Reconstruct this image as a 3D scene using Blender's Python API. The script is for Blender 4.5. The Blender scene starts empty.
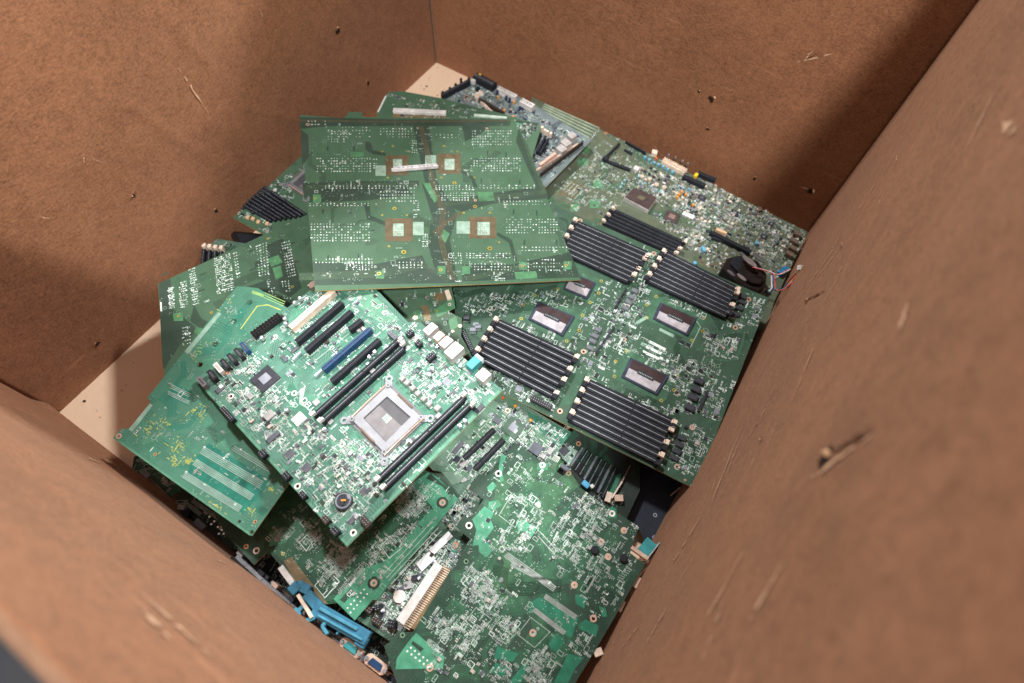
import bpy, bmesh, math, random, json
from mathutils import Matrix, Vector, noise
DATA = json.loads(r'''{"boards":[{"name":"circuit_board","label":"large square green board lying face down on top, small silver comb strip on it","category":"circuit board","group":"circuit boards piled in the cardboard box","mat":"pcb_mid","edgemat":"pcb_edge","M":[[0.75604,-0.65385,0.02974,0.18914],[0.64578,0.75257,0.12886,-0.36405],[-0.10663,-0.07822,0.99122,0.14091]],"outline":[[-147.2,94.1],[-70.2,85.8],[-68.5,103.3],[-45.1,103.6],[-43.6,90.1],[219.9,87.8],[266.2,-282.4],[-111.6,-282.4]],"thick":1.7,"holes":[[4.2,15.1,1.2800000000000002],[88.4,15.0,1.2800000000000002],[98.3,-74.3,1.7600000000000002],[1.2,-128.8,1.7600000000000002],[125.8,-128.1,1.7600000000000002],[11.0,-217.5,1.92],[138.3,-215.5,1.92],[-25.1,-256.1,1.6],[-9.8,-205.4,1.1199999999999999],[-6.8,-60.7,1.1199999999999999],[78.1,-61.9,1.1199999999999999],[132.0,-62.6,1.04],[61.8,-253.5,1.4400000000000002],[182.1,-251.6,1.4400000000000002],[249.1,-253.5,1.4400000000000002],[-13.7,1.4,1.04],[28.8,1.3,1.04],[110.4,1.0,1.04],[-116.6,-104.3,1.2800000000000002],[-67.7,-44.3,0.96],[106.5,-140.9,1.1199999999999999],[147.5,-142.0,1.1199999999999999],[19.1,-143.6,0.96],[-17.7,-142.6,0.96],[153.9,-203.9,0.96],[-133.6,69.2,1.3],[167.4,61.1,1.0],[127.8,-114.6,1.0]],"ops":[["buses",22,900,["trace_p1","pcb_dark"]],
["pour",[[9.4,84.5],[214.9,86.8],[209.4,68.1],[11.3,66.5]],"pcb_dark",1],
["pour",[[39.9,66.7],[67.2,66.9],[70.5,-70.3],[51.6,-73.5]],"pcb_dark",1],
["pour",[[45.8,-73.4],[71.5,-70.3],[94.7,-139.2],[59.6,-164.1]],"pcb_dark",1],
["pour",[[52.7,-163.9],[97.1,-139.3],[80.2,-196.1],[84.4,-272.8],[56.0,-271.4],[47.4,-207.1]],"pcb_dark",1],
["pour",[[-136.8,-70.5],[-39.4,-68.6],[42.2,-68.4],[41.5,-80.4],[-39.8,-97.3],[-133.2,-103.9]],"pcb_dark",1],
["pour",[[-129.5,-84.1],[-63.0,-92.1],[22.0,-83.5],[30.8,-98.8],[-40.0,-110.7],[-126.2,-112.6]],"pcb_dark",1],
["pour",[[72.5,-118.7],[147.8,-99.8],[246.9,-84.0],[247.0,-112.4],[154.9,-122.0],[104.3,-139.5]],"pcb_dark",1],
["pour",[[-115.9,-229.4],[-33.3,-238.8],[37.2,-224.5],[44.6,-248.1],[90.5,-278.7],[-112.5,-272.5]],"pcb_dark",1],
["pour",[[93.8,-244.6],[166.5,-248.0],[259.9,-227.9],[266.5,-277.4],[90.7,-275.9]],"pcb_dark",1],
["pour",[[-144.4,57.3],[-131.7,41.9],[-128.9,-10.7],[-138.4,-32.2]],"pcb_dark",1],
["pour",[[226.1,68.2],[230.9,10.9],[247.6,-108.9],[234.8,-108.6],[214.4,27.0]],"pcb_dark",1],
["pour",[[-40.5,26.7],[-32.1,25.1],[-28.5,5.3],[-7.9,-2.3],[-8.1,-9.8],[-32.6,-3.7],[-40.8,7.6]],"pcb_dark",1],
["pour",[[-44.7,-115.9],[-36.4,-117.4],[-35.0,-142.1],[-12.7,-156.7],[-12.9,-164.9],[-40.6,-149.6]],"pcb_dark",1],
["pour",[[113.9,-42.0],[132.0,-62.6],[134.5,-85.5],[128.5,-85.4],[125.7,-65.4],[111.2,-49.3]],"pcb_dark",1],
["pour",[[154.3,-183.2],[174.4,-199.7],[176.6,-242.5],[171.0,-242.2],[168.8,-205.7],[152.0,-189.4]],"pcb_dark",1],
["pour",[[-148.2,89.1],[9.4,84.5],[8.7,66.4],[-102.8,65.5],[-144.9,57.3]],"pcb_dark",1],
["pour",[[124.8,67.4],[173.6,67.8],[154.9,47.1],[126.0,26.9]],"pcb_dark",1],
["pour",[[47.8,-73.5],[59.0,-73.7],[69.5,-108.5],[63.0,-118.4]],"pour_light",2],
["pour",[[71.9,-174.0],[81.2,-183.8],[72.8,-202.0],[66.0,-189.4]],"pour_light",2],
["pour",[[133.3,-96.0],[158.2,-96.5],[158.3,-115.3],[133.4,-116.7]],"pour_light",2],
["pour",[[-65.3,0.1],[-43.3,0.0],[-43.4,-11.1],[-62.9,-11.0]],"pour_light",2],
["pour",[[168.9,-262.7],[201.3,-262.5],[201.4,-275.9],[169.2,-276.0]],"pour_light",2],
["pour",[[-9.0,-7.6],[28.3,-7.8],[25.9,-55.4],[-10.5,-54.9]],"pour_brown",2],
["pour",[[76.6,-4.2],[115.1,-4.4],[110.3,-52.9],[72.8,-52.4]],"pour_brown",2],
["pour",[[-13.3,-149.1],[28.0,-150.3],[25.4,-197.1],[-14.8,-195.6]],"pour_brown",2],
["pour",[[112.8,-149.6],[156.1,-150.9],[150.3,-195.6],[108.2,-194.1]],"pour_brown",2],
["pour",[[3.0,-16.6],[17.9,-16.7],[16.7,-42.4],[2.1,-42.2]],"pad_pale3",3],
["dots",[[4.4,-18.8],[16.3,-18.9],[15.4,-40.2],[3.6,-40.1]],5,6,1.2,0.6,"silk",3,"dot"],
["dots",[[5.4,-20.3],[15.2,-20.4],[14.4,-38.7],[4.7,-38.6]],4,5,1.2,0.35,"mark_red",4,"dot"],
["pour",[[87.2,-17.1],[103.6,-17.2],[101.2,-43.3],[85.1,-43.1]],"pad_pale3",3],
["dots",[[88.6,-19.4],[101.8,-19.5],[99.9,-41.1],[86.8,-40.9]],5,6,1.2,0.6,"silk",3,"dot"],
["dots",[[89.5,-20.9],[100.7,-21.0],[99.0,-39.6],[87.9,-39.5]],4,5,1.2,0.35,"mark_red",4,"dot"],
["pour",[[-2.3,-160.2],[13.6,-160.7],[12.5,-186.3],[-3.3,-185.7]],"pad_pale3",3],
["dots",[[-1.0,-162.2],[12.2,-162.6],[11.2,-184.4],[-1.8,-183.9]],5,6,1.2,0.6,"silk",3,"dot"],
["dots",[[-0.2,-163.4],[11.2,-163.8],[10.3,-183.1],[-0.9,-182.7]],4,5,1.2,0.35,"mark_red",4,"dot"],
["pour",[[125.9,-161.1],[145.0,-161.7],[141.6,-189.0],[122.8,-188.4]],"pad_pale3",3],
["dots",[[127.1,-163.0],[143.4,-163.5],[140.4,-187.1],[124.4,-186.5]],5,6,1.2,0.6,"silk",3,"dot"],
["dots",[[127.9,-164.4],[142.2,-164.8],[139.7,-185.8],[125.5,-185.3]],4,5,1.2,0.35,"mark_red",4,"dot"],
["pour",[[-25.3,-31.8],[-8.8,-31.9],[-9.5,-56.4],[-25.9,-56.2]],"pad_pale3",3],
["pour",[[56.0,-7.9],[73.7,-8.0],[71.7,-34.2],[54.2,-34.0]],"pad_pale3",3],
["pour",[[27.6,-158.0],[43.7,-158.5],[42.0,-185.5],[26.1,-184.9]],"pad_pale3",3],
["pour",[[93.8,-158.8],[114.2,-159.4],[111.5,-184.8],[91.4,-184.1]],"pad_pale3",3],
["trace",[[53.0,66.8],[60.8,-11.7],[63.6,-77.3],[75.7,-138.7],[66.5,-183.2],[69.0,-219.9],[77.8,-272.5]],4,2.2,1.0,"trace_brown",3],
["trace",[[104.3,-139.5],[73.6,-164.5],[58.2,-182.9]],4,2.2,1.0,"trace_brown",3],
["trace",[[-147.8,79.5],[9.1,77.9],[214.4,83.4]],3,1.8,0.8,"trace_brown",3],
["dots",[[-102.8,65.5],[-29.8,66.1],[-30.4,34.4],[-102.2,34.2]],13,4,1.6,0.66,"silk",11,"mix"],
["dots",[[-17.1,62.2],[39.7,62.6],[38.1,34.6],[-17.8,34.5]],11,4,1.6,0.66,"silk",12,"mix"],
["dots",[[-117.9,-12.2],[-31.3,-12.7],[-31.9,-49.0],[-116.9,-47.9]],20,6,1.6,0.682,"silk",13,"mix"],
["dots",[[-104.6,-75.8],[36.8,-78.2],[36.2,-87.9],[-104.4,-85.3]],26,2,1.6,0.92,"silk",14,"mix"],
["dots",[[-20.9,-89.6],[35.1,-90.6],[33.6,-117.7],[-21.6,-116.4]],12,4,1.6,0.8250000000000001,"silk",15,"mix"],
["dots",[[-126.2,-113.9],[-35.5,-116.1],[-35.6,-124.0],[-125.9,-121.7]],18,2,1.6,0.77,"silk",16,"mix"],
["dots",[[-122.5,-155.2],[-35.3,-157.9],[-36.0,-196.6],[-121.3,-193.3]],20,7,1.6,0.7260000000000001,"silk",17,"mix"],
["dots",[[-114.0,-222.7],[-32.2,-226.2],[-32.4,-238.9],[-113.6,-235.1]],18,2,1.6,0.8800000000000001,"silk",18,"mix"],
["dots",[[-71.6,-237.1],[-32.4,-238.9],[-32.7,-250.2],[-71.6,-248.3]],9,3,1.6,0.8800000000000001,"silk",19,"mix"],
["dots",[[139.9,57.6],[211.9,58.1],[205.6,15.0],[135.3,15.0]],16,6,1.6,0.77,"silk",20,"mix"],
["dots",[[129.7,-13.6],[217.3,-14.1],[211.7,-50.5],[125.8,-49.4]],18,6,1.6,0.7260000000000001,"silk",21,"mix"],
["dots",[[65.9,-78.7],[130.1,-79.8],[128.7,-92.5],[65.0,-91.2]],12,3,1.6,0.92,"silk",22,"mix"],
["dots",[[136.3,-78.5],[232.0,-80.1],[230.0,-91.6],[135.0,-89.8]],16,2,1.6,0.8800000000000001,"silk",23,"mix"],
["dots",[[74.4,-94.9],[129.3,-96.0],[127.0,-116.6],[72.8,-115.3]],12,4,1.6,0.8250000000000001,"silk",24,"mix"],
["dots",[[170.8,-114.2],[243.8,-115.8],[241.3,-129.6],[169.0,-127.8]],14,2,1.6,0.8800000000000001,"silk",25,"mix"],
["dots",[[170.2,-154.6],[255.0,-157.1],[248.6,-190.9],[165.6,-188.0]],18,6,1.6,0.77,"silk",26,"mix"],
["dots",[[185.8,-212.5],[260.0,-215.5],[257.5,-227.8],[183.9,-224.7]],14,2,1.6,0.8800000000000001,"silk",27,"mix"],
["dots",[[191.4,-237.2],[252.7,-239.8],[247.5,-266.5],[187.2,-263.6]],14,4,1.6,0.6050000000000001,"silk",28,"mix"],
["dots",[[100.6,-222.5],[169.7,-225.4],[168.0,-237.3],[99.4,-234.3]],14,3,1.6,0.92,"silk",29,"mix"],
["dots",[[105.4,-242.2],[164.6,-244.9],[162.3,-260.6],[103.7,-257.8]],12,3,1.6,0.8800000000000001,"silk",30,"mix"],
["dots",[[-102.6,53.7],[-62.8,53.9],[-62.8,22.8],[-102.0,22.8]],8,5,1.6,0.66,"silk",31,"mix"],
["dots",[[62.2,46.6],[114.8,46.9],[113.5,33.2],[61.2,33.1]],8,2,1.6,0.92,"silk",32,"mix"],
["dots",[[78.0,-220.3],[96.2,-221.1],[93.8,-244.6],[76.0,-243.8]],5,5,1.6,0.55,"silk",33,"mix"],
["dots",[[39.9,-182.3],[49.0,-182.6],[47.2,-210.1],[38.2,-209.7]],3,6,1.6,0.8800000000000001,"silk",34,"mix"],
["dots",[[30.2,-111.0],[39.6,-111.2],[37.3,-150.6],[28.0,-150.3]],3,8,1.6,0.66,"silk",35,"mix"],
["dots",[[1.5,-234.6],[38.7,-236.3],[37.8,-250.7],[0.9,-248.9]],7,3,1.6,0.92,"silk",36,"mix"],
["dots",[[137.2,-261.2],[155.3,-262.0],[152.9,-279.1],[135.0,-278.2]],6,5,1.6,0.55,"silk",37,"mix"],
["dots",[[-28.9,-14.9],[-21.5,-15.0],[-22.1,-40.5],[-29.4,-40.4]],2,5,1.6,0.77,"silk",38,"mix"],
["dots",[[35.4,30.7],[45.6,30.7],[43.6,-4.1],[33.5,-4.0]],3,6,1.6,0.77,"silk",39,"mix"],
["dots",[[-135.5,81.2],[-103.1,81.6],[-102.8,65.5],[-134.9,65.3]],6,2,1.6,0.77,"silk",40,"mix"],
["ring",4.2,15.1,1.2800000000000002,2.32,"ring_gold"],
["ring",88.4,15.0,1.2800000000000002,2.32,"ring_gold"],
["ring",98.3,-74.3,1.7600000000000002,3.19,"ring_gold"],
["ring",1.2,-128.8,1.7600000000000002,3.19,"ring_gold"],
["ring",125.8,-128.1,1.7600000000000002,3.19,"ring_gold"],
["ring",11.0,-217.5,1.92,3.48,"ring_gold"],
["ring",138.3,-215.5,1.92,3.48,"ring_gold"],
["ring",-25.1,-256.1,1.6,2.9,"ring_gold"],
["ring",-9.8,-205.4,1.1199999999999999,2.03,"ring_gold"],
["ring",-6.8,-60.7,1.1199999999999999,2.03,"ring_gold"],
["ring",78.1,-61.9,1.1199999999999999,2.03,"ring_gold"],
["ring",132.0,-62.6,1.04,1.885,"ring_gold"],
["ring",61.8,-253.5,1.4400000000000002,2.61,"ring_gold"],
["ring",182.1,-251.6,1.4400000000000002,2.61,"ring_gold"],
["ring",249.1,-253.5,1.4400000000000002,2.61,"ring_gold"],
["ring",-13.7,1.4,1.04,1.885,"ring_gold"],
["ring",28.8,1.3,1.04,1.885,"ring_gold"],
["ring",110.4,1.0,1.04,1.885,"ring_gold"],
["ring",-116.6,-104.3,1.2800000000000002,2.32,"ring_gold"],
["ring",-67.7,-44.3,0.96,1.74,"ring_gold"],
["ring",106.5,-140.9,1.1199999999999999,2.03,"ring_gold"],
["ring",147.5,-142.0,1.1199999999999999,2.03,"ring_gold"],
["ring",19.1,-143.6,0.96,1.74,"ring_gold"],
["ring",-17.7,-142.6,0.96,1.74,"ring_gold"],
["ring",153.9,-203.9,0.96,1.74,"ring_gold"],
["ring",-133.6,69.2,1.3,3.2,"ring"],
["ring",167.4,61.1,1.0,2.6,"ring"],
["ring",127.8,-114.6,1.0,2.4,"ring"],
["pour",[[-29.3,-250.3],[-18.2,-250.9],[-18.6,-265.4],[-29.6,-264.8]],"pour_light",2],
["pour",[[58.0,-245.9],[69.5,-246.4],[68.2,-261.3],[56.8,-260.7]],"pour_light",2],
["pour",[[178.7,-243.8],[190.7,-244.3],[188.3,-259.6],[176.4,-259.0]],"pour_light",2],
["pour",[[93.5,-247.5],[105.2,-248.1],[103.6,-263.0],[92.1,-262.4]],"pour_light",2],
["pour",[[-120.1,-95.7],[-108.3,-95.9],[-107.9,-113.0],[-119.5,-112.8]],"pour_light",2],
["pour",[[246.8,-245.6],[259.2,-246.2],[256.0,-261.6],[243.8,-261.0]],"pour_light",2],
["pour",[[-101.8,15.2],[-99.4,15.2],[-99.2,3.2],[-101.6,3.2]],"pcb_dark",3],
["pour",[[-60.4,15.2],[-57.9,15.2],[-58.0,3.1],[-60.4,3.1]],"pcb_dark",3],
["pour",[[-52.6,-71.8],[-50.3,-71.9],[-50.4,-82.9],[-52.7,-82.8]],"pcb_dark",3],
["pour",[[-105.7,-127.3],[-103.5,-127.4],[-103.3,-137.6],[-105.5,-137.5]],"pcb_dark",3],
["pour",[[-65.3,-128.4],[-63.0,-128.4],[-63.0,-138.7],[-65.3,-138.7]],"pcb_dark",3],
["pour",[[-96.4,-218.8],[-94.3,-218.9],[-94.1,-228.1],[-96.2,-228.0]],"pcb_dark",3],
["pour",[[-54.5,-217.7],[-52.4,-217.8],[-52.4,-227.1],[-54.6,-227.0]],"pcb_dark",3],
["pour",[[141.9,-64.2],[144.5,-64.3],[143.1,-75.7],[140.6,-75.7]],"pcb_dark",3],
["pour",[[205.3,-68.8],[207.9,-68.8],[206.1,-80.4],[203.5,-80.3]],"pcb_dark",3],
["pour",[[185.3,-135.0],[187.8,-135.1],[186.2,-145.8],[183.7,-145.7]],"pcb_dark",3],
["pour",[[222.0,-139.3],[224.5,-139.4],[222.7,-150.1],[220.2,-150.1]],"pcb_dark",3],
["pour",[[192.5,-200.3],[194.9,-200.4],[193.3,-210.3],[190.9,-210.3]],"pcb_dark",3],
["pour",[[243.0,-202.2],[245.4,-202.3],[243.5,-212.3],[241.1,-212.2]],"pcb_dark",3],
["pour",[[160.3,3.2],[162.9,3.2],[161.4,-9.2],[158.8,-9.2]],"pcb_dark",3],
["pour",[[191.6,-0.8],[194.2,-0.8],[192.5,-13.2],[189.9,-13.2]],"pcb_dark",3],
["box","chip",80.7,-87.3,84.1,-87.3,2.6,1.2,"ic",0,{}],
["box","chip",107.6,-87.8,111.0,-87.8,2.6,1.2,"ic",0,{}],
["box","chip",122.5,-88.0,125.9,-88.0,2.6,1.2,"ic",0,{}],
["box","chip",32.8,-117.7,36.2,-117.7,2.6,1.2,"ic",0,{}],
["box","chip",-34.5,-172.2,-31.1,-172.2,2.6,1.2,"ic",0,{}],
["box","chip",125.4,-230.6,128.8,-230.6,2.6,1.2,"ic",0,{}],
["box","chip",150.7,-231.7,154.1,-231.7,2.6,1.2,"ic",0,{}],
["box","chip",160.4,-232.1,163.8,-232.1,2.6,1.2,"ic",0,{}],
["clutter",[[-132.8,73.2],[202.3,76.4],[250.4,-251.8],[-112.9,-257.3]],170,5,"under"],
["clutter",[[-134.7,-67.1],[42.1,-69.9],[30.8,-98.8],[-126.2,-112.6]],60,51,"under"],
["clutter",[[-115.9,-229.4],[37.2,-224.5],[255.1,-227.7],[259.7,-275.9],[-112.6,-268.2]],110,52,"under"],
["clutter",[[39.9,66.7],[67.2,66.9],[94.7,-139.2],[85.0,-267.2],[56.4,-265.8],[51.6,-73.5]],50,53,"under"],
["trace",[[-133.4,-256.3],[-20.9,-256.3],[40.5,-242.2],[73.5,-272.2]],7,1.9,0.7,"trace_p1",3],
["trace",[[91.0,-273.1],[174.8,-254.2],[259.8,-252.2]],5,1.9,0.7,"trace_p1",3],
["trace",[[-131.9,-80.7],[-44.2,-76.8],[36.9,-76.8]],5,1.9,0.7,"trace_p1",3],
["trace",[[77.1,-122.1],[146.5,-110.2],[244.3,-98.2]],5,1.9,0.7,"trace_p1",3],
["trace",[[227.6,59.8],[232.4,3.0],[243.7,-101.8]],4,1.9,0.7,"trace_p1",3],
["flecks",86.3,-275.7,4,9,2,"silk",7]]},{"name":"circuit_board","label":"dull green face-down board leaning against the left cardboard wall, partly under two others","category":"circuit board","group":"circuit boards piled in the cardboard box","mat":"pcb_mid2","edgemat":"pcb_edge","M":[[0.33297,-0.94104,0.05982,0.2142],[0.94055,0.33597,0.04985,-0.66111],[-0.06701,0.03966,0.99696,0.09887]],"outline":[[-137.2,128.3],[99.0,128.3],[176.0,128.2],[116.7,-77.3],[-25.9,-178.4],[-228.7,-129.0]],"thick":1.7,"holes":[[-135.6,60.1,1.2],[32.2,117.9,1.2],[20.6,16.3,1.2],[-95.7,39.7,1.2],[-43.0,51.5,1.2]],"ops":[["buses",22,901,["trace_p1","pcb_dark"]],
["pour",[[-135.9,128.9],[-118.8,127.6],[-137.5,75.8],[-122.7,22.8],[-148.9,17.6],[-187.0,-9.6],[-182.6,4.9],[-155.2,78.2]],"pcb_dark",1],
["pour",[[-110.0,66.8],[-111.3,38.7],[-100.8,17.3],[-116.3,13.8],[-125.5,43.7]],"pcb_dark",1],
["pour",[[25.5,108.5],[51.6,105.2],[45.1,54.9],[31.1,6.7],[8.9,1.4],[-6.0,31.6]],"pcb_dark",1],
["pour",[[-4.4,87.8],[6.3,86.0],[3.7,77.1],[-8.8,77.5]],"pcb_dark",1],
["pour",[[-39.8,54.3],[1.9,46.9],[3.4,20.2],[-37.0,37.3]],"pcb_dark",1],
["pour",[[14.6,83.2],[30.8,80.5],[30.5,64.6],[11.8,66.4]],"pour_light",2],
["pour",[[12.3,63.5],[24.5,60.7],[18.2,41.2],[6.6,41.2]],"pour_light",2],
["pour",[[-122.9,30.0],[-112.1,15.6],[-124.8,10.3],[-129.5,22.9]],"pour_light",2],
["pour",[[-140.6,68.3],[-129.2,62.9],[-133.5,49.1],[-144.4,55.6]],"pour_light",2],
["dots",[[-128.2,113.8],[-120.6,111.1],[-134.0,75.8],[-141.5,78.5]],4,12,1.8,0.8800000000000001,"silk",61,"mix"],
["dots",[[-112.2,114.1],[-100.4,112.7],[-119.2,65.8],[-128.6,70.7]],5,12,1.8,0.77,"silk",62,"mix"],
["dots",[[-90.3,129.1],[-80.9,128.0],[-103.2,62.3],[-112.7,64.8]],4,16,1.8,0.8250000000000001,"silk",63,"mix"],
["dots",[[-51.8,127.1],[-27.0,124.0],[-51.4,57.1],[-75.8,63.5]],10,18,1.8,0.66,"silk",64,"mix"],
["dots",[[-24.1,122.1],[-16.7,121.6],[-34.2,73.6],[-40.6,74.3]],2,9,1.8,0.95,"silk",65,"mix"],
["dots",[[9.7,116.1],[30.1,113.7],[3.4,53.7],[-12.9,59.3]],4,12,1.8,0.8800000000000001,"silk",66,"mix"],
["dots",[[45.4,100.9],[59.6,97.2],[35.0,30.0],[21.9,33.5]],4,13,1.8,0.935,"silk",67,"mix"],
["dots",[[-138.7,40.9],[-128.7,36.4],[-140.0,7.0],[-151.9,10.6]],4,6,1.8,0.66,"silk",68,"mix"],
["dots",[[11.3,35.4],[23.8,29.6],[9.7,-4.2],[-1.5,3.4]],3,8,1.8,0.77,"silk",69,"mix"],
["dots",[[-7.8,43.0],[3.8,39.4],[-6.6,11.8],[-17.4,16.6]],3,6,1.8,0.66,"silk",70,"mix"],
["pour",[[-126.6,141.0],[-116.9,140.6],[-117.2,138.2],[-126.9,138.6]],"pcb_dark",3],
["pour",[[-82.2,111.3],[-72.2,110.8],[-72.6,108.5],[-82.6,109.0]],"pcb_dark",3],
["pour",[[-95.8,85.0],[-86.1,84.4],[-86.4,82.1],[-96.2,82.7]],"pcb_dark",3],
["pour",[[-64.3,86.6],[-54.3,86.0],[-54.7,83.7],[-64.7,84.2]],"pcb_dark",3],
["pour",[[-3.4,111.7],[7.2,111.2],[6.8,108.8],[-3.8,109.3]],"pcb_dark",3],
["pour",[[-17.7,78.7],[-7.3,78.1],[-7.7,75.7],[-18.1,76.3]],"pcb_dark",3],
["pour",[[53.0,91.0],[64.0,90.4],[63.5,87.9],[52.6,88.5]],"pcb_dark",3],
["pour",[[40.5,55.9],[51.2,55.2],[50.8,52.8],[40.0,53.5]],"pcb_dark",3],
["pour",[[-147.4,97.1],[-145.3,95.6],[-151.0,80.2],[-153.2,81.6]],"silk",3],
["ring",-135.6,60.1,1.2,2.2,"ring_gold"],
["ring",32.2,117.9,1.2,2.2,"ring_gold"],
["ring",20.6,16.3,1.2,2.2,"ring_gold"],
["ring",-95.7,39.7,1.2,2.2,"ring_gold"],
["ring",-43.0,51.5,1.2,2.2,"ring_gold"],
["clutter",[[-137.2,128.3],[99.5,129.2],[-25.9,-178.4],[-228.7,-129.0]],120,544,"under"]]},{"name":"circuit_board","label":"bright green face-down board with yellow marks and rows of white slot pins at the left","category":"circuit board","group":"circuit boards piled in the cardboard box","mat":"pcb_bright","edgemat":"pcb_edge","M":[[0.99875,-0.02991,0.03995,0.27316],[0.03112,0.99907,-0.02996,-0.83449],[-0.03902,0.03117,0.99875,0.14205]],"outline":[[-72.0,-104.7],[153.6,-104.7],[150.4,-36.4],[152.5,62.5],[49.4,150.3],[-65.9,155.9],[-92.8,142.7],[-75.5,-43.6],[-65.3,-47.6],[-61.9,-83.1],[-72.4,-91.2]],"thick":1.7,"holes":[[-60.0,132.0,3.0],[-57.9,98.5,3.0],[-55.2,59.0,3.0],[-51.3,26.1,3.0],[-67.6,-99.3,2.0],[150.2,-101.3,1.3],[-12.7,-92.7,1.2],[145.9,-90.3,1.2],[129.9,-99.5,1.0]],"ops":[["buses",30,902,["pour_teal","pour_brightgreen2"]],
["lines",[[30.7,-54.3],[122.7,-49.1],[124.2,-57.2]],5,0.8,"silk_dim",3],
["lines",[[34.0,-70.8],[123.5,-66.9],[124.1,-73.8]],5,0.8,"silk_dim",3],
["lines",[[34.0,-89.3],[121.0,-84.8],[121.6,-91.5]],5,0.8,"silk_dim",3],
["lines",[[62.0,-33.9],[120.2,-31.3],[120.5,-35.9]],3,0.8,"silk_dim",3],
["lines",[[-61.3,-14.6],[-32.2,-11.0],[-31.3,-15.0]],3,0.8,"silk_dim",3],
["lines",[[-59.1,-23.2],[-26.2,-19.4],[-24.5,-22.8]],3,0.8,"silk_dim",3],
["pour",[[30.0,-54.2],[31.9,-52.5],[34.2,-54.1],[32.3,-55.8]],"silk",4],
["pour",[[59.8,-52.3],[61.6,-50.5],[63.9,-52.1],[62.0,-53.8]],"silk",4],
["pour",[[105.5,-50.1],[107.3,-48.4],[109.5,-50.0],[107.7,-51.7]],"silk",4],
["pour",[[33.1,-89.0],[34.9,-87.3],[37.2,-88.8],[35.4,-90.5]],"silk",4],
["pour",[[62.5,-88.7],[64.3,-87.0],[66.6,-88.5],[64.7,-90.2]],"silk",4],
["pour",[[109.8,-87.3],[111.6,-85.6],[113.7,-87.1],[111.9,-88.8]],"silk",4],
["pour",[[69.9,-33.1],[71.7,-31.3],[74.0,-32.9],[72.1,-34.7]],"silk",4],
["pour",[[32.6,-58.4],[32.5,-47.9],[130.2,-42.8],[127.8,-90.3],[39.2,-95.5],[32.1,-76.1]],"pour_teal",1],
["pour",[[-58.8,-27.6],[-58.0,-11.8],[-33.3,-7.8],[-24.7,-25.2]],"pour_teal",1],
["flecks",-9.2,-26.7,12,19.685962034216075,16.404968361846727,"mark_yellow",5],
["flecks",-40.7,-70.0,12,19.685962034216075,22.96695570658542,"mark_yellow",6],
["flecks",4.9,-72.1,16,22.96695570658542,19.685962034216075,"mark_yellow",7],
["flecks",12.7,-88.0,10,16.404968361846727,13.123974689477382,"mark_yellow",8],
["flecks",28.6,-76.5,10,11.48347785329271,9.842981017108038,"mark_yellow",9],
["flecks",136.8,-50.5,5,9.842981017108038,7.21818607921256,"mark_yellow",10],
["flecks",91.7,-101.2,6,16.404968361846727,6.561987344738691,"mark_yellow",11],
["flecks",-33.9,-56.8,6,13.123974689477382,6.561987344738691,"mark_yellow",12],
["flecks",130.6,-85.3,3,13.123974689477382,6.561987344738691,"mark_yellow",13],
["trace",[[-42.3,94.2],[-47.3,133.0],[-36.5,142.4],[-16.2,145.7]],1,1,1.8,"mark_yellow",3],
["pour",[[-82.4,29.5],[-85.9,98.0],[-80.4,98.0],[-75.6,28.9]],"pad_pale2",2],
["pour",[[-69.9,149.0],[-51.6,152.5],[-49.9,148.1],[-68.2,144.6]],"mark_yellow2",2],
["lines",[[-53.6,154.8],[-19.0,158.9],[-16.8,152.3]],3,1.2,"mark_yellow2",3],
["flecks",-95.1,115.0,12,16,20,"mark_yellow",77],
["flecks",-66.8,39.4,14,14,30,"mark_yellow2",78],
["flecks",-74.1,110.7,8,20,16,"silk_dim",79],
["ring",-60.0,132.0,3.0,3.6,"ring_dark"],
["ring",-57.9,98.5,3.0,3.6,"ring_dark"],
["ring",-55.2,59.0,3.0,3.6,"ring_dark"],
["ring",-51.3,26.1,3.0,3.6,"ring_dark"],
["ring",-67.6,-99.3,2.0,3.6,"ring"],
["ring",150.2,-101.3,1.3,2.3400000000000003,"ring_dark"],
["ring",-12.7,-92.7,1.2,2.16,"ring_copper"],
["ring",145.9,-90.3,1.2,2.16,"ring_copper"],
["ring",129.9,-99.5,1.0,1.8,"ring_dark"],
["pour",[[-64.1,-86.4],[-67.1,-47.9],[-62.2,-47.8],[-57.7,-86.7]],"pad_pale2",2],
["trace",[[-62.1,-103.7],[51.7,-104.5],[151.2,-104.4]],1,1,2.4,"pour_brightgreen",2],
["clutter",[[-13.2,0.8],[63.2,-39.5],[0.9,-63.9],[-42.9,-87.5],[-44.1,-26.0]],25,9,"sparse_green"],
["clutter",[[52.4,-10.4],[146.0,-39.8],[147.6,-100.3],[22.5,-105.8]],20,10,"sparse_green"],
["clutter",[[-72.0,-104.7],[153.6,-104.7],[150.4,-36.4],[-19.3,106.9],[-92.8,142.7],[-75.5,-43.6]],200,543,"under"]]},{"name":"motherboard","label":"bright green motherboard on top with one silver processor socket and a blue slot","category":"motherboard","group":"circuit boards piled in the cardboard box","mat":"pcb_main","edgemat":"pcb_edge","M":[[0.17203,-0.98186,-0.07975,0.40802],[0.985,0.17258,0.0,-0.67732],[0.01376,-0.07855,0.99682,0.16434]],"outline":[[-180.2,143.5],[72.0,143.5],[70.9,64.3],[64.7,-1.2],[75.5,-13.5],[76.1,-167.2],[-179.0,-169.4]],"thick":1.7,"holes":[[-104.3,29.1,2.1],[-161.6,87.2,2.1],[-106.3,-71.1,2.1],[-174.7,-72.3,2.1],[-164.3,-162.7,2.1],[58.0,95.7,2.1],[59.9,141.6,2.1],[-71.0,117.1,2.1],[53.9,34.0,2.1],[46.8,-138.9,2.1]],"ops":[["buses",55,903,["pour_greenmid","pour_brightgreen2"]],
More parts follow.
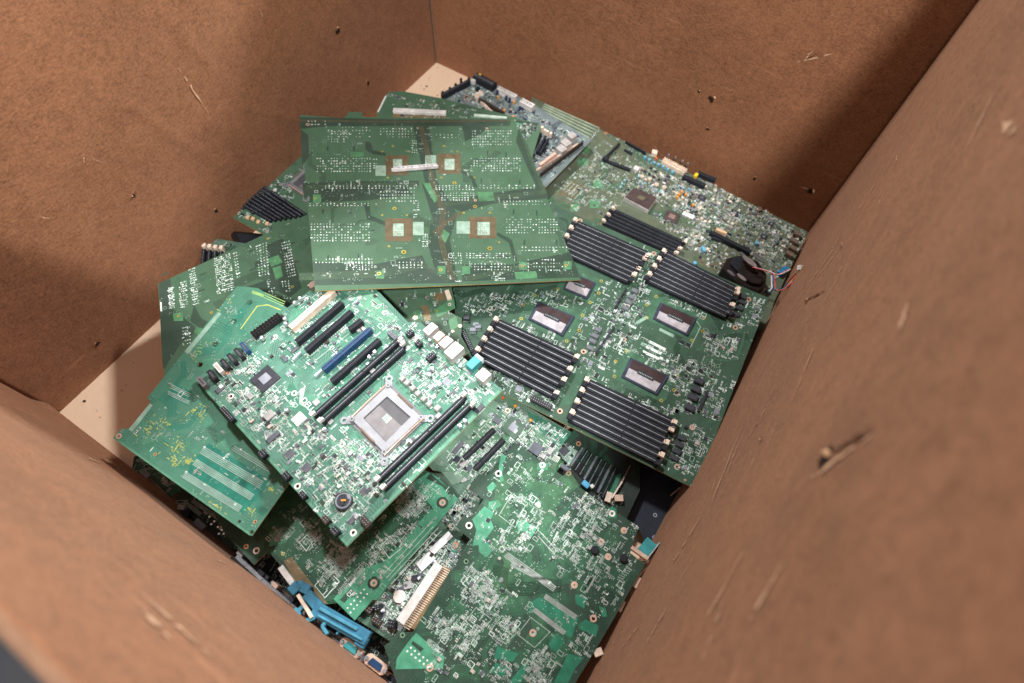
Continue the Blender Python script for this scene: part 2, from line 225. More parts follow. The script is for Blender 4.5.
["pour",[[37.6,123.6],[66.3,136.3],[59.6,9.5],[40.8,18.9],[36.4,41.0]],"pour_brightgreen",1],
["pour",[[-113.0,-55.4],[-88.4,-105.7],[-118.9,-104.9],[-120.8,-80.8]],"pour_brightgreen",1],
["pour",[[-177.7,-167.7],[71.5,-166.3],[71.9,-162.5],[-177.8,-164.3]],"pour_brightgreen",2],
["pour",[[-179.3,142.5],[-176.3,142.4],[-176.2,-167.7],[-178.4,-168.5]],"pour_brightgreen",2],
["pour",[[-96.1,43.4],[-104.3,8.3],[-118.7,5.0],[-115.8,33.1],[-101.1,44.9]],"pour_greenmid",1],
["pour",[[-99.4,14.7],[-97.8,-22.4],[-126.1,-35.9],[-123.4,-1.3]],"pour_greenmid",1],
["pour",[[-123.6,-46.3],[-118.6,-73.6],[-98.5,-70.7],[-113.8,-100.2],[-133.7,-77.9]],"pour_greenmid",2],
["pour",[[13.3,-114.0],[19.2,-137.5],[-25.3,-136.4],[-25.8,-103.4]],"pour_greenmid",1],
["lines",[[-57.5,56.8],[1.3,55.5],[-0.8,45.4]],2,1.0,"silk_dim",3],
["lines",[[-60.9,44.7],[4.1,43.9],[1.2,18.3]],6,0.8,"pour_greenmid",3],
["pour",[[-57.3,63.8],[-56.5,61.6],[-60.7,57.0],[-61.5,59.2]],"pad_pale",3],
["pour",[[-49.3,90.0],[-48.8,88.0],[-52.8,83.6],[-53.3,85.6]],"pad_pale",3],
["pour",[[-54.0,63.9],[-53.2,61.6],[-57.4,57.0],[-58.2,59.2]],"pad_pale",3],
["pour",[[-45.5,90.0],[-45.0,88.0],[-49.0,83.6],[-49.5,85.6]],"pad_pale",3],
["pour",[[-50.6,63.9],[-49.9,61.6],[-54.1,57.0],[-54.9,59.3]],"pad_pale",3],
["pour",[[-41.7,90.1],[-41.2,88.1],[-45.3,83.7],[-45.8,85.7]],"pad_pale",3],
["pour",[[-47.3,63.9],[-46.5,61.7],[-50.7,57.0],[-51.5,59.3]],"pad_pale",3],
["pour",[[-37.9,90.2],[-37.4,88.2],[-41.5,83.7],[-42.0,85.7]],"pad_pale",3],
["pour",[[-43.9,64.0],[-43.2,61.7],[-47.4,57.0],[-48.2,59.3]],"pad_pale",3],
["pour",[[-34.1,90.3],[-33.6,88.2],[-37.7,83.8],[-38.2,85.8]],"pad_pale",3],
["pour",[[-40.6,64.0],[-39.8,61.7],[-44.1,57.1],[-44.8,59.3]],"pad_pale",3],
["pour",[[-30.3,90.3],[-29.8,88.3],[-33.9,83.9],[-34.4,85.9]],"pad_pale",3],
["pour",[[-37.2,64.0],[-36.4,61.7],[-40.7,57.1],[-41.5,59.4]],"pad_pale",3],
["pour",[[-26.4,90.4],[-25.9,88.4],[-30.0,83.9],[-30.5,85.9]],"pad_pale",3],
["pour",[[-33.8,64.0],[-33.0,61.8],[-37.3,57.1],[-38.1,59.4]],"pad_pale",3],
["pour",[[-22.6,90.5],[-22.1,88.4],[-26.2,84.0],[-26.7,86.0]],"pad_pale",3],
["pour",[[-30.4,64.1],[-29.6,61.8],[-33.9,57.1],[-34.7,59.4]],"pad_pale",3],
["pour",[[-18.7,90.5],[-18.2,88.5],[-22.3,84.0],[-22.8,86.1]],"pad_pale",3],
["pour",[[-27.0,64.1],[-26.2,61.8],[-30.6,57.2],[-31.3,59.4]],"pad_pale",3],
["pour",[[-14.8,90.6],[-14.3,88.6],[-18.5,84.1],[-19.0,86.1]],"pad_pale",3],
["pour",[[-23.5,64.1],[-22.8,61.9],[-27.2,57.2],[-27.9,59.5]],"pad_pale",3],
["pour",[[-10.9,90.7],[-10.4,88.6],[-14.6,84.2],[-15.1,86.2]],"pad_pale",3],
["pour",[[-20.1,64.2],[-19.4,61.9],[-23.7,57.2],[-24.5,59.5]],"pad_pale",3],
["pour",[[-7.0,90.8],[-6.5,88.7],[-10.7,84.2],[-11.2,86.3]],"pad_pale",3],
["pour",[[-16.7,64.2],[-15.9,61.9],[-20.3,57.2],[-21.1,59.5]],"pad_pale",3],
["pour",[[-3.1,90.8],[-2.6,88.8],[-6.8,84.3],[-7.3,86.3]],"pad_pale",3],
["pour",[[-13.2,64.2],[-12.5,61.9],[-16.9,57.3],[-17.7,59.5]],"pad_pale",3],
["pour",[[0.9,90.9],[1.4,88.9],[-2.9,84.3],[-3.4,86.4]],"pad_pale",3],
["pour",[[-9.8,64.3],[-9.0,62.0],[-13.5,57.3],[-14.2,59.6]],"pad_pale",3],
["pour",[[4.8,91.0],[5.3,88.9],[1.0,84.4],[0.5,86.4]],"pad_pale",3],
["pour",[[-6.3,64.3],[-5.5,62.0],[-10.0,57.3],[-10.8,59.6]],"pad_pale",3],
["pour",[[8.8,91.0],[9.3,89.0],[5.0,84.5],[4.5,86.5]],"pad_pale",3],
["pour",[[-2.8,64.4],[-2.0,62.0],[-6.5,57.3],[-7.3,59.6]],"pad_pale",3],
["pour",[[12.8,91.1],[13.2,89.1],[8.9,84.5],[8.4,86.6]],"pad_pale",3],
["pour",[[0.7,64.4],[1.4,62.1],[-3.1,57.3],[-3.8,59.6]],"pad_pale",3],
["pour",[[16.8,91.2],[17.2,89.1],[12.9,84.6],[12.4,86.6]],"pad_pale",3],
["pour",[[4.2,64.4],[4.9,62.1],[0.4,57.4],[-0.3,59.7]],"pad_pale",3],
["pour",[[20.8,91.3],[21.2,89.2],[16.9,84.7],[16.4,86.7]],"pad_pale",3],
["pour",[[7.7,64.5],[8.5,62.1],[3.9,57.4],[3.2,59.7]],"pad_pale",3],
["pour",[[24.8,91.3],[25.3,89.3],[20.9,84.7],[20.4,86.8]],"pad_pale",3],
["slot","expansion_slot",-49.2,106.0,28.3,110.7,8.5,11,"cream",0],
["slot","expansion_slot",-57.1,82.4,23.2,85.8,7.2,11,"black",0],
["slot","expansion_slot",-56.9,62.0,22.4,64.4,7.2,11,"black",0],
["slot","expansion_slot",1.9,43.8,22.5,42.9,7.2,11,"black",0],
["slot","expansion_slot",-59.2,22.4,21.4,23.3,7.2,11,"blue",0],
["slot","expansion_slot",-62.8,0.5,18.4,1.4,7.2,11,"black",0],
["slot","memory_slot",-102.9,-19.8,32.3,-18.3,6.6,10,"black","white"],
["slot","memory_slot",-101.2,-33.6,30.5,-32.1,6.6,10,"black","white"],
["slot","memory_slot",-102.5,-140.5,32.2,-141.4,6.6,10,"black","white"],
["slot","memory_slot",-104.1,-152.8,30.5,-153.7,6.6,10,"black","white"],
["ilm",[[-9.8,-48.0],[-11.9,-127.4],[-86.4,-126.9],[-85.0,-49.6]],[[-28.6,-66.1],[-27.6,-108.8],[-69.0,-110.2],[-67.3,-66.5]]],
["box","choke",-2.7,-62.1,4.7,-61.9,6.5,6,"choke",0,{}],
["box","choke",-2.6,-70.9,4.8,-70.7,6.5,6,"choke",0,{}],
["box","choke",-2.6,-82.0,4.8,-81.8,6.5,6,"choke",0,{}],
["box","choke",-3.2,-92.4,4.2,-92.2,6.5,6,"choke",0,{}],
["box","choke",-3.2,-103.2,4.2,-103.0,6.5,6,"choke",0,{}],
["box","choke",-3.7,-113.4,3.7,-113.2,6.5,6,"choke",0,{}],
["box","choke",-7.6,-134.1,0.4,-133.9,7,6,"choke_light",0,{}],
["box","choke",-1.0,-125.1,7.0,-124.9,7,6,"choke_light",0,{}],
["cap","capacitor",27.8,-64.3,2.9,8,"cap_white"],
["cap","capacitor",36.0,-81.2,2.9,8,"cap_white"],
["cap","capacitor",27.8,-84.3,2.9,8,"cap_white"],
["cap","capacitor",26.6,-104.8,2.9,8,"cap_white"],
["cap","capacitor",26.5,-120.5,2.9,8,"cap_white"],
["cap","capacitor",13.7,-163.1,2.9,8,"cap_white"],
["cap","capacitor",4.5,-163.5,2.9,8,"cap_white"],
["cap","capacitor",2.8,-6.3,2.9,8,"cap_white"],
["cap","capacitor",-6.6,-7.1,2.9,8,"cap_white"],
["cap","capacitor",-20.1,137.2,2.9,8,"cap_white"],
["cap","capacitor",-11.0,137.9,2.9,8,"cap_white"],
["cap","capacitor",-5.1,128.9,2.9,8,"cap_white"],
["cap","capacitor",24.6,133.3,2.9,8,"cap_white"],
["cap","capacitor",32.1,127.8,2.9,8,"cap_white"],
["cap","capacitor",-45.1,126.6,2.9,8,"cap_white"],
["cap","capacitor",-49.3,118.6,2.9,8,"cap_white"],
["cap","capacitor",-84.4,125.2,2.9,8,"cap_white"],
["cap","capacitor",-124.9,13.6,2.9,8,"cap_white"],
["cap","capacitor",-109.1,-43.0,2.9,8,"cap_white"],
["slot","power_connector",-90.7,137.0,-46.2,134.7,9,12,"atxpower",0],
["box","data_port",-174.8,136.8,-175.2,119.1,6,9,"sata_grey",0,{}],
["box","data_port",-160.3,134.9,-160.8,117.1,6,9,"black",0,{}],
["box","data_port",-148.8,137.9,-149.4,119.9,6,9,"white",0,{}],
["box","data_port",-139.7,136.1,-140.3,118.1,6,9,"black",0,{}],
["box","data_port",-129.0,136.5,-129.8,118.4,6,9,"black",0,{}],
["box","data_port",-118.1,136.3,-119.0,118.1,6,9,"black",0,{}],
["box","data_port",-107.8,138.2,-108.8,119.9,6,9,"blue",0,{}],
["box","chip",-131.6,73.5,-102.6,74.1,29,2.2,"ic_dark",0,{"inset":"ic_silver"}],
["box","chip",-129.3,-5.0,-114.3,-4.8,14,1.5,"white",0,{}],
["box","chip",-150.4,26.7,-137.4,26.9,11,3,"choke_light",0,{}],
["box","chip",-162.0,-33.2,-152.0,-33.0,10,1.5,"ic",0,{}],
["box","chip",-158.6,-62.4,-148.6,-62.2,10,1.5,"ic",0,{}],
["box","chip",-166.4,-0.3,-148.4,0.1,7,2,"ic",0,{}],
["box","chip",-170.7,106.0,-160.7,106.2,8,2,"ic",0,{}],
["box","chip",-97.2,-3.7,-89.2,-3.5,8,3,"choke_light",0,{}],
["box","chip",-101.0,-37.4,-94.0,-37.2,7,3,"choke_light",0,{}],
["box","chip",-20.1,-25.0,-13.1,-24.8,7,4,"choke_light",0,{}],
["box","chip",31.3,-163.6,44.3,-163.4,7,2,"ic_dark",0,{}],
["box","chip",-129.6,-135.6,-121.6,-135.4,8,1.2,"ic",0,{}],
["box","chip",-160.8,-151.1,-151.8,-150.9,6,1.2,"ic",0,{}],
["box","chip",32.1,-106.8,41.1,-106.6,9,1.2,"ic_silver",0,{}],
["box","chip",29.0,-80.0,35.0,-79.8,5,1.2,"ic",0,{}],
["box","chip",23.1,-47.7,30.1,-47.5,5,1.5,"ic",0,{}],
["box","chip",-70.2,80.1,-58.2,80.3,5,2,"ic",0,{}],
["box","chip",-84.8,80.1,-79.8,80.1,12,2,"ic",0,{}],
["box","chip",-36.2,0.2,-27.2,0.4,7,2,"ic_silver",0,{}],
["box","chip",-148.3,67.6,-141.3,67.8,9,2,"choke_light",0,{}],
["box","chip",-131.2,-51.6,-119.2,-51.4,12,0.3,"pour_greenmid",0,{}],
["box","chip",-148.2,118.8,-140.2,119.0,3,2,"copper",0,{}],
["cap","battery_holder",-149.1,-127.6,10.5,4,"battery"],
["box","header",-178.2,77.6,-178.2,51.6,6,8,"black",0,{}],
["box","header",-178.9,-7.1,-178.9,-17.1,8,8,"black",0,{}],
["box","header",-175.7,-50.7,-175.7,-60.7,8,8,"black",0,{}],
["box","header",-176.5,-83.5,-176.5,-93.5,6,8,"black",0,{}],
["box","header",-176.1,-125.6,-176.1,-135.6,7,8,"brownblack",0,{}],
["box","header",-176.8,-143.5,-176.8,-153.5,8,8,"black",0,{}],
["box","header",-147.0,-158.9,-147.0,-172.9,8,8,"brownblack",0,{}],
["box","header",47.9,-20.3,56.9,-20.3,8,8,"black",0,{}],
["box","header",46.0,-40.7,53.0,-40.7,9,8,"black",0,{}],
["box","header",40.5,-67.4,52.5,-67.4,8,8,"black",0,{}],
["box","header",31.9,-5.7,38.9,-5.7,16,8,"ic",0,{}],
["box","header",9.1,142.3,20.1,142.7,9,8,"metal_brown",0,{}],
["box","power_connector",32.2,143.5,48.3,141.0,10,10,"cream_orange",0,{}],
["ring",-104.3,29.1,2.1,3.9,"ring_white"],
["ring",-161.6,87.2,2.1,3.9,"ring_white"],
["ring",-106.3,-71.1,2.1,3.9,"ring_white"],
["ring",-174.7,-72.3,2.1,3.9,"ring_white"],
["ring",-164.3,-162.7,2.1,3.9,"ring_white"],
["ring",58.0,95.7,2.1,3.9,"ring_white"],
["ring",59.9,141.6,2.1,3.9,"ring_white"],
["ring",-71.0,117.1,2.1,3.9,"ring_white"],
["ring",53.9,34.0,2.1,3.9,"ring_white"],
["ring",46.8,-138.9,2.1,3.9,"ring_white"],
["port",73.5,-38.5,17,12,12,"port_metal",0],
["port",72.9,-55.8,13,10,13,"port_warm",0],
["port",72.4,-69.7,16,12,14,"port_metal",0],
["port",70.8,-86.8,22,16,15,"port_metal",1],
["port",75.5,-116.4,17,12,11,"teal",2],
["port",70.7,-138.9,15,15,13,"port_metal",0],
["cap","capacitor",62.9,-61.3,2.2,6,"cap_silver"],
["cap","capacitor",63.4,-46.3,2.2,6,"cap_silver"],
["cap","capacitor",63.1,-105.0,2.2,6,"cap_silver"],
["cap","capacitor",26.4,-120.2,2.2,6,"cap_silver"],
["text","DELL",-105.5,14.3,-92.7,8,"silk"],
["pour",[[-95.6,28.5],[-90.4,24.8],[-104.2,10.8],[-106.7,1.2],[-109.3,12.4]],"silk_dim",3],
["box","slot_lever",-61.7,69.4,-76.0,67.6,2.5,5,"lever",0,{}],
["box","slot_lever",-60.1,26.3,-71.8,26.0,2.5,5,"lever",0,{}],
["clutter",[[-164.0,120.9],[-105.5,126.4],[-113.0,-55.4],[-39.3,-137.8],[-171.5,-158.4]],800,101,"dense"],
["clutter",[[-82.8,112.4],[62.1,135.7],[59.6,9.5],[-70.6,-1.8]],170,102,"dense"],
["clutter",[[40.8,18.9],[64.5,-15.4],[71.4,-157.8],[29.0,-155.4],[-3.2,-98.7],[6.7,-45.9]],330,103,"dense"],
["clutter",[[-121.0,-65.5],[-5.1,-137.1],[-170.8,-159.2]],170,104,"dense"],
["clutter",[[-178.4,141.5],[69.7,140.6],[63.6,-2.3],[74.4,-14.7],[74.4,-165.4],[-178.4,-168.5]],650,105,"dense"],
["flecks",-159.4,52.3,6,8,6,"silk",200],
["flecks",-157.0,25.3,6,8,6,"silk",201],
["flecks",-158.6,-78.9,6,8,6,"silk",202],
["flecks",26.3,-27.9,6,8,6,"silk",203],
["flecks",20.0,-7.0,6,8,6,"silk",204],
["flecks",-159.0,-113.6,6,8,6,"silk",205],
["flecks",-179.4,-111.6,6,8,6,"silk",206],
["flecks",-151.9,-11.9,6,8,6,"silk",207],
["flecks",5.2,-108.2,6,8,6,"silk",208],
["flecks",-41.4,100.7,6,8,6,"silk",209]],"grid":1},{"name":"server_board","label":"big server board along the right wall with four processor sockets and four black memory banks","category":"server board","group":"circuit boards piled in the cardboard box","mat":"pcb_dark2","edgemat":"pcb_edge","M":[[0.99611,-0.08817,0.0,0.56492],[0.08817,0.99611,0.0,-0.43687],[0.0,0.0,1.0,0.1]],"outline":[[-56.0,-170.2],[273.5,-170.2],[275.0,162.8],[-61.3,167.5],[-152.0,174.0],[-163.2,-49.0],[-116.0,-114.8]],"thick":1.7,"holes":[[-42.5,-51.4,1.5],[33.2,-53.3,1.5],[35.6,-2.3,1.5],[-43.5,-5.1,1.5],[-50.9,-28.6,1.5],[42.0,-28.0,1.5],[-16.9,22.1,1.5],[36.2,23.8,1.5],[35.5,67.4,1.5],[-19.4,65.8,1.5],[-23.6,43.6,1.5],[41.2,45.5,1.5],[122.4,39.9,1.5],[195.7,35.9,1.5],[198.5,81.3,1.5],[121.0,82.0,1.5],[114.0,61.0,1.5],[204.5,58.1,1.5],[117.7,-72.1,1.5],[189.7,-75.0,1.5],[195.9,-27.6,1.5],[117.1,-26.6,1.5],[109.7,-49.4,1.5],[200.1,-51.7,1.5],[62.3,-57.2,1.9],[71.9,-156.3,1.9],[105.8,-10.7,1.9],[248.1,145.1,1.9],[245.3,87.6,1.9],[241.8,-91.8,1.9],[242.6,-153.7,1.9],[-42.8,159.5,1.9],[88.0,155.7,1.9],[242.8,14.0,1.6],[243.4,-14.9,1.6],[268.2,-168.5,1.0],[257.9,-165.4,1.0]],"ops":[["buses",70,904,["pour_light5","trace_dark"]],
["slot","memory_slot",-68.6,-74.5,54.4,-73.8,8.3,7,"black","cream"],
["slot","memory_slot",-68.5,-83.8,54.3,-83.6,8.3,7,"black","black"],
["slot","memory_slot",-68.3,-93.1,54.1,-93.4,8.3,7,"black","cream"],
["slot","memory_slot",-68.2,-102.4,54.0,-103.2,8.3,7,"black","black"],
["slot","memory_slot",-68.0,-111.8,53.9,-113.1,8.3,7,"black","cream"],
["slot","memory_slot",-67.9,-121.1,53.8,-122.9,8.3,7,"black","black"],
["slot","memory_slot",-67.7,-130.4,53.6,-132.7,8.3,7,"black","cream"],
["slot","memory_slot",-67.6,-139.7,53.5,-142.5,8.3,7,"black","black"],
["slot","memory_slot",89.2,-99.5,212.8,-99.5,8.3,7,"black","cream"],
["slot","memory_slot",89.7,-108.4,213.0,-108.3,8.3,7,"black","black"],
["slot","memory_slot",90.1,-117.4,213.1,-117.2,8.3,7,"black","cream"],
["slot","memory_slot",90.6,-126.3,213.3,-126.0,8.3,7,"black","black"],
["slot","memory_slot",91.0,-135.3,213.4,-134.8,8.3,7,"black","cream"],
["slot","memory_slot",91.5,-144.2,213.6,-143.6,8.3,7,"black","black"],
["slot","memory_slot",91.9,-153.2,213.7,-152.5,8.3,7,"black","cream"],
["slot","memory_slot",92.4,-162.1,213.9,-161.3,8.3,7,"black","black"],
["slot","memory_slot",-44.2,148.6,78.2,146.0,8.3,7,"black","cream"],
["slot","memory_slot",-43.8,139.7,77.4,137.1,8.3,7,"black","black"],
["slot","memory_slot",-43.4,130.8,76.5,128.1,8.3,7,"black","cream"],
["slot","memory_slot",-43.0,121.9,75.7,119.2,8.3,7,"black","black"],
["slot","memory_slot",-42.5,113.1,74.9,110.2,8.3,7,"black","cream"],
["slot","memory_slot",-42.1,104.2,74.1,101.3,8.3,7,"black","black"],
["slot","memory_slot",-41.7,95.3,73.2,92.3,8.3,7,"black","cream"],
["slot","memory_slot",-41.3,86.4,72.4,83.4,8.3,7,"black","black"],
["slot","memory_slot",104.9,160.6,222.9,150.8,8.3,7,"black","cream"],
["slot","memory_slot",104.2,151.9,223.2,142.9,8.3,7,"black","black"],
["slot","memory_slot",103.6,143.3,223.6,135.0,8.3,7,"black","cream"],
["slot","memory_slot",102.9,134.6,223.9,127.1,8.3,7,"black","black"],
["slot","memory_slot",102.2,126.0,224.3,119.2,8.3,7,"black","cream"],
["slot","memory_slot",101.5,117.3,224.6,111.3,8.3,7,"black","black"],
["slot","memory_slot",100.9,108.7,225.0,103.4,8.3,7,"black","cream"],
["slot","memory_slot",100.2,100.0,225.3,95.5,8.3,7,"black","black"],
["pour",[[-46.9,-54.1],[37.4,-56.1],[40.2,0.8],[-48.2,-2.4]],"pour_light5",1],
["lga",[[-32.7,-48.2],[25.4,-49.8],[27.0,-10.6],[-33.4,-12.9]]],
["ring",-42.5,-51.4,1.5,2.6,"ring_gold"],
["ring",33.2,-53.3,1.5,2.6,"ring_gold"],
["ring",35.6,-2.3,1.5,2.6,"ring_gold"],
["ring",-43.5,-5.1,1.5,2.6,"ring_gold"],
["ring",-50.9,-28.6,1.5,2.6,"ring_gold"],
["ring",42.0,-28.0,1.5,2.6,"ring_gold"],
["pour",[[-19.9,19.6],[39.3,21.4],[38.6,70.0],[-22.8,68.3]],"pour_light5",1],
["lga",[[-10.2,24.8],[30.5,26.0],[29.9,59.4],[-12.0,58.1]]],
["ring",-16.9,22.1,1.5,2.6,"ring_gold"],
["ring",36.2,23.8,1.5,2.6,"ring_gold"],
["ring",35.5,67.4,1.5,2.6,"ring_gold"],
["ring",-19.4,65.8,1.5,2.6,"ring_gold"],
["ring",-23.6,43.6,1.5,2.6,"ring_gold"],
["ring",41.2,45.5,1.5,2.6,"ring_gold"],
["pour",[[118.1,37.7],[199.8,33.3],[203.0,83.8],[116.4,84.6]],"pour_light5",1],
["lga",[[131.0,41.8],[187.3,38.7],[189.3,73.5],[130.1,73.9]]],
["ring",122.4,39.9,1.5,2.6,"ring_gold"],
["ring",195.7,35.9,1.5,2.6,"ring_gold"],
["ring",198.5,81.3,1.5,2.6,"ring_gold"],
["ring",121.0,82.0,1.5,2.6,"ring_gold"],
["ring",114.0,61.0,1.5,2.6,"ring_gold"],
["ring",204.5,58.1,1.5,2.6,"ring_gold"],
["pour",[[113.3,-74.6],[193.6,-77.7],[200.5,-24.9],[112.6,-23.7]],"pour_light5",1],
["lga",[[126.4,-69.2],[181.7,-71.4],[186.3,-35.1],[126.2,-34.4]]],
["ring",117.7,-72.1,1.5,2.6,"ring_gold"],
["ring",189.7,-75.0,1.5,2.6,"ring_gold"],
["ring",195.9,-27.6,1.5,2.6,"ring_gold"],
["ring",117.1,-26.6,1.5,2.6,"ring_gold"],
["ring",109.7,-49.4,1.5,2.6,"ring_gold"],
["ring",200.1,-51.7,1.5,2.6,"ring_gold"],
["ring",62.3,-57.2,1.9,4.0,"ring"],
["ring",71.9,-156.3,1.9,4.0,"ring"],
["ring",105.8,-10.7,1.9,4.0,"ring"],
["ring",248.1,145.1,1.9,4.0,"ring"],
["ring",245.3,87.6,1.9,4.0,"ring"],
["ring",241.8,-91.8,1.9,4.0,"ring"],
["ring",242.6,-153.7,1.9,4.0,"ring"],
["ring",-42.8,159.5,1.9,4.0,"ring"],
["ring",88.0,155.7,1.9,4.0,"ring"],
["ring",242.8,14.0,1.6,3.2,"ring_green"],
["ring",243.4,-14.9,1.6,3.2,"ring_green"],
["ring",268.2,-168.5,1.0,1.8,"ring"],
["ring",257.9,-165.4,1.0,1.8,"ring"],
["box","choke",82.7,73.4,93.7,73.4,6.5,5,"choke_grey",0,{}],
["box","choke",82.8,60.9,93.8,60.9,6.5,5,"choke_grey",0,{}],
["box","choke",82.2,50.2,93.2,50.2,6.5,5,"choke_grey",0,{}],
["box","choke",82.3,37.9,93.3,37.9,6.5,5,"choke_grey",0,{}],
["box","choke",60.5,-15.9,71.5,-15.9,6.5,5,"choke_grey",0,{}],
["box","choke",60.7,-27.5,71.7,-27.5,6.5,5,"choke_grey",0,{}],
["box","choke",61.5,-36.7,72.5,-36.7,6.5,5,"choke_grey",0,{}],
["box","choke",63.7,-48.8,74.7,-48.8,6.5,5,"choke_grey",0,{}],
["box","choke",219.7,-23.1,232.7,-23.1,9,5,"choke_dark",0,{}],
["box","choke",220.1,-37.2,233.1,-37.2,9,5,"choke_dark",0,{}],
["box","choke",220.5,-51.0,233.5,-51.0,9,5,"choke_dark",0,{}],
["box","choke",221.9,-67.6,234.9,-67.6,9,5,"choke_dark",0,{}],
["box","choke",229.0,-113.9,240.0,-113.9,7,3,"choke_dark",0,{}],
["box","choke",229.1,-124.3,240.1,-124.3,7,3,"choke_dark",0,{}],
["box","choke",229.1,-134.6,240.1,-134.6,7,3,"choke_dark",0,{}],
["box","choke",229.2,-144.8,240.2,-144.8,7,3,"choke_dark",0,{}],
["box","choke",234.1,134.2,245.1,134.2,7,3,"choke_dark",0,{}],
["box","choke",234.2,121.8,245.2,121.8,7,3,"choke_dark",0,{}],
["box","choke",233.4,109.1,244.4,109.1,7,3,"choke_dark",0,{}],
["box","choke",233.5,144.3,244.5,144.3,7,3,"choke_dark",0,{}],
["box","choke",73.6,56.5,76.6,56.5,7,4,"black",0,{}],
["box","choke",73.7,44.1,76.7,44.1,7,4,"black",0,{}],
["box","choke",73.9,31.9,76.9,31.9,7,4,"black",0,{}],
["box","heat_spreader",85.8,-0.6,79.7,-53.9,3,4,"ic_dark",0,{}],
["box","heat_spreader",241.8,-32.0,240.6,-67.4,3,4,"ic_dark",0,{}],
["box","heat_spreader",75.6,71.5,74.1,31.2,3,4,"ic_dark",0,{}],
["box","chip",234.4,104.9,240.4,104.9,6,2,"ic_dark",0,{}],
["box","chip",202.8,-10.7,208.8,-10.7,6,2,"ic_dark",0,{}],
["box","chip",219.5,-5.4,225.5,-5.4,6,2,"ic_dark",0,{}],
["box","chip",216.6,57.4,222.6,57.4,6,2,"ic_dark",0,{}],
["box","chip",179.9,25.9,185.9,25.9,6,2,"ic_dark",0,{}],
["box","chip",189.7,25.4,195.7,25.4,6,2,"ic_dark",0,{}],
["box","header",28.5,-159.0,60.2,-159.2,8,6,"pinheader",0,{}],
["box","header",-106.6,-113.9,-76.2,-137.3,6,9,"black",0,{}],
["box","chip",-99.2,-106.2,-91.4,-101.7,6,6,"ic_silver",0,{}],
["box","chip",-95.1,-98.2,-87.3,-93.7,6,6,"ic_silver",0,{}],
["box","chip",-99.4,-96.5,-91.6,-92.0,6,6,"ic_silver",0,{}],
["box","chip",-117.3,-92.2,-108.9,-89.2,8,7,"ic_dark",0,{}],
["box","chip",76.1,-69.6,82.1,-69.6,6,1.5,"ic_silver",0,{}],
["box","chip",2.6,-154.4,11.6,-154.4,8,3,"ic_silver",0,{}],
["box","chip",261.4,120.4,268.4,120.4,7,1.2,"ic_silver",0,{}],
["box","chip",260.2,-53.8,267.2,-53.8,7,1.2,"ic_silver",0,{}],
["text","MLE",273.2,-12.0,89.0,6,"silk"],
["trace",[[219.9,12.8],[235.1,22.9],[252.0,28.3],[262.8,37.9],[262.7,62.6],[260.5,84.8]],1,1,3.4,"pour_light5",2],
["trace",[[190.0,70.4],[199.0,63.3],[197.2,23.3]],1,1,1.2,"silk_dim",3],
["trace",[[140.4,4.1],[166.6,2.9]],1,1,4.5,"silk",3],
["trace",[[139.6,-6.0],[163.7,-6.2]],1,1,4.5,"silk",3],
["trace",[[138.8,-15.9],[164.1,-15.4]],1,1,4.5,"silk",3],
["trace",[[146.2,30.7],[169.4,29.5]],1,1,5,"pad_pale2",3],
["trace",[[112.6,24.4],[122.2,41.7]],1,1,5,"pad_pale2",3],
["trace",[[83.5,18.7],[93.7,18.2]],1,1,5,"pad_pale2",3],
["trace",[[131.0,-4.8],[138.9,-4.4]],1,1,5,"pad_pale2",3],
["clutter",[[40.2,59.5],[55.8,55.2],[62.3,-57.2],[82.3,-72.6],[94.0,-70.0],[40.9,-10.5]],20,200,"dense"],
["clutter",[[35.0,48.6],[74.9,129.9],[98.0,114.4],[115.0,71.6],[114.0,-114.9],[82.9,-97.1],[41.5,-92.7]],230,201,"dense"],
["clutter",[[58.8,56.8],[103.2,98.0],[111.5,85.5],[109.9,15.0],[203.3,-11.0],[199.8,-59.8],[111.1,-34.7],[80.8,-39.7]],200,202,"dense"],
["clutter",[[204.0,58.1],[256.9,71.1],[256.7,32.7],[222.9,22.0]],80,203,"dense"],
["clutter",[[176.6,-6.8],[236.7,18.2],[268.7,-22.7],[265.3,-66.1],[216.0,-78.9],[202.3,-58.4]],200,204,"dense"],
["clutter",[[221.8,120.3],[268.5,158.3],[280.4,107.4],[235.3,79.0]],70,205,"dense"],
["clutter",[[211.9,-112.2],[232.1,-84.1],[274.1,-95.7],[272.1,-153.9],[221.0,-165.3]],110,206,"dense"],
["clutter",[[-63.5,-136.6],[57.7,-143.3],[65.7,-159.7],[-8.0,-171.6]],80,207,"dense"],
["clutter",[[-142.4,-65.2],[-82.1,-19.9],[-18.8,14.6],[26.0,22.2],[27.8,10.8],[-71.8,-39.3],[-64.5,-59.6],[-98.4,-74.0],[-128.8,-82.5]],150,208,"dense"],
["clutter",[[143.3,90.2],[197.7,94.9],[197.0,78.2],[140.4,80.2]],30,209,"dense"],
["clutter",[[136.2,-94.0],[216.0,-78.9],[200.6,-101.8],[105.8,-96.3]],60,210,"dense"],
["clutter",[[-50.4,-60.0],[47.8,-61.3],[49.4,-71.8],[-54.2,-66.0]],50,211,"dense"],
["clutter",[[238.2,41.7],[263.0,32.4],[273.8,-19.9],[261.6,-19.4]],3,212,"sparse"],
["clutter",[[69.5,157.8],[88.2,158.2],[102.1,94.8],[75.2,80.1],[65.4,121.6]],50,213,"dense"],
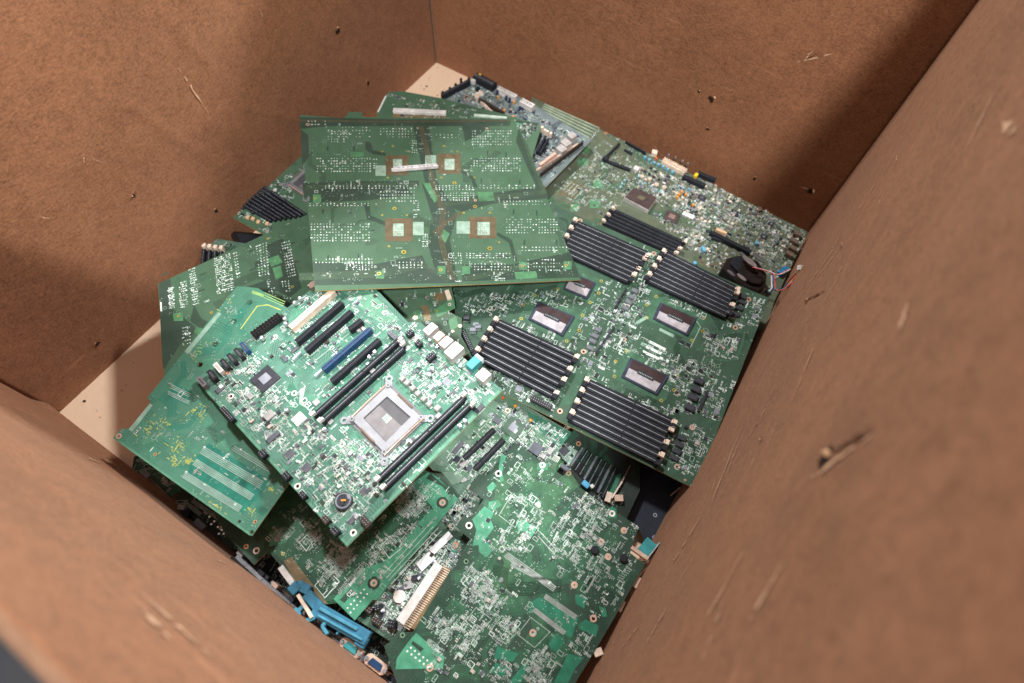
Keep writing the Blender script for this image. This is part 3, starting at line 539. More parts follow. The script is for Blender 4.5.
["clutter",[[-56.0,-170.2],[273.5,-170.2],[275.0,162.8],[-61.3,167.5],[-152.0,174.0],[-163.2,-49.0]],330,542,"under"]]},{"name":"server_board","label":"older olive green server board in the far right corner under the four-socket one","category":"server board","group":"circuit boards piled in the cardboard box","mat":"pcb_olive","edgemat":"pcb_edge","M":[[0.99939,0.03504,0.0,0.59412],[-0.03504,0.99939,0.0,-0.19462],[0.0,-0.0,1.0,0.05]],"outline":[[-340.9,156.4],[-186.0,160.4],[237.1,160.4],[245.7,-4.5],[255.2,-66.4],[-10.2,-255.9],[-200.9,-150.4]],"thick":1.7,"holes":[[-168.8,21.8,1.5],[-168.1,-19.0,1.5],[-125.7,-18.4,1.5],[-127.4,23.4,1.5],[-164.5,122.5,1.5],[-159.6,57.5,1.5],[-75.1,28.3,1.5],[-11.6,79.3,1.5],[-171.5,157.1,1.5],[-98.8,-51.1,1.5]],"ops":[["buses",50,905,["pour_brown6","trace_green2"]],
["slot","memory_slot",-59.6,-2.3,69.2,6.6,5.6,8,"black","cream"],
["slot","memory_slot",-59.5,-10.4,68.8,-0.7,5.6,8,"black","black"],
["slot","memory_slot",-59.4,-18.6,68.4,-8.0,5.6,8,"black","cream"],
["slot","memory_slot",-59.2,-26.8,68.1,-15.4,5.6,8,"black","black"],
["slot","memory_slot",-59.1,-34.9,67.7,-22.7,5.6,8,"black","cream"],
["box","slot_rail",-309.0,152.4,-188.0,159.7,2.6,2,"rail",0,{}],
["box","slot_rail",-307.7,146.6,-188.3,151.3,2.6,2,"rail",0,{}],
["box","slot_rail",-306.3,140.8,-188.5,142.9,2.6,2,"rail",0,{}],
["box","slot_rail",-304.9,135.0,-188.7,134.5,2.6,2,"rail",0,{}],
["box","slot_rail",-303.6,129.2,-189.0,126.2,2.6,2,"rail",0,{}],
["dots",[[-188.4,160.8],[-184.1,159.6],[-185.6,84.2],[-190.2,85.1]],2,16,1.4,0.9,"silk",31,"dot"],
["slot","power_connector",-48.0,155.1,0.3,152.8,11,11,"cream",0],
["cap","capacitor",-45.3,172.9,2.2,7,"cap_silver"],
["cap","capacitor",-31.5,174.7,2.2,7,"cap_silver"],
["cap","capacitor",-17.2,175.3,2.2,7,"cap_silver"],
["cap","capacitor",-5.8,174.4,2.2,7,"cap_silver"],
["cap","capacitor",-78.7,142.6,2.6,6,"cap_blue"],
["cap","capacitor",-69.1,142.0,2.6,6,"cap_blue"],
["cap","capacitor",-58.3,141.2,2.6,6,"cap_blue"],
["cap","capacitor",-49.2,141.4,2.6,6,"cap_blue"],
["cap","capacitor",-40.1,141.6,2.6,6,"cap_blue"],
["cap","capacitor",-29.8,140.6,2.6,6,"cap_blue"],
["cap","capacitor",-19.8,140.4,2.6,6,"cap_blue"],
["cap","capacitor",-56.6,85.7,2.0,4,"cap_blue2"],
["cap","capacitor",-48.0,87.8,2.0,4,"cap_blue2"],
["cap","capacitor",-35.5,88.1,2.0,4,"cap_blue2"],
["cap","capacitor",-23.7,86.4,2.0,4,"cap_blue2"],
["cap","capacitor",-15.3,87.4,2.0,4,"cap_blue2"],
["cap","capacitor",4.9,118.9,2.0,4,"cap_blue2"],
["cap","capacitor",13.8,120.3,2.0,4,"cap_blue2"],
["cap","capacitor",-65.3,96.0,2.0,4,"cap_blue2"],
["cap","capacitor",-81.5,72.8,2.0,4,"cap_blue2"],
["cap","capacitor",-81.2,62.6,2.0,4,"cap_blue2"],
["cap","capacitor",-80.0,54.2,2.0,4,"cap_blue2"],
["cap","coil",-60.6,99.4,3.4,4,"cream"],
["cap","coil",-46.2,102.5,3.4,4,"cream"],
["cap","coil",-29.2,97.8,3.4,4,"cream"],
["cap","coil",-15.1,100.3,3.4,4,"cream"],
["box","chip",-64.7,114.2,-59.7,114.2,4,3,"ic_dark",0,{}],
["box","chip",-55.1,113.3,-50.1,113.3,4,3,"ic_dark",0,{}],
["box","chip",-45.4,112.4,-40.4,112.4,4,3,"ic_dark",0,{}],
["box","chip",-34.6,112.4,-29.6,112.4,4,3,"ic_dark",0,{}],
["box","chip",-49.0,125.6,-44.0,125.6,4,3,"ic_dark",0,{}],
["box","chip",-59.7,128.5,-54.7,128.5,4,3,"ic_dark",0,{}],
["box","chip",-23.4,115.3,-18.4,115.3,4,3,"ic_dark",0,{}],
["box","chip",-23.2,128.5,-18.2,128.5,4,3,"ic_dark",0,{}],
["box","connector",-73.9,159.5,-64.5,162.9,10,9,"cream",0,{}],
["box","chip",-82.7,108.9,-72.7,108.9,9,6,"white",0,{}],
["cap","capacitor",15.0,99.6,2.2,6,"orange"],
["cap","capacitor",16.0,107.9,2.2,6,"orange"],
["cap","capacitor",46.6,92.5,2.2,6,"orange"],
["cap","capacitor",-60.0,152.5,2.2,6,"orange_red"],
["cap","capacitor",15.3,92.2,2.2,6,"orange"],
["cap","capacitor",25.3,107.0,2.2,6,"orange"],
["cap","capacitor",23.5,120.9,2.2,6,"cap_blue"],
["cap","capacitor",23.9,96.0,2.2,6,"cream"],
["cap","capacitor",10.2,98.6,2.2,6,"cream"],
["lga_open",[[-60.7,31.4],[-10.7,30.8],[-12.5,66.4],[-58.8,63.0]]],
["box","chip",15.0,47.3,39.8,49.9,22,3,"ic_lid",0,{"inset":"ic_lid2"}],
["box","label",38.9,69.1,60.8,70.3,9,2,"white",0,{}],
["box","chip",44.0,118.8,58.0,120.0,12,2.5,"ic_dark",0,{"inset":"ic"}],
["box","chip",107.4,121.5,120.4,122.5,13,2,"ic_dark",0,{"inset":"ic_silver"}],
["box","chip",172.6,137.1,181.6,137.7,9,2,"ic_dark",0,{"inset":"ic_silver"}],
["box","chip",172.9,103.0,182.9,103.6,10,2,"ic_dark",0,{"inset":"ic_silver"}],
["box","connector",97.5,53.1,173.8,53.3,7,10,"black",0,{}],
["box","connector",105.4,46.0,169.1,62.6,3,6,"ic_dark",0,{}],
["box","connector",103.3,65.5,122.6,67.0,5,8,"cream_orange",0,{}],
["box","connector",1.2,140.3,44.7,142.9,8,9,"black",0,{}],
["box","connector",20.4,163.4,54.1,166.9,7,9,"black",0,{}],
["box","connector",17.1,152.6,23.1,152.6,9,12,"yellow",0,{}],
["box","connector",-127.5,155.8,-82.3,152.6,3,6,"black",0,{}],
["box","connector",-136.2,92.7,-86.0,99.8,6,5,"black",0,{}],
["box","connector",-137.9,98.4,-134.7,144.9,4,6,"black",0,{}],
["box","connector",-119.5,139.1,-103.2,137.1,5,4,"black",0,{}],
["box","connector",-140.5,95.0,-130.5,95.0,9,8,"black",0,{}],
["box","port",216.9,138.8,229.9,138.8,8,9,"metal_brown",0,{}],
["box","port",217.8,120.9,230.8,120.9,8,9,"metal_brown",0,{}],
["box","port",221.9,105.6,234.9,105.6,8,9,"metal_brown",0,{}],
["box","port",221.8,90.5,234.8,90.5,8,9,"metal_brown",0,{}],
["box","connector",230.5,42.3,236.4,61.0,8,9,"blue_bright",0,{}],
["cap","capacitor",173.8,81.2,3.2,6,"cap_blue"],
["cap","capacitor",102.8,17.9,3.2,6,"cap_blue"],
["cap","capacitor",106.6,14.6,3.2,6,"cap_blue"],
["cap","capacitor",105.7,-18.7,3.2,6,"cap_blue"],
["cap","capacitor",229.7,1.8,3.2,6,"cap_blue"],
["cap","capacitor",146.3,154.1,5,5,"metal_brown"],
["cap","capacitor",184.4,36.2,5,8,"cap_silver"],
["pour",[[-166.1,-25.1],[-163.4,17.9],[-133.8,18.7],[-134.0,-16.9]],"pour_brown6",1],
["lines",[[-160.3,-10.7],[-158.5,16.2],[-132.0,9.7]],5,1.0,"silk_dim",3],
["pour",[[-181.6,71.3],[-165.6,82.9],[-155.3,66.0],[-171.1,54.5]],"pour_light",1],
["pour",[[-111.1,-0.3],[-95.8,10.8],[-85.4,-6.5],[-100.6,-17.5]],"pour_light",1],
["pour",[[-188.9,101.9],[-178.1,109.7],[-168.8,94.3],[-179.4,86.6]],"pour_light",1],
["pour",[[-129.6,42.4],[-116.6,51.9],[-105.9,33.8],[-118.7,24.5]],"pour_light",1],
["pour",[[-132.6,-30.9],[-120.0,-21.7],[-111.6,-35.2],[-124.1,-44.3]],"pour_light",1],
["ring",-168.8,21.8,1.5,2.8,"ring_green"],
["ring",-168.1,-19.0,1.5,2.8,"ring_green"],
["ring",-125.7,-18.4,1.5,2.8,"ring_green"],
["ring",-127.4,23.4,1.5,2.8,"ring_green"],
["ring",-164.5,122.5,1.5,2.8,"ring_green"],
["ring",-159.6,57.5,1.5,2.8,"ring_green"],
["ring",-75.1,28.3,1.5,2.8,"ring_green"],
["ring",-11.6,79.3,1.5,2.8,"ring_green"],
["ring",-171.5,157.1,1.5,3.2,"ring_copper"],
["ring",-98.8,-51.1,1.5,3.2,"ring"],
["clutter",[[-81.9,114.1],[43.3,152.4],[84.8,68.1],[6.0,59.6],[-73.3,72.9]],420,301,"dense_warm"],
["clutter",[[46.5,83.0],[59.2,178.9],[228.1,145.9],[232.3,-14.1],[111.5,-8.2]],600,302,"dense_warm"],
["clutter",[[-194.0,-19.8],[-218.5,68.7],[-84.1,135.4],[-22.4,61.3],[-77.6,-20.6]],200,303,"mid"],
["clutter",[[-168.0,-16.3],[-173.8,141.2],[-90.5,129.5],[-74.4,61.8],[-119.1,-40.7]],170,304,"mid"],
["clutter",[[-31.4,40.7],[85.9,43.3],[153.0,21.6],[86.4,4.3]],130,305,"dense_warm"],
["clutter",[[-186.0,160.4],[237.1,160.4],[236.3,81.5],[-78.0,124.4]],200,306,"mid"],
["clutter",[[-25.2,162.9],[239.6,154.1],[235.8,61.0],[66.8,42.9]],330,307,"dense_warm"]]},{"name":"motherboard","label":"blue-grey motherboard at the back corner with white plugs and a row of metal ports","category":"motherboard","group":"circuit boards piled in the cardboard box","mat":"pcb_blue","edgemat":"pcb_edge","M":[[0.23743,-0.9714,0.0,0.27004],[0.9714,0.23743,-0.0,-0.13199],[0.0,0.0,1.0,0.072]],"outline":[[-49.5,135.0],[35.4,135.0],[55.9,81.8],[70.1,-9.5],[83.3,-138.3],[-62.9,-161.9],[-132.2,-42.2]],"thick":1.7,"holes":[],"ops":[["buses",20,906,["trace_blue","ic_dark"]],
["box","power_connector",-52.8,127.8,13.9,123.3,7,12,"black",0,{}],
["box","connector_pin",-50.5,129.8,-46.5,129.8,4,15,"black",0,{}],
["box","connector_pin",-33.2,128.9,-29.2,128.9,4,15,"black",0,{}],
["box","connector_pin",-0.3,134.2,3.7,134.2,4,15,"black",0,{}],
["box","connector_pin",12.3,125.4,16.3,125.4,4,15,"black",0,{}],
["box","connector_pin",-17.6,129.7,-13.6,129.7,4,15,"black",0,{}],
["box","power_connector",31.5,127.7,39.8,80.0,16,12,"black",0,{}],
["box","connector_tab",38.3,123.0,38.9,118.3,3,13,"yellow",0,{}],
["box","connector",18.6,120.5,27.0,123.5,9,8,"white",0,{}],
["box","power_connector",40.8,71.7,49.5,29.5,9,12,"white",0,{}],
["box","power_connector",49.8,17.2,55.0,-11.5,12,12,"white",0,{}],
["cap","capacitor",36.0,67.6,2.6,9,"navy"],
["cap","capacitor",38.0,44.7,2.6,9,"navy"],
["cap","capacitor",39.0,36.5,2.6,9,"navy"],
["cap","capacitor",37.4,6.7,2.6,9,"navy"],
["box","chip",11.3,99.8,18.9,102.6,7,6,"black",0,{}],
["box","memory_slot",-4.8,75.9,5.1,16.8,5,9,"brownblack",0,{}],
["box","slot_rail",-2.8,89.5,-8.7,34.7,3,7,"cream",0,{}],
["box","slot_rail",0.5,91.4,14.5,86.2,6,7,"cream",0,{}],
["cap","capacitor",28.9,57.7,2.2,6,"orange"],
["cap","capacitor",11.6,23.7,2.2,6,"orange"],
["cap","capacitor",13.1,0.1,2.2,6,"orange"],
["cap","capacitor",42.5,27.4,2.2,6,"orange"],
["box","latch",27.4,-61.9,32.0,-60.1,5,11,"cream",0,{}],
["box","latch",26.3,-70.0,30.9,-68.2,5,11,"cream",0,{}],
["box","latch",27.5,-75.6,32.1,-73.8,5,11,"cream",0,{}],
["box","latch",28.4,-83.2,33.0,-81.4,5,11,"cream",0,{}],
["box","memory_slot",18.9,-68.7,-19.5,-87.2,4,9,"black",0,{}],
["box","memory_slot",20.4,-79.1,-18.8,-96.6,4,9,"black",0,{}],
["box","memory_slot",19.3,-87.1,-17.5,-102.1,4,9,"black",0,{}],
["pour",[[-25.9,-91.0],[7.4,-94.8],[11.7,-107.5],[-35.8,-107.9]],"ic_dark",3],
["port",53.3,-113.8,13,14,14,"port_metal",0],
["port",32.2,-119.1,14,17,14,"port_metal",0],
["port",15.6,-123.8,14,16,14,"port_metal",0],
["box","port",-39.8,-124.3,1.2,-123.2,6,12,"port_warm",0,{}],
["box","port",-53.3,-125.3,52.6,-130.7,4,6,"port_warm",0,{}],
["box","port_shield",-53.6,-138.5,61.1,-135.2,2,10,"brownblack",0,{}],
["clutter",[[-38.5,121.4],[27.2,122.9],[73.7,-129.6],[-43.3,-154.7],[-32.7,-67.0]],600,401,"dense_blue"],
["ringflat",-13.8,98.4,6,8,"ring_copper"]]},{"name":"circuit_board","label":"small-edged green board behind the topmost one with a long white edge connector","category":"circuit board","group":"circuit boards piled in the cardboard box","mat":"pcb_mid","edgemat":"pcb_edge","M":[[-0.96744,0.25311,0.0,0.21138],[-0.25311,-0.96744,0.0,-0.20285],[0.0,0.0,1.0,0.088]],"outline":[[158.3,-36.1],[134.6,-47.5],[60.2,-53.9],[-59.0,-53.9],[-133.9,-50.2],[-142.1,-42.2],[-150.1,51.0],[-147.6,100.6],[124.9,110.0],[154.7,22.1]],"thick":1.7,"holes":[],"ops":[["buses",22,907,["trace_p1","pcb_dark"]],
["box","edge_connector",127.1,9.9,33.2,-16.6,9,6,"white",0,{}],
["pour",[[127.1,12.3],[33.3,-15.5],[28.6,-3.4],[120.9,26.6]],"gold_brown",2],
["lines",[[127.1,12.3],[120.9,26.6],[28.6,-3.4]],22,0.7,"pour_brown",3],
["box","edge_connector",-16.6,-29.8,-76.3,-42.8,5,4,"white_green",0,{}],
["clutter",[[152.6,-32.4],[58.2,-48.8],[-120.8,-42.8],[-132.1,-6.7],[107.8,24.7]],160,411,"mid"],
["pour",[[-80.0,-43.9],[-135.7,-52.9],[-124.9,-6.6],[-100.6,-12.0]],"pcb_dark",1],
["clutter",[[-94.6,-38.3],[-136.7,-49.6],[-126.6,6.6],[-100.6,-12.0]],30,412,"mid"],
["pour",[[-83.3,-41.5],[-106.5,-40.7],[-105.8,-35.1],[-84.9,-36.6]],"pour_brightgreen",2],
["pour",[[-105.1,-13.6],[-118.7,-18.4],[-120.1,2.0],[-109.2,-1.1]],"pour_brightgreen",2],
["trace",[[157.5,-24.9],[154.1,19.1]],1,1,3,"silk",3]]},{"name":"server_board","label":"server board at the far left with black memory slots and a blue push pin","category":"server board","group":"circuit boards piled in the cardboard box","mat":"pcb_mid","edgemat":"pcb_edge","M":[[-0.99912,0.04203,0.0,0.04705],[-0.04203,-0.99912,0.0,-0.46575],[0.0,0.0,1.0,0.062]],"outline":[[65.0,108.6],[73.0,85.2],[77.1,4.5],[82.7,-120.3],[45.9,-193.0],[-155.5,-89.3],[-147.6,95.6],[-40.6,108.6]],"thick":1.7,"holes":[],"ops":[["buses",22,908,["trace_p1","pcb_dark"]],
["slot","memory_slot",53.4,31.3,-55.2,42.5,4.4,7,"black",0],
["slot","memory_slot",53.0,38.3,-49.2,48.3,4.4,7,"black",0],
["slot","memory_slot",52.7,45.4,-43.2,54.0,4.4,7,"black",0],
["slot","memory_slot",52.3,52.4,-37.2,59.8,4.4,7,"black",0],
["slot","memory_slot",51.9,59.4,-31.2,65.5,4.4,7,"black",0],
["slot","memory_slot",51.5,66.4,-25.2,71.3,4.4,7,"black",0],
["slot","memory_slot",51.2,73.5,-19.2,77.0,4.4,7,"black",0],
["slot","memory_slot",50.8,80.5,-13.2,82.8,4.4,7,"black",0],
["slot","memory_slot",63.1,30.4,12.2,41.1,3.6,5,"black",0],
["slot","memory_slot",62.5,38.2,14.2,48.4,3.6,5,"black",0],
["slot","memory_slot",62.0,46.0,16.3,55.7,3.6,5,"black",0],
["slot","memory_slot",61.4,53.8,18.3,63.0,3.6,5,"black",0],
["slot","memory_slot",60.8,61.5,20.3,70.2,3.6,5,"black",0],
["slot","memory_slot",60.3,69.3,22.4,77.5,3.6,5,"black",0],
["slot","memory_slot",59.7,77.1,24.4,84.8,3.6,5,"black",0],
["box","latch",64.3,81.4,68.9,77.6,6,9,"white",0,{}],
["box","latch",66.7,61.3,71.3,57.5,6,9,"white",0,{}],
["box","latch",66.1,40.8,70.7,37.0,6,9,"white",0,{}],
["box","latch",61.4,94.5,67.6,89.3,7,10,"black",0,{}],
["box","latch",62.8,72.7,69.0,67.5,7,10,"black",0,{}],
["box","latch",64.0,52.6,70.2,47.4,7,10,"black",0,{}],
["box","latch",62.0,32.5,68.2,27.3,7,10,"black",0,{}],
["pushpin",59.8,6.1,"blue_pin"],
["ilm2",[[21.1,8.2],[19.1,-46.2],[-41.3,-30.1],[-30.5,13.9]]],
["box","connector",62.8,-33.4,71.2,-30.4,8,8,"black",0,{}],
["box","connector",64.7,-87.3,74.5,-77.5,9,9,"black",0,{}],
["box","chip",60.8,-52.2,66.4,-50.2,6,4,"cream",0,{}],
["box","chip",49.8,-46.4,55.4,-44.4,6,4,"cream",0,{}],
["box","chip",52.3,-37.4,57.9,-35.4,6,4,"cream",0,{}],
["box","chip",23.6,95.2,29.2,97.2,6,4,"cream_orange",0,{}],
["box","chip",14.3,92.6,19.9,94.6,6,4,"cream_orange",0,{}],
["box","chip",2.2,93.1,7.8,95.1,6,4,"cream_orange",0,{}],
["box","chip",-12.8,88.3,-7.2,90.3,6,4,"cream_orange",0,{}],
["box","chip",26.0,23.4,31.2,26.4,6,2,"white",0,{}],
["clutter",[[62.4,96.8],[72.4,9.8],[76.1,-112.2],[0.4,-20.6],[-28.1,104.1]],180,421,"dense"]]},{"name":"circuit_board","label":"sliver of green face-down board showing between the top board and the motherboard ports","category":"circuit board","group":"circuit boards piled in the cardboard box","mat":"pcb_mid","edgemat":"pcb_edge","M":[[0.8114,-0.58449,0.0,0.42953],[0.58449,0.8114,0.0,-0.56304],[0.0,0.0,1.0,0.118]],"outline":[[-89.1,83.7],[12.0,83.7],[23.7,20.9],[10.5,16.3],[14.8,5.9],[33.6,-4.9],[31.9,-34.6],[44.2,-60.7],[2.2,-90.0],[-83.8,-20.2]],"thick":1.7,"holes":[[-34.0,-1.4,1.6],[-17.7,31.7,1.1199999999999999],[30.7,-18.1,1.2800000000000002],[-2.6,8.5,0.8],[15.6,18.6,1.2800000000000002],[20.2,-26.4,0.96]],"ops":[["buses",22,909,["trace_p1","pcb_dark"]],
["pour",[[-9.6,36.0],[6.9,42.3],[9.8,28.4],[-2.7,23.2]],"gold_brown",2],
["box","edge_connector",11.8,40.6,16.1,25.6,7,6,"cream",0,{}],
["pour",[[-7.4,11.0],[21.5,28.0],[24.3,12.0],[-1.6,-2.6]],"pour_light",1],
["pour",[[-25.8,18.4],[-15.2,18.0],[-11.1,-6.7],[-20.5,-8.5]],"gold_brown",1],
["pour",[[-38.0,7.7],[-28.5,11.8],[-22.6,0.4],[-35.7,-7.9]],"pour_light",2],
["pour",[[13.7,-7.6],[25.1,-1.4],[28.8,-19.1],[17.4,-25.2]],"pour_light",2],
["ring",-34.0,-1.4,1.6,3.4,"ring"],
["ring",-17.7,31.7,1.1199999999999999,2.38,"ring"],
["ring",30.7,-18.1,1.2800000000000002,2.72,"ring"],
["ring",-2.6,8.5,0.8,1.7,"ring_gold"],
["ring",15.6,18.6,1.2800000000000002,2.72,"ring_white"],
["ring",20.2,-26.4,0.96,2.04,"ring"],
["clutter",[[-72.1,38.4],[9.0,53.0],[23.5,-7.9],[30.2,-57.0],[-27.0,-5.9]],40,431,"mid"]]},{"name":"circuit_board","label":"pale grey-green crowded board with two short black slots, beside the front motherboard","category":"circuit board","group":"circuit boards piled in the cardboard box","mat":"pcb_grey","edgemat":"pcb_edge","M":[[0.11942,-0.99284,0.0,0.61754],[0.99284,0.11942,0.0,-0.66119],[0.0,0.0,1.0,0.078]],"outline":[[-84.9,117.5],[58.4,117.5],[61.7,23.8],[71.8,-50.6],[51.6,-46.8],[15.8,-67.5],[-76.1,-80.0],[-98.4,-13.9]],"thick":1.7,"holes":[[39.2,37.0,1.9],[23.2,-83.2,1.8]],"ops":[["buses",30,910,["pour_light5","pour_light"]],
["slot","expansion_slot",-53.0,36.7,3.5,32.4,7,8,"black",0],
["slot","expansion_slot",-54.5,15.9,1.0,12.6,7,8,"black",0],
["box","chip",11.7,13.6,36.7,15.4,25,2,"ic_green",0,{"inset":"ic_silver"}],
["box","chip",13.5,39.0,22.5,39.4,12,2.5,"ic",0,{}],
["box","chip",12.8,-28.8,28.8,-28.0,16,2.5,"ic",0,{}],
["box","chip",-63.2,44.3,-55.2,44.7,8,2.5,"ic_dark",0,{}],
["box","chip",-63.7,33.2,-54.7,33.6,7,2.5,"choke_light",0,{}],
["box","chip",-56.6,53.5,-36.6,54.5,7,2.5,"ic",0,{}],
["box","chip",26.2,-45.5,36.2,-44.9,8,2.5,"choke_light",0,{}],
["box","chip",15.7,-42.3,22.7,-41.9,7,2.5,"choke_light",0,{}],
["box","chip",-61.5,23.1,-54.5,23.5,7,2.5,"ic",0,{}],
["box","chip",-78.8,17.3,-70.8,17.7,6,2.5,"choke_light",0,{}],
["box","chip",33.3,15.0,39.3,15.4,5,2.5,"ic",0,{}],
["cap","capacitor",48.1,2.7,2.2,4,"orange"],
["cap","capacitor",50.8,32.8,2.2,4,"orange"],
["cap","capacitor",49.1,54.1,2.2,4,"orange_red"],
["cap","capacitor",52.2,-23.2,2.2,4,"cap_silver"],
["ring",39.2,37.0,1.9,4,"ring"],
["ring",23.2,-83.2,1.8,3.6,"ring_copper"],
["box","chip",23.3,-58.6,32.1,-57.0,10,2,"white",0,{}],
["box","chip",21.9,-74.3,27.9,-74.3,12,5,"ic",0,{}],
["pour",[[56.4,16.6],[70.9,-52.4],[43.5,-51.9],[42.5,-9.4]],"pour_greenmid",1],
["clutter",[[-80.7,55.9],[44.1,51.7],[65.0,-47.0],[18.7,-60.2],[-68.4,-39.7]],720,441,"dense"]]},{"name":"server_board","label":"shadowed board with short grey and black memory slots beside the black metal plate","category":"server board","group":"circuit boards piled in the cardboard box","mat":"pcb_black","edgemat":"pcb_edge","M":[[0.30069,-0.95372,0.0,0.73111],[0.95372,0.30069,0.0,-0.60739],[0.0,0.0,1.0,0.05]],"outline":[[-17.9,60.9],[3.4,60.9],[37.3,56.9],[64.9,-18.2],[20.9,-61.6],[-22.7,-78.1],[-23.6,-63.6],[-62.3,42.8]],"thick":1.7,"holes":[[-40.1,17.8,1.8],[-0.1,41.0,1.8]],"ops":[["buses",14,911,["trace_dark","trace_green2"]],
["box","chip",-29.3,45.9,-17.3,46.3,12,1.5,"ic",0,{}],
["pour",[[-17.9,59.8],[-6.4,29.0],[-31.6,22.9],[-31.5,53.4]],"pad_pale2",1],
["slot","memory_slot",-1.0,32.0,-32.0,23.6,4,7,"ic",0],
["slot","memory_slot",1.3,24.7,-31.4,14.9,4,7,"black",0],
["slot","memory_slot",3.6,17.4,-30.9,6.3,4,7,"black",0],
["slot","memory_slot",5.9,10.2,-30.3,-2.3,4,7,"ic",0],
["slot","memory_slot",8.2,3.0,-29.8,-10.8,4,7,"black",0],
["slot","memory_slot",10.5,-4.2,-29.2,-19.3,4,7,"black",0],
["slot","memory_slot",12.7,-11.4,-28.7,-27.7,4,7,"ic",0],
["slot","memory_slot",15.0,-18.5,-28.2,-36.1,4,7,"black",0],
["box","chip",-46.6,45.0,-35.6,45.0,10,2,"white",0,{}],
["box","latch",-34.7,-3.5,-32.9,-14.0,8,8,"blue_pin",0,{}],
["box","latch",-31.2,-16.4,-26.2,-16.4,5,8,"white",0,{}],
["ring",-40.1,17.8,1.8,3.6,"ring_copper"],
["ring",-0.1,41.0,1.8,3.6,"ring_copper"],
["pour",[[-1.5,-20.5],[18.1,-29.1],[-18.9,-46.6],[-22.0,-29.6]],"pour_greenmid",1],
["box","slot_rail",8.0,-37.8,-18.7,-45.0,2,6,"cream",0,{}],
["box","slot_rail",33.2,-28.6,8.0,-37.8,2,6,"metal_brown",0,{}],
["box","port",-16.3,-47.4,-7.1,-55.2,9,8,"port_warm",0,{}],
["box","connector",-27.1,-44.8,-14.9,-37.8,8,6,"cream",0,{}],
["clutter",[[-23.9,-31.6],[-6.0,-53.6],[-19.9,-63.7],[-33.9,-37.9]],30,451,"dense"],
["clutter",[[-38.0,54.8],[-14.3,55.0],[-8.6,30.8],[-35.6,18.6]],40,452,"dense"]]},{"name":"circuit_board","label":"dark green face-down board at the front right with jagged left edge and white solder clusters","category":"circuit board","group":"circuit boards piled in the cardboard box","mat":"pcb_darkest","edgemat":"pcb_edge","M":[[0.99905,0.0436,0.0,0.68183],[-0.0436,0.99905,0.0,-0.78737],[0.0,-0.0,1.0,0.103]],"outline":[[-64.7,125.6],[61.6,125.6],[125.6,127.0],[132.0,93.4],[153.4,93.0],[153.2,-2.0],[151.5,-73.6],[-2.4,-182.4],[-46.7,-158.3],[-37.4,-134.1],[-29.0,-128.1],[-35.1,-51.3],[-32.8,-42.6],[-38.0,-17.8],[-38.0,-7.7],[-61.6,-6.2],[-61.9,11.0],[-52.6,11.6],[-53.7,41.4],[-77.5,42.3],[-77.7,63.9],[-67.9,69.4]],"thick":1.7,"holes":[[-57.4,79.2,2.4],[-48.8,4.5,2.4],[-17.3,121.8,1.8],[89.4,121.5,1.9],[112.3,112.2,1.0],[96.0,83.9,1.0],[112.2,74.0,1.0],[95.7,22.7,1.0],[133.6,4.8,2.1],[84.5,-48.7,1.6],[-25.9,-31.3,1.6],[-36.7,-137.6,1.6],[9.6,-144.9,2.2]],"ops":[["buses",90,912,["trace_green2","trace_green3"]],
["pour",[[-47.3,35.0],[-33.2,35.7],[-31.1,26.3],[-22.1,20.5],[-22.1,5.4],[-22.9,-4.2],[-30.6,-12.7],[-38.3,5.8],[-50.0,12.8]],"pour_emerald",1],
["pour",[[-70.3,102.4],[-63.1,104.1],[-54.7,83.2],[-46.3,76.0],[-49.0,70.8],[-62.8,87.4]],"pour_emerald",1],
["pour",[[-59.1,55.4],[-57.3,66.4],[-50.3,64.9],[-50.6,52.7]],"pour_emerald",1],
["pour",[[-46.1,42.2],[-38.1,51.1],[-30.0,49.0],[-34.7,37.7],[-41.5,36.0]],"pour_emerald",1],
["pour",[[15.8,39.9],[17.1,51.6],[22.3,50.7],[22.7,37.9]],"pour_emerald",1],
["pour",[[21.4,-3.3],[21.7,-0.2],[35.3,0.8],[35.6,-2.7]],"pour_emerald",1],
["pour",[[-3.5,43.0],[4.5,51.8],[14.0,49.3],[13.0,39.5],[5.0,35.3]],"pour_emerald",1],
["pour",[[-25.9,-6.4],[-17.1,2.9],[-7.3,-2.0],[-8.5,-13.1],[-19.2,-13.4]],"pour_emerald",1],
["pour",[[-23.6,120.6],[-12.6,128.5],[-7.8,120.2],[-20.1,113.1]],"pour_emerald",1],
["pour",[[-25.6,-126.8],[16.1,-126.8],[21.8,-136.9],[-20.9,-168.5],[-26.7,-159.1],[-26.8,-139.5]],"pour_emerald",1],
["pour",[[67.9,-33.8],[63.2,-25.1],[68.9,-12.7],[119.0,-5.7],[123.7,-26.7],[117.6,-28.7],[107.3,-24.5],[71.5,-24.0],[71.9,-32.1]],"pour_emerald2",1],
["pour",[[58.7,-84.1],[83.1,-75.8],[82.0,-86.6],[63.2,-95.5]],"pour_emerald2",1],
["pour",[[124.6,-14.5],[126.1,-3.0],[144.8,-1.3],[142.6,-9.8]],"pour_emerald2",1],
["pour",[[131.8,20.0],[140.2,22.5],[145.6,15.6],[141.3,12.5]],"pour_emerald2",1],
["pour",[[131.9,-76.9],[129.3,-43.0],[146.4,-35.4],[143.8,-50.5],[145.1,-67.5]],"pour_emerald2",1],
["pour",[[105.7,-48.5],[106.3,-34.4],[118.7,-32.5],[119.2,-50.2]],"pour_emerald2",1],
["pour",[[102.3,14.7],[113.8,20.5],[119.4,7.6],[107.6,6.4]],"pour_emerald2",1],
["pour",[[66.1,-109.8],[67.5,-97.9],[83.9,-92.9],[82.5,-104.8]],"pour_emerald2",1],
["pour",[[90.8,-106.0],[94.1,-79.0],[98.5,-78.2],[102.3,-97.8]],"pour_emerald2",1],
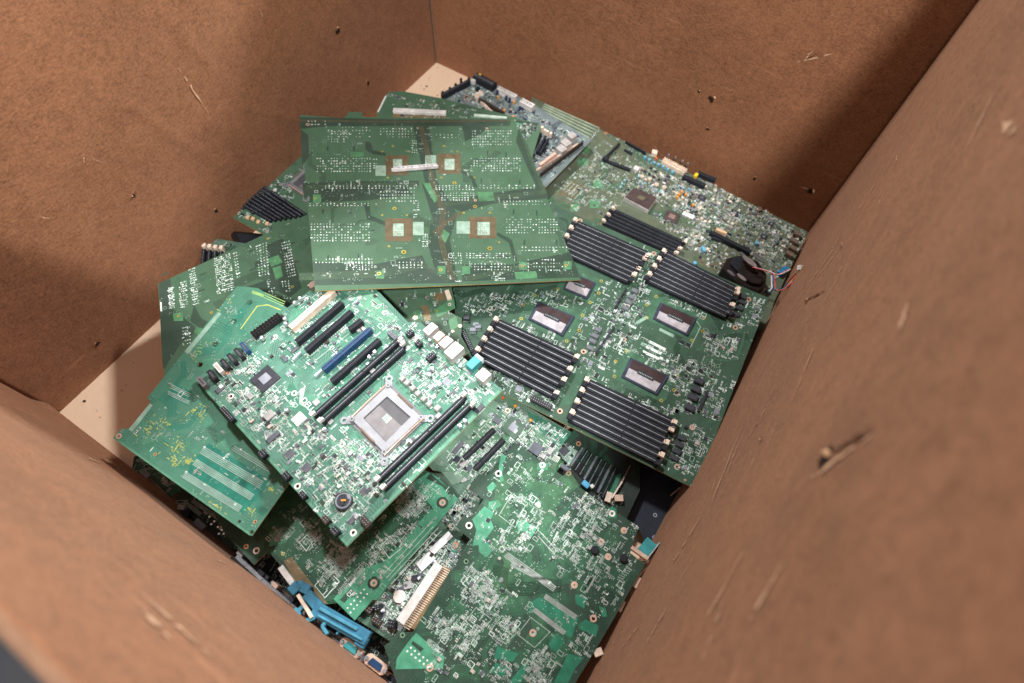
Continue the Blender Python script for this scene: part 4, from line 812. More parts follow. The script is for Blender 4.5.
["pour",[[85.0,128.8],[90.6,130.5],[97.2,119.4],[87.1,114.4],[80.8,121.2]],"pour_emerald2",1],
["pour",[[122.8,-12.1],[126.6,-1.7],[142.6,2.0],[146.3,-10.6]],"pour_emerald2",1],
["pour",[[-23.4,-135.2],[-7.9,-134.1],[-8.8,-138.7],[-22.8,-138.7]],"pcb_darkest",2],
["disc",-21.5,-147.2,1.3,"silk"],
["disc",-20.5,-142.2,1.3,"silk"],
["disc",-15.6,-147.0,1.3,"silk"],
["disc",-14.7,-142.0,1.3,"silk"],
["disc",-9.8,-146.8,1.3,"silk"],
["disc",-8.8,-141.8,1.3,"silk"],
["disc",-4.0,-146.5,1.3,"silk"],
["disc",-3.0,-141.5,1.3,"silk"],
["disc",1.8,-146.3,1.3,"silk"],
["disc",2.8,-141.3,1.3,"silk"],
["disc",7.6,-146.0,1.3,"silk"],
["disc",8.6,-141.1,1.3,"silk"],
["ring",-57.4,79.2,2.4,4.32,"ring_white"],
["ring",-48.8,4.5,2.4,4.32,"ring_white"],
["ring",-17.3,121.8,1.8,4.1,"ring_white"],
["ring",89.4,121.5,1.9,4.1,"ring_white"],
["ring",112.3,112.2,1.0,4.1,"ring"],
["ring",96.0,83.9,1.0,4.1,"ring"],
["ring",112.2,74.0,1.0,4.1,"ring"],
["ring",95.7,22.7,1.0,4.1,"ring"],
["ring",133.6,4.8,2.1,4.1,"ring"],
["ring",84.5,-48.7,1.6,4.1,"ring"],
["ring",-25.9,-31.3,1.6,3,"ring_green"],
["ring",-36.7,-137.6,1.6,3,"ring_green"],
["ring",9.6,-144.9,2.2,4.1,"ring"],
["cap","rubber_foot",94.8,70.7,5,4,"black"],
["cap","rubber_foot",128.4,83.2,5,4,"black"],
["trace",[[-5.5,142.2],[-5.8,118.3],[-37.2,102.4],[-44.8,67.2],[-24.5,43.5],[-21.3,30.2]],10,1.9,0.9,"trace_green",2],
["trace",[[26.9,131.8],[16.1,104.4],[15.5,81.6],[22.7,61.7]],12,1.9,0.9,"trace_green",2],
["trace",[[-34.1,98.0],[-14.1,92.5],[14.0,102.9],[28.3,129.5]],8,1.9,0.9,"trace_green",2],
["trace",[[-11.7,12.7],[7.0,8.3],[22.1,-4.3],[22.8,-26.5],[31.8,-43.1]],9,1.9,0.9,"trace_green",2],
["trace",[[-1.9,7.8],[14.6,2.0],[22.5,-15.5],[24.2,-36.7]],6,1.9,0.9,"trace_green",2],
["trace",[[6.4,-21.4],[18.2,-15.5],[30.6,-29.0],[56.9,-10.3],[68.7,3.1],[83.9,11.4]],9,1.8,0.9,"trace_dark",2],
["lines",[[71.2,-25.5],[115.5,-25.6],[114.5,-29.7]],4,1.0,"silk_grey",3],
["lines",[[73.4,-5.8],[116.6,-3.8],[116.9,-8.3]],4,1.0,"silk_grey",3],
["lines",[[8.4,6.3],[79.4,8.2],[79.0,2.3]],4,1.0,"silk_grey",3],
["lines",[[19.9,0.9],[72.3,9.4],[72.8,4.7]],4,1.0,"silk_grey",3],
["lines",[[27.5,49.9],[59.6,42.9],[60.2,37.4]],2,1.0,"silk_grey",3],
["lines",[[108.2,45.7],[108.9,23.6],[112.5,23.9]],2,1,"silk_grey",3],
["lines",[[108.1,46.1],[108.9,24.3],[111.7,24.8]],2,1,"silk_grey",3],
["trace",[[70.8,-60.3],[73.0,-36.8],[100.1,-36.5],[94.5,-60.1],[70.8,-60.3]],1,1,1.0,"silk_dim",4],
["trace",[[42.9,-76.5],[44.6,-54.7],[70.1,-54.4],[65.2,-76.1],[42.9,-76.5]],1,1,1.0,"silk_dim",4],
["trace",[[13.5,-84.3],[14.7,-65.2],[37.4,-64.8],[33.3,-83.9],[13.5,-84.3]],1,1,1.0,"silk_dim",4],
["trace",[[-28.0,66.3],[-5.7,66.4],[-0.3,36.1],[-25.7,36.4],[-28.0,66.3]],1,1,1,"silk_dim",4],
["box","edge_connector",-49.9,-53.1,-46.7,-128.9,11,7,"white",0,{}],
["pour",[[-48.1,-51.8],[-35.4,-49.4],[-29.2,-125.3],[-42.9,-128.9]],"gold_brown",3],
["lines",[[-47.0,-53.2],[-35.1,-51.3],[-33.7,-128.4]],30,0.9,"cream",4],
["clutter",[[118.1,166.4],[124.1,125.2],[147.8,69.3],[136.8,25.1],[110.9,6.7],[65.0,65.3],[76.2,117.9]],121,530,"solder"],
["clutter",[[-30.8,61.2],[-15.4,85.1],[12.7,76.4],[24.8,54.0],[13.8,25.0],[-17.3,42.4]],81,501,"solder"],
["clutter",[[36.7,77.9],[63.5,103.3],[93.9,88.2],[90.6,50.4],[52.0,31.6],[40.0,49.7]],148,502,"solder"],
["clutter",[[-15.5,22.2],[13.0,30.4],[26.8,19.5],[0.9,3.9]],48,503,"solder"],
["clutter",[[-12.8,-50.0],[7.7,-30.5],[41.5,-40.6],[41.3,-62.0],[18.5,-66.5]],94,504,"solder"],
["clutter",[[3.6,-81.8],[30.5,-72.1],[42.1,-104.9],[37.5,-125.7]],81,505,"solder"],
["clutter",[[89.0,-71.6],[107.1,-54.3],[131.0,-68.2],[127.0,-84.0],[103.6,-96.2]],94,506,"solder"],
["clutter",[[38.5,-68.7],[65.8,-49.3],[65.8,-74.6]],40,507,"solder"],
["clutter",[[38.3,113.9],[69.7,133.1],[82.1,104.2],[57.7,93.0]],54,508,"solder"],
["clutter",[[-48.1,94.6],[-27.6,102.7],[-19.9,91.6],[-34.4,84.5]],13,509,"solder"],
["clutter",[[121.3,-30.6],[141.7,-16.2],[146.1,-31.1],[132.7,-40.7]],21,510,"solder"],
["clutter",[[56.0,-99.5],[81.4,-85.8],[89.1,-107.1],[71.1,-119.9]],32,511,"solder"],
["clutter",[[-28.4,-40.3],[6.7,-21.0],[14.1,-55.8],[-5.7,-69.8]],67,512,"solder"],
["clutter",[[-37.6,-106.6],[4.9,-88.8],[18.0,-111.7],[-13.8,-118.3]],67,513,"solder"],
["clutter",[[-62.5,121.3],[126.4,123.1],[146.1,93.5],[151.4,-63.0],[10.1,-163.0],[-26.0,-43.4],[-64.2,48.0]],170,520,"sparse"],
["dots",[[136.5,77.9],[144.2,79.1],[140.1,57.6],[132.5,56.3]],4,7,1.2,0.8,"silk_dim",33,"dot"],
["dots",[[143.3,41.7],[147.5,41.5],[146.5,28.0],[141.9,28.8]],3,6,1.1,0.8,"silk_dim",34,"dot"],
["dots",[[-10.7,-122.1],[12.2,-121.8],[13.2,-128.9],[-9.5,-129.3]],12,6,1,0.8,"silk_dim",35,"dot"],
["box","edge_port",156.2,77.4,156.7,63.2,5,3,"port_warm",-8,{}],
["box","edge_port",154.3,43.4,154.8,29.7,5,3,"port_warm",-8,{}],
["dsub",143.1,112.8,132.6,157.2,"teal"],
["box","edge_port",129.8,100.1,153.8,100.1,5,6,"port_warm",-4,{}],
["box","edge_port",154.0,-25.7,159.8,-17.5,8,5,"cream",-6,{}],
["clutter",[[-62.5,121.3],[57.7,119.7],[66.2,36.5],[-3.3,-13.1],[-64.2,48.0]],60,545,"mid"],
["clutter",[[-32.4,-54.8],[45.9,-19.7],[82.8,-111.5],[10.1,-163.0]],90,546,"mid"],
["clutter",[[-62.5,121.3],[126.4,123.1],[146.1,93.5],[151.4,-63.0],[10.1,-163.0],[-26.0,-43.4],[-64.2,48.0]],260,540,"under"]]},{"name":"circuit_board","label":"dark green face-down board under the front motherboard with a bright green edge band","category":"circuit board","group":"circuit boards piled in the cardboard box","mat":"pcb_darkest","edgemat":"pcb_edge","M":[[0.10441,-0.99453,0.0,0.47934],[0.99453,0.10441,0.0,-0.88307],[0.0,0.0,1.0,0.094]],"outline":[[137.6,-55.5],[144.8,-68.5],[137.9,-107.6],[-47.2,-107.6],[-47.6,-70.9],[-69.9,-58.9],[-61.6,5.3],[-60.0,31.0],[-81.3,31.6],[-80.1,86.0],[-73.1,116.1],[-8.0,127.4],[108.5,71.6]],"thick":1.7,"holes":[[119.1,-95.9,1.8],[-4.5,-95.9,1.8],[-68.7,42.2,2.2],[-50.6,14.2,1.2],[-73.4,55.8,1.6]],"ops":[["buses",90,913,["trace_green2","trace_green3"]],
["pour",[[136.6,-54.9],[139.4,-66.9],[136.5,-101.5],[135.1,-108.1],[-15.7,-112.2],[-43.1,-78.1],[-36.4,-71.0],[3.3,-75.9],[19.2,-88.0],[80.1,-89.3],[106.6,-89.6],[109.9,-68.7],[105.9,-47.1]],"pour_emerald",1],
["pour",[[-47.3,-71.1],[-33.4,-72.1],[11.3,-90.6],[-6.8,-108.6],[-47.7,-107.7]],"pour_emerald",1],
["pour",[[-25.6,-78.1],[-26.2,-84.6],[-42.1,-84.7],[-43.2,-77.9]],"pcb_darkest",2],
["pour",[[137.3,-57.9],[137.7,-98.8],[130.1,-101.9],[134.4,-82.1],[128.9,-58.3]],"pcb_darkest",2],
["disc",-43.7,-91.6,1.2,"silk"],
["disc",-45.0,-97.8,1.2,"silk"],
["disc",-38.5,-91.7,1.2,"silk"],
["disc",-39.8,-97.9,1.2,"silk"],
["disc",-33.2,-91.8,1.2,"silk"],
["disc",-34.5,-98.0,1.2,"silk"],
["disc",-27.9,-91.9,1.2,"silk"],
["disc",-29.2,-98.1,1.2,"silk"],
["disc",-22.6,-92.0,1.2,"silk"],
["disc",-23.9,-98.2,1.2,"silk"],
["disc",-17.2,-92.1,1.2,"silk"],
["disc",-18.6,-98.4,1.2,"silk"],
["ringflat",119.1,-95.9,4.2,7.6,"pcb_darkest"],
["ring",119.1,-95.9,1.8,4.2,"ring"],
["ringflat",-4.5,-95.9,4.2,7.6,"pcb_darkest"],
["ring",-4.5,-95.9,1.8,4.2,"ring"],
["lines",[[9.1,-98.0],[89.9,-101.3],[89.5,-106.9]],2,1,"pad_pale",3],
["lines",[[8.0,-107.7],[92.6,-112.8],[92.3,-118.3]],2,1,"pad_pale",3],
["dots",[[-39.6,-68.1],[5.0,-67.8],[6.4,-75.2],[-39.7,-75.2]],22,4,1.2,0.8,"silk_grey",41,"dot"],
["dots",[[125.8,-50.3],[125.4,-79.5],[114.3,-82.5],[116.3,-55.6]],12,5,1.2,0.7,"pad_pale",42,"dot"],
["trace",[[-51.0,-43.1],[-29.0,-42.6],[-29.3,-62.6],[-52.7,-62.7],[-51.0,-43.1]],1,1,1.2,"silk",4],
["trace",[[31.4,-72.5],[47.4,-72.8],[45.6,-93.9],[27.4,-90.5],[31.4,-72.5]],1,1,1.2,"silk",4],
["trace",[[-28.8,8.8],[-16.7,8.4],[-17.7,-3.1],[-30.5,-5.1],[-28.8,8.8]],1,1,1.2,"silk",4],
["clutter",[[84.4,-45.8],[109.3,-51.2],[111.0,-78.4],[87.3,-86.1],[75.6,-75.8],[73.0,-60.5]],148,601,"solder"],
["clutter",[[36.5,-71.0],[61.6,-78.5],[81.9,-87.6],[43.8,-95.6]],45,602,"solder"],
["clutter",[[-29.0,8.7],[-6.3,0.2],[-5.1,-17.0],[-24.4,-8.5]],35,603,"solder"],
["clutter",[[-24.8,-27.2],[-0.5,-30.4],[0.4,-58.3],[-30.0,-58.0],[-33.0,-43.3]],121,604,"solder"],
["clutter",[[-45.5,-38.9],[-31.4,-45.2],[-30.1,-61.6],[-50.4,-62.0]],21,605,"solder"],
["clutter",[[-44.8,43.7],[-30.2,37.6],[-35.3,24.2],[-48.1,28.4]],32,606,"solder"],
["pour",[[-56.0,34.3],[-38.3,43.6],[-31.9,31.8],[-38.6,20.4],[-48.1,28.4]],"pour_emerald",1],
["clutter",[[-14.1,21.6],[-4.4,9.7],[-30.9,-8.2],[-33.9,3.2]],13,607,"solder"],
["clutter",[[15.1,-63.9],[46.4,-75.5],[68.3,-82.8],[6.4,-79.8]],48,608,"solder"],
["clutter",[[136.6,-54.9],[139.4,-66.9],[136.5,-101.5],[-12.0,-108.5],[-40.1,-81.9],[3.3,-75.9],[80.1,-89.3]],70,609,"under2"],
["clutter",[[-59.9,42.2],[6.7,47.6],[1.8,-39.7],[128.5,-56.8],[138.9,-73.8],[-35.7,-87.4],[-39.2,-65.5]],90,610,"sparse"],
["trace",[[-43.3,30.2],[-43.5,3.6],[-40.7,-26.3]],8,1.9,0.9,"trace_green2",2],
["trace",[[-23.9,21.9],[-29.3,-6.4],[-36.0,-28.4]],8,1.9,0.9,"trace_green2",2],
["trace",[[-10.9,13.8],[-29.1,4.9],[-41.9,9.2]],8,1.9,0.9,"trace_green2",2],
["pour",[[-55.4,6.8],[-46.7,3.7],[-55.0,-70.5],[-65.7,-53.8],[-64.1,-23.3]],"gold_brown",3],
["lines",[[-49.9,3.8],[-57.8,4.1],[-62.6,-43.2]],18,0.8,"trace_brown",4],
["box","edge_connector",-62.3,3.9,-65.9,-24.7,7,5,"white",0,{}],
["ring",-68.7,42.2,2.2,4.18,"ring_white"],
["ring",-50.6,14.2,1.2,2.28,"ring_gold"],
["ring",-73.4,55.8,1.6,3.04,"ring_copper"],
["clutter",[[-59.9,42.2],[6.7,47.6],[1.8,-39.7],[128.5,-56.8],[136.6,-101.9],[-35.7,-87.4],[-39.2,-65.5]],170,541,"under"]]},{"name":"circuit_board","label":"narrow crowded board with two white barcode labels beside the bright green strip","category":"circuit board","group":"circuit boards piled in the cardboard box","mat":"pcb_grey2","edgemat":"pcb_edge","M":[[0.99798,-0.06349,0.0,0.61603],[0.06349,0.99798,0.0,-0.83311],[0.0,0.0,1.0,0.084]],"outline":[[-51.9,-104.8],[7.0,-104.8],[15.6,-90.4],[28.6,-4.3],[36.9,37.1],[13.7,88.6],[-11.2,104.7],[-38.6,74.0]],"thick":1.7,"holes":[[15.7,24.5,1.8]],"ops":[["buses",20,914,["pour_light5","trace_dark"]],
["box","label",-9.5,-20.1,-3.4,0.8,12,0.4,"label_white",1.3,{}],
["box","label",-6.1,2.6,3.2,33.5,9,0.4,"label_white",1.3,{}],
["bars",[[-7.8,-16.1],[-5.1,-6.3]],10,3,"ink"],
["bars",[[-4.4,6.7],[1.1,26.8]],16,1.5,"ink"],
["ring",15.7,24.5,1.8,3.9,"ring_copper"],
["ringflat",15.7,24.5,5.5,6.2,"silk_dim"],
["pour",[[6.4,18.4],[5.4,32.2],[23.1,30.6],[22.6,19.1],[16.1,12.6]],"pour_greenmid",1],
["box","chip",-10.3,-35.1,-4.1,-29.9,7,2.5,"ic_dark",0,{}],
["box","chip",-14.1,-46.8,-6.5,-40.4,9,2.5,"choke_light",0,{}],
["box","chip",-15.2,-54.9,-10.6,-51.1,10,2.5,"ic",0,{}],
["box","chip",-4.5,-27.4,-0.7,-24.2,5,2.5,"ic",0,{}],
["box","header",-48.4,-88.9,-30.4,-88.9,7,7,"brownblack",0,{}],
["box","header",-25.7,-94.3,-12.7,-94.3,7,7,"brownblack",0,{}],
["box","header",-29.2,-85.0,-23.4,-78.2,6,7,"black",0,{}],
["box","header",-6.9,-90.3,2.5,-86.9,9,7,"black",0,{}],
["disc2",-11.6,-59.1,8,"white_chip"],
["cap","capacitor",-39.1,-75.8,3,6,"cap_white"],
["cap","capacitor",-19.6,-81.7,3,6,"cap_white"],
["cap","capacitor",-1.8,-30.3,2.6,6,"cap_white"],
["cap","capacitor",4.6,-4.7,2.6,6,"cap_white"],
["clutter",[[-45.6,-97.5],[5.7,-100.8],[28.1,3.5],[22.6,29.0],[-4.7,20.6],[-34.7,32.0],[-41.9,-14.2]],560,621,"dense"],
["clutter",[[-18.0,41.5],[-5.5,108.0],[12.3,65.8],[5.3,40.3]],120,622,"dense"]]},{"name":"circuit_board","label":"small dark green board corner poking out over bare cardboard at the left of the pile","category":"circuit board","group":"circuit boards piled in the cardboard box","mat":"pcb_darkest","edgemat":"pcb_edge","M":[[0.99093,-0.13441,0.0,0.2135],[0.13441,0.99093,0.0,-0.94749],[0.0,0.0,1.0,0.02]],"outline":[[-51.6,0.2],[-36.4,-23.2],[-11.3,-12.9],[32.7,-23.2],[49.8,-5.8],[45.6,25.4],[-28.7,39.4]],"thick":1.7,"holes":[],"ops":[["buses",90,915,["trace_green2","trace_green3"]],
["clutter",[[-47.3,-2.6],[-35.8,-19.7],[-13.3,-10.6],[28.1,-17.7],[36.9,-7.2],[-13.7,21.6]],70,631,"dense"],
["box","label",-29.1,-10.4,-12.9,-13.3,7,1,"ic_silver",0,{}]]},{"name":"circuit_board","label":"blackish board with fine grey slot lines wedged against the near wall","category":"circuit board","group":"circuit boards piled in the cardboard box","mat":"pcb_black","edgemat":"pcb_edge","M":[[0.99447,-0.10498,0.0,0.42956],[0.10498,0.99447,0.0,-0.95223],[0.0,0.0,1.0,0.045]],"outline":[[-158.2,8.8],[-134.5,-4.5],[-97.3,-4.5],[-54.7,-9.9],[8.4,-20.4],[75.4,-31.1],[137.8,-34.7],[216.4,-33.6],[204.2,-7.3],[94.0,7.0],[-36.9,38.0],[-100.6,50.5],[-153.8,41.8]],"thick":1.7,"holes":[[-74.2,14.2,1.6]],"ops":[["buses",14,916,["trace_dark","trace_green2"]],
["lines",[[-145.6,11.6],[-113.3,8.2],[-113.6,4.7]],3,0.9,"silk_grey",3],
["lines",[[-136.2,17.8],[-83.7,14.9],[-84.0,11.4]],3,0.9,"silk_grey",3],
["lines",[[-154.7,6.9],[-141.0,13.9],[-140.7,9.8]],2,0.9,"silk_grey",3],
["box","header",-112.2,-2.4,-95.7,-5.0,8,6,"ic_silver",0,{}],
["box","connector",-134.3,-3.9,-123.1,0.3,9,9,"black",0,{}],
["box","connector",-144.3,1.0,-134.9,4.4,7,8,"choke_light",0,{}],
["cap","capacitor",-100.3,9.9,1.8,3,"cap_silver"],
["cap","capacitor",-90.7,7.9,1.8,3,"cap_silver"],
["cap","capacitor",-81.4,4.4,1.8,3,"cap_silver"],
["cap","capacitor",-91.6,3.3,1.8,3,"cap_silver"],
["cap","capacitor",-74.5,3.7,1.8,3,"cap_silver"],
["cap","capacitor",-74.7,-1.8,1.8,3,"cap_silver"],
["cap","capacitor",-69.2,1.0,1.8,3,"cap_silver"],
["ring",-74.2,14.2,1.6,3.2,"ring_copper"],
["pour",[[-68.0,3.5],[-47.1,8.7],[-49.6,-11.4],[-63.5,-7.7]],"pcb_dark",1],
["clutter",[[-141.1,7.0],[-60.4,-2.9],[-26.9,0.1],[-73.0,26.9],[-136.7,32.0]],60,641,"mid"],
["clutter",[[-48.2,-3.8],[70.6,-24.5],[209.2,-29.0],[202.7,-11.7],[97.4,2.1],[-16.9,12.2]],190,642,"dense"]]},{"name":"circuit_board","label":"end of a small board with four cream clips sticking out by the left wall","category":"circuit board","group":"circuit boards piled in the cardboard box","mat":"pcb_grey2","edgemat":"pcb_edge","M":[[0.85393,-0.52039,0.0,0.05045],[0.52039,0.85393,0.0,-0.63918],[0.0,0.0,1.0,0.05]],"outline":[[-51.6,30.9],[-39.9,43.9],[47.2,30.9],[63.1,-56.0],[-18.8,-49.7]],"thick":1.7,"holes":[],"ops":[["buses",20,917,["pour_light5","trace_dark"]],
["box","latch",-45.9,20.8,-39.9,20.8,7,12,"cream",0,{}],
["slot","memory_slot",-42.6,14.7,-36.0,-20.8,5,9,"black",0],
["box","latch",-36.4,19.4,-30.4,19.4,7,12,"cream",0,{}],
["slot","memory_slot",-33.1,13.3,-26.2,-22.1,5,9,"black",0],
["box","latch",-26.5,18.3,-20.5,18.3,7,12,"cream",0,{}],
["slot","memory_slot",-23.2,12.2,-16.0,-23.1,5,9,"black",0],
["box","latch",-16.7,17.5,-10.7,17.5,7,12,"cream",0,{}],
["slot","memory_slot",-13.4,11.4,-5.9,-23.9,5,9,"black",0],
["clutter",[[-42.1,39.6],[44.3,28.7],[47.8,-1.8],[-8.1,4.0]],26,651,"dense_warm"]]}],"cam":{"loc":[0.7422715421641972,-0.8810017630667712,0.87],"rot":[0.48437542813708706,-0.021484189843417437,0.573148407058271],"f":596.2501728132478},"W":0.8422283768654255,"L":0.9729090551945658,"strip":{"path":[[0.4099,-0.966,0.085],[0.4563,-0.969,0.085],[0.5039,-0.9714,0.085],[0.566,-0.971,0.085],[0.6134,-0.97,0.085],[0.6586,-0.9719,0.085]]},"bluebr":{"a":[0.5004,-0.9586,0.105],"b":[0.612,-0.9443,0.105]},"bars":[[[0.5347,-0.9566,0.105],[0.6083,-0.9481,0.105],16,-12,0,"blue_plastic"],[[0.5413,-0.9531,0.105],[0.5927,-0.9464,0.105],4,0,3,"blue_plastic_light"],[[0.5448,-0.9599,0.105],[0.6046,-0.9519,0.105],3,0,2.6,"blue_plastic_light"],[[0.5005,-0.959,0.105],[0.5024,-0.9469,0.105],12,-14,1,"blue_plastic"],[[0.5008,-0.948,0.105],[0.518,-0.9455,0.105],11,-12,0,"blue_plastic"],[[0.5165,-0.9496,0.105],[0.5389,-0.9533,0.105],12,-13,-0.5,"blue_plastic"],[[0.5232,-0.9613,0.105],[0.5218,-0.9738,0.105],5,-10,1,"blue_plastic_light"],[[0.5169,-0.9685,0.105],[0.5272,-0.9713,0.105],4,-10,1.5,"blue_plastic_light"],[[0.5427,-0.9633,0.105],[0.5369,-0.9723,0.105],5,-10,1,"blue_plastic_light"],[[0.5565,-0.9575,0.105],[0.5561,-0.9671,0.105],4.5,-10,1,"blue_plastic_light"],[[0.5558,-0.9662,0.105],[0.5667,-0.9693,0.105],4,-10,1.2,"blue_plastic_light"],[[0.5752,-0.9547,0.105],[0.5746,-0.9642,0.105],3,-12,-2,"blue_plastic_light"],[[0.5972,-0.9547,0.105],[0.6097,-0.9537,0.105],12,-12,-1,"blue_plastic"]],"dsubs":[[0.5966,-0.966,0.095],[0.631,-0.9637,0.095]],"blackbox":[[-0.0086,-0.5897,0.03],[0.0576,-0.5559,0.03],[0.0757,-0.5848,0.03],[0.0247,-0.6087,0.03]],"plate":[[0.7787,-0.6479,0.03],[0.7728,-0.5949,0.03],[0.7637,-0.5334,0.03],[0.8775,-0.5299,0.03],[0.8863,-0.5908,0.03],[0.8516,-0.6698,0.03],[0.819,-0.6474,0.03]],"clip":[[0.2214,-0.3955,0.145],[0.2702,-0.3439,0.1369]],"clipn":[0.029736512387836325,0.12885822034729075,0.9912170795945442],"fan":[[0.7414,-0.1959,0.085],[0.7574,-0.1789,0.085],[0.7853,-0.1744,0.085],[0.808,-0.1918,0.085],[0.8148,-0.2175,0.085],[0.8097,-0.2298,0.085],[0.7876,-0.2356,0.085],[0.7626,-0.2297,0.085],[0.7406,-0.2183,0.085]],"fanspots":[[0.7729,-0.2034,0.1],[0.7827,-0.1891,0.1],[0.7743,-0.2391,0.1],[0.7573,-0.2409,0.1],[0.7591,-0.1972,0.1]],"wires":[[[0.7808,-0.2118,0.1],[0.7927,-0.2084,0.1],[0.8048,-0.2057,0.1],[0.8191,-0.2028,0.1],[0.8312,-0.1827,0.1]],[[0.8139,-0.2092,0.1],[0.8193,-0.2203,0.1],[0.8256,-0.2308,0.1],[0.8346,-0.2262,0.1],[0.8418,-0.2054,0.1]],[[0.8122,-0.2103,0.1],[0.8182,-0.2241,0.1],[0.8212,-0.2308,0.1],[0.8205,-0.24,0.1]],[[0.8264,-0.2331,0.1],[0.8359,-0.2239,0.1],[0.84,-0.2007,0.1],[0.8452,-0.1794,0.1]]],"plug":[0.8457,-0.1825,0.115],"plug2":[0.8427,-0.1984,0.09],"bluecn":[0.8272,-0.1688,0.08],"beads":[[0.8338,-0.1716,0.085],[0.834,-0.1821,0.085],[0.834,-0.1927,0.085],[0.8341,-0.2016,0.085]],"tears":[["far",[0.5887,0.0,0.1856],7],
["far",[0.5652,0.0,0.1906],4],
["far",[0.6011,0.0,0.1279],4],
["far",[0.8039,0.0,0.094],9],
["left",[0.0,-0.2537,0.221],6],
["left",[0.0,-0.2102,0.0872],6],
["left",[0.0,-0.596,0.0998],5],
["left",[0.0,-0.6847,0.2207],3],
["left",[0.0,-0.8608,0.0545],4],
["far",[0.7123,-0.0,0.0708],5],
["right",[0.8422,-0.6959,0.5419],12],
["right",[0.8422,-0.2126,0.1489],4],
["right",[0.8422,-0.3124,0.3151],5],
["right",[0.8422,-0.3666,0.2665],6],
["right",[0.8422,-0.7598,0.3341],0],
["right",[0.8422,-0.7132,0.2396],5],
["right",[0.8422,-0.6102,0.3615],4],
["right",[0.8422,-0.3646,0.5522],3],
["near",[0.2346,-0.9729,0.0227],0]],"creases":[["right",[0.8422,-0.6935,0.545],[0.8422,-0.6958,0.5933],1.3],
["right",[0.8422,-0.3526,0.2475],[0.8422,-0.4018,0.3383],1.0],
["far",[0.6939,0.0,0.3023],[0.7098,0.0,0.325],0.6],
["left",[0.0,-0.6902,0.2177],[0.0,-0.6765,0.2252],0.8]],"scuffs":[["right",[0.8422,-0.5376,0.2407],[0.8422,-0.6796,0.2872],1.2],
["right",[0.8422,-0.5428,0.324],[0.8422,-0.5905,0.3033],1.0],
["right",[0.8422,-0.2681,0.3153],[0.8422,-0.3368,0.1748],0.8],
["right",[0.8422,-0.7801,0.4678],[0.8422,-0.8194,0.4805],2],
["right",[0.8422,-0.7665,0.3157],[0.8422,-0.8118,0.2996],1.6],
["right",[0.8422,-0.5893,0.5665],[0.8422,-0.619,0.5737],2],
["right",[0.8422,-0.4584,0.607],[0.8422,-0.4987,0.6297],3],
["near",[0.5467,-0.9729,0.483],[0.6131,-0.9729,0.4914],2.2],
["near",[0.433,-0.9729,0.1873],[0.4421,-0.9729,0.1442],1.2],
["right",[0.8422,-0.499,0.3921],[0.8422,-0.5865,0.4004],1],
["right",[0.8422,-0.5764,0.2678],[0.8422,-0.6278,0.2883],1.2],
["right",[0.8422,-0.7365,0.4646],[0.8422,-0.8061,0.4405],1.5],
["right",[0.8422,-0.6623,0.2632],[0.8422,-0.7371,0.2332],1.2],
["right",[0.8422,-0.7803,0.2316],[0.8422,-0.8109,0.1922],1.5],
["right",[0.8422,-0.6996,0.5936],[0.8422,-0.707,0.5225],2],
["right",[0.8422,0.3974,0.1187],[0.8422,0.5797,-0.1946],1],
["right",[0.8422,-0.3017,0.313],[0.8422,-0.3223,0.2653],1.2],
["right",[0.8422,-0.3842,0.5795],[0.8422,-0.4413,0.5677],1],
["right",[0.8422,-0.2107,0.3488],[0.8422,-0.2681,0.3153],1.2],
["right",[0.8422,-0.7639,0.5433],[0.8422,-0.8026,0.5268],1.5],
["far",[0.6838,0.0,0.2946],[0.7267,0.0,0.3289],1.2],
["far",[0.6939,0.0,0.3055],[0.6999,0.0,0.3241],0.8],
["near",[0.393,-0.9729,0.1468],[0.41,-0.9729,0.1349],1.5],
["near",[0.559,-0.9729,0.5039],[0.5954,-0.9729,0.5165],2],
["near",[0.2317,-0.9729,0.1861],[0.2253,-0.9729,0.1535],1.5],
["left",[0.0,-0.5375,0.3402],[0.0,-0.5289,0.2493],0.8],
["far",[0.5072,0.0,0.0503],[0.5719,0.0,0.0088],0.6],
["far",[0.8057,0.0,0.0976],[0.7853,-0.0,0.095],1.2],
["right",[0.8422,-0.5464,0.3104],[0.8422,-0.5113,0.3142],0.56],
["right",[0.8422,-0.4001,0.3593],[0.8422,-0.3637,0.3575],0.71],
["right",[0.8422,-0.3061,0.2408],[0.8422,-0.2958,0.2491],0.8],
["right",[0.8422,-0.2545,0.3198],[0.8422,-0.234,0.3158],0.36],
["right",[0.8422,-0.2444,0.3928],[0.8422,-0.2186,0.3809],0.87],
["right",[0.8422,-0.2821,0.2354],[0.8422,-0.2706,0.2323],0.44],
["right",[0.8422,-0.7087,0.1164],[0.8422,-0.6952,0.1179],0.58],
["right",[0.8422,-0.6351,0.2526],[0.8422,-0.6147,0.242],0.88],
["right",[0.8422,-0.9127,0.3124],[0.8422,-0.8916,0.3075],0.72],
["right",[0.8422,-0.2831,0.1752],[0.8422,-0.2613,0.1726],0.63],
["right",[0.8422,-0.2205,0.3632],[0.8422,-0.1975,0.3727],0.58],
["right",[0.8422,-0.4834,0.347],[0.8422,-0.4738,0.3512],0.73],
["right",[0.8422,-0.2269,0.1885],[0.8422,-0.2081,0.1982],0.6],
["right",[0.8422,-0.3524,0.1902],[0.8422,-0.3261,0.1961],0.88],
["right",[0.8422,-0.3223,0.3958],[0.8422,-0.3017,0.388],0.85],
["right",[0.8422,-0.2049,0.1858],[0.8422,-0.1663,0.196],0.35],
["right",[0.8422,-0.2292,0.2981],[0.8422,-0.1814,0.3102],0.36],
["right",[0.8422,-0.4354,0.352],[0.8422,-0.3976,0.3716],0.64],
["right",[0.8422,-0.5485,0.3006],[0.8422,-0.5313,0.3043],0.44],
["right",[0.8422,-0.4127,0.3794],[0.8422,-0.3948,0.3832],0.73],
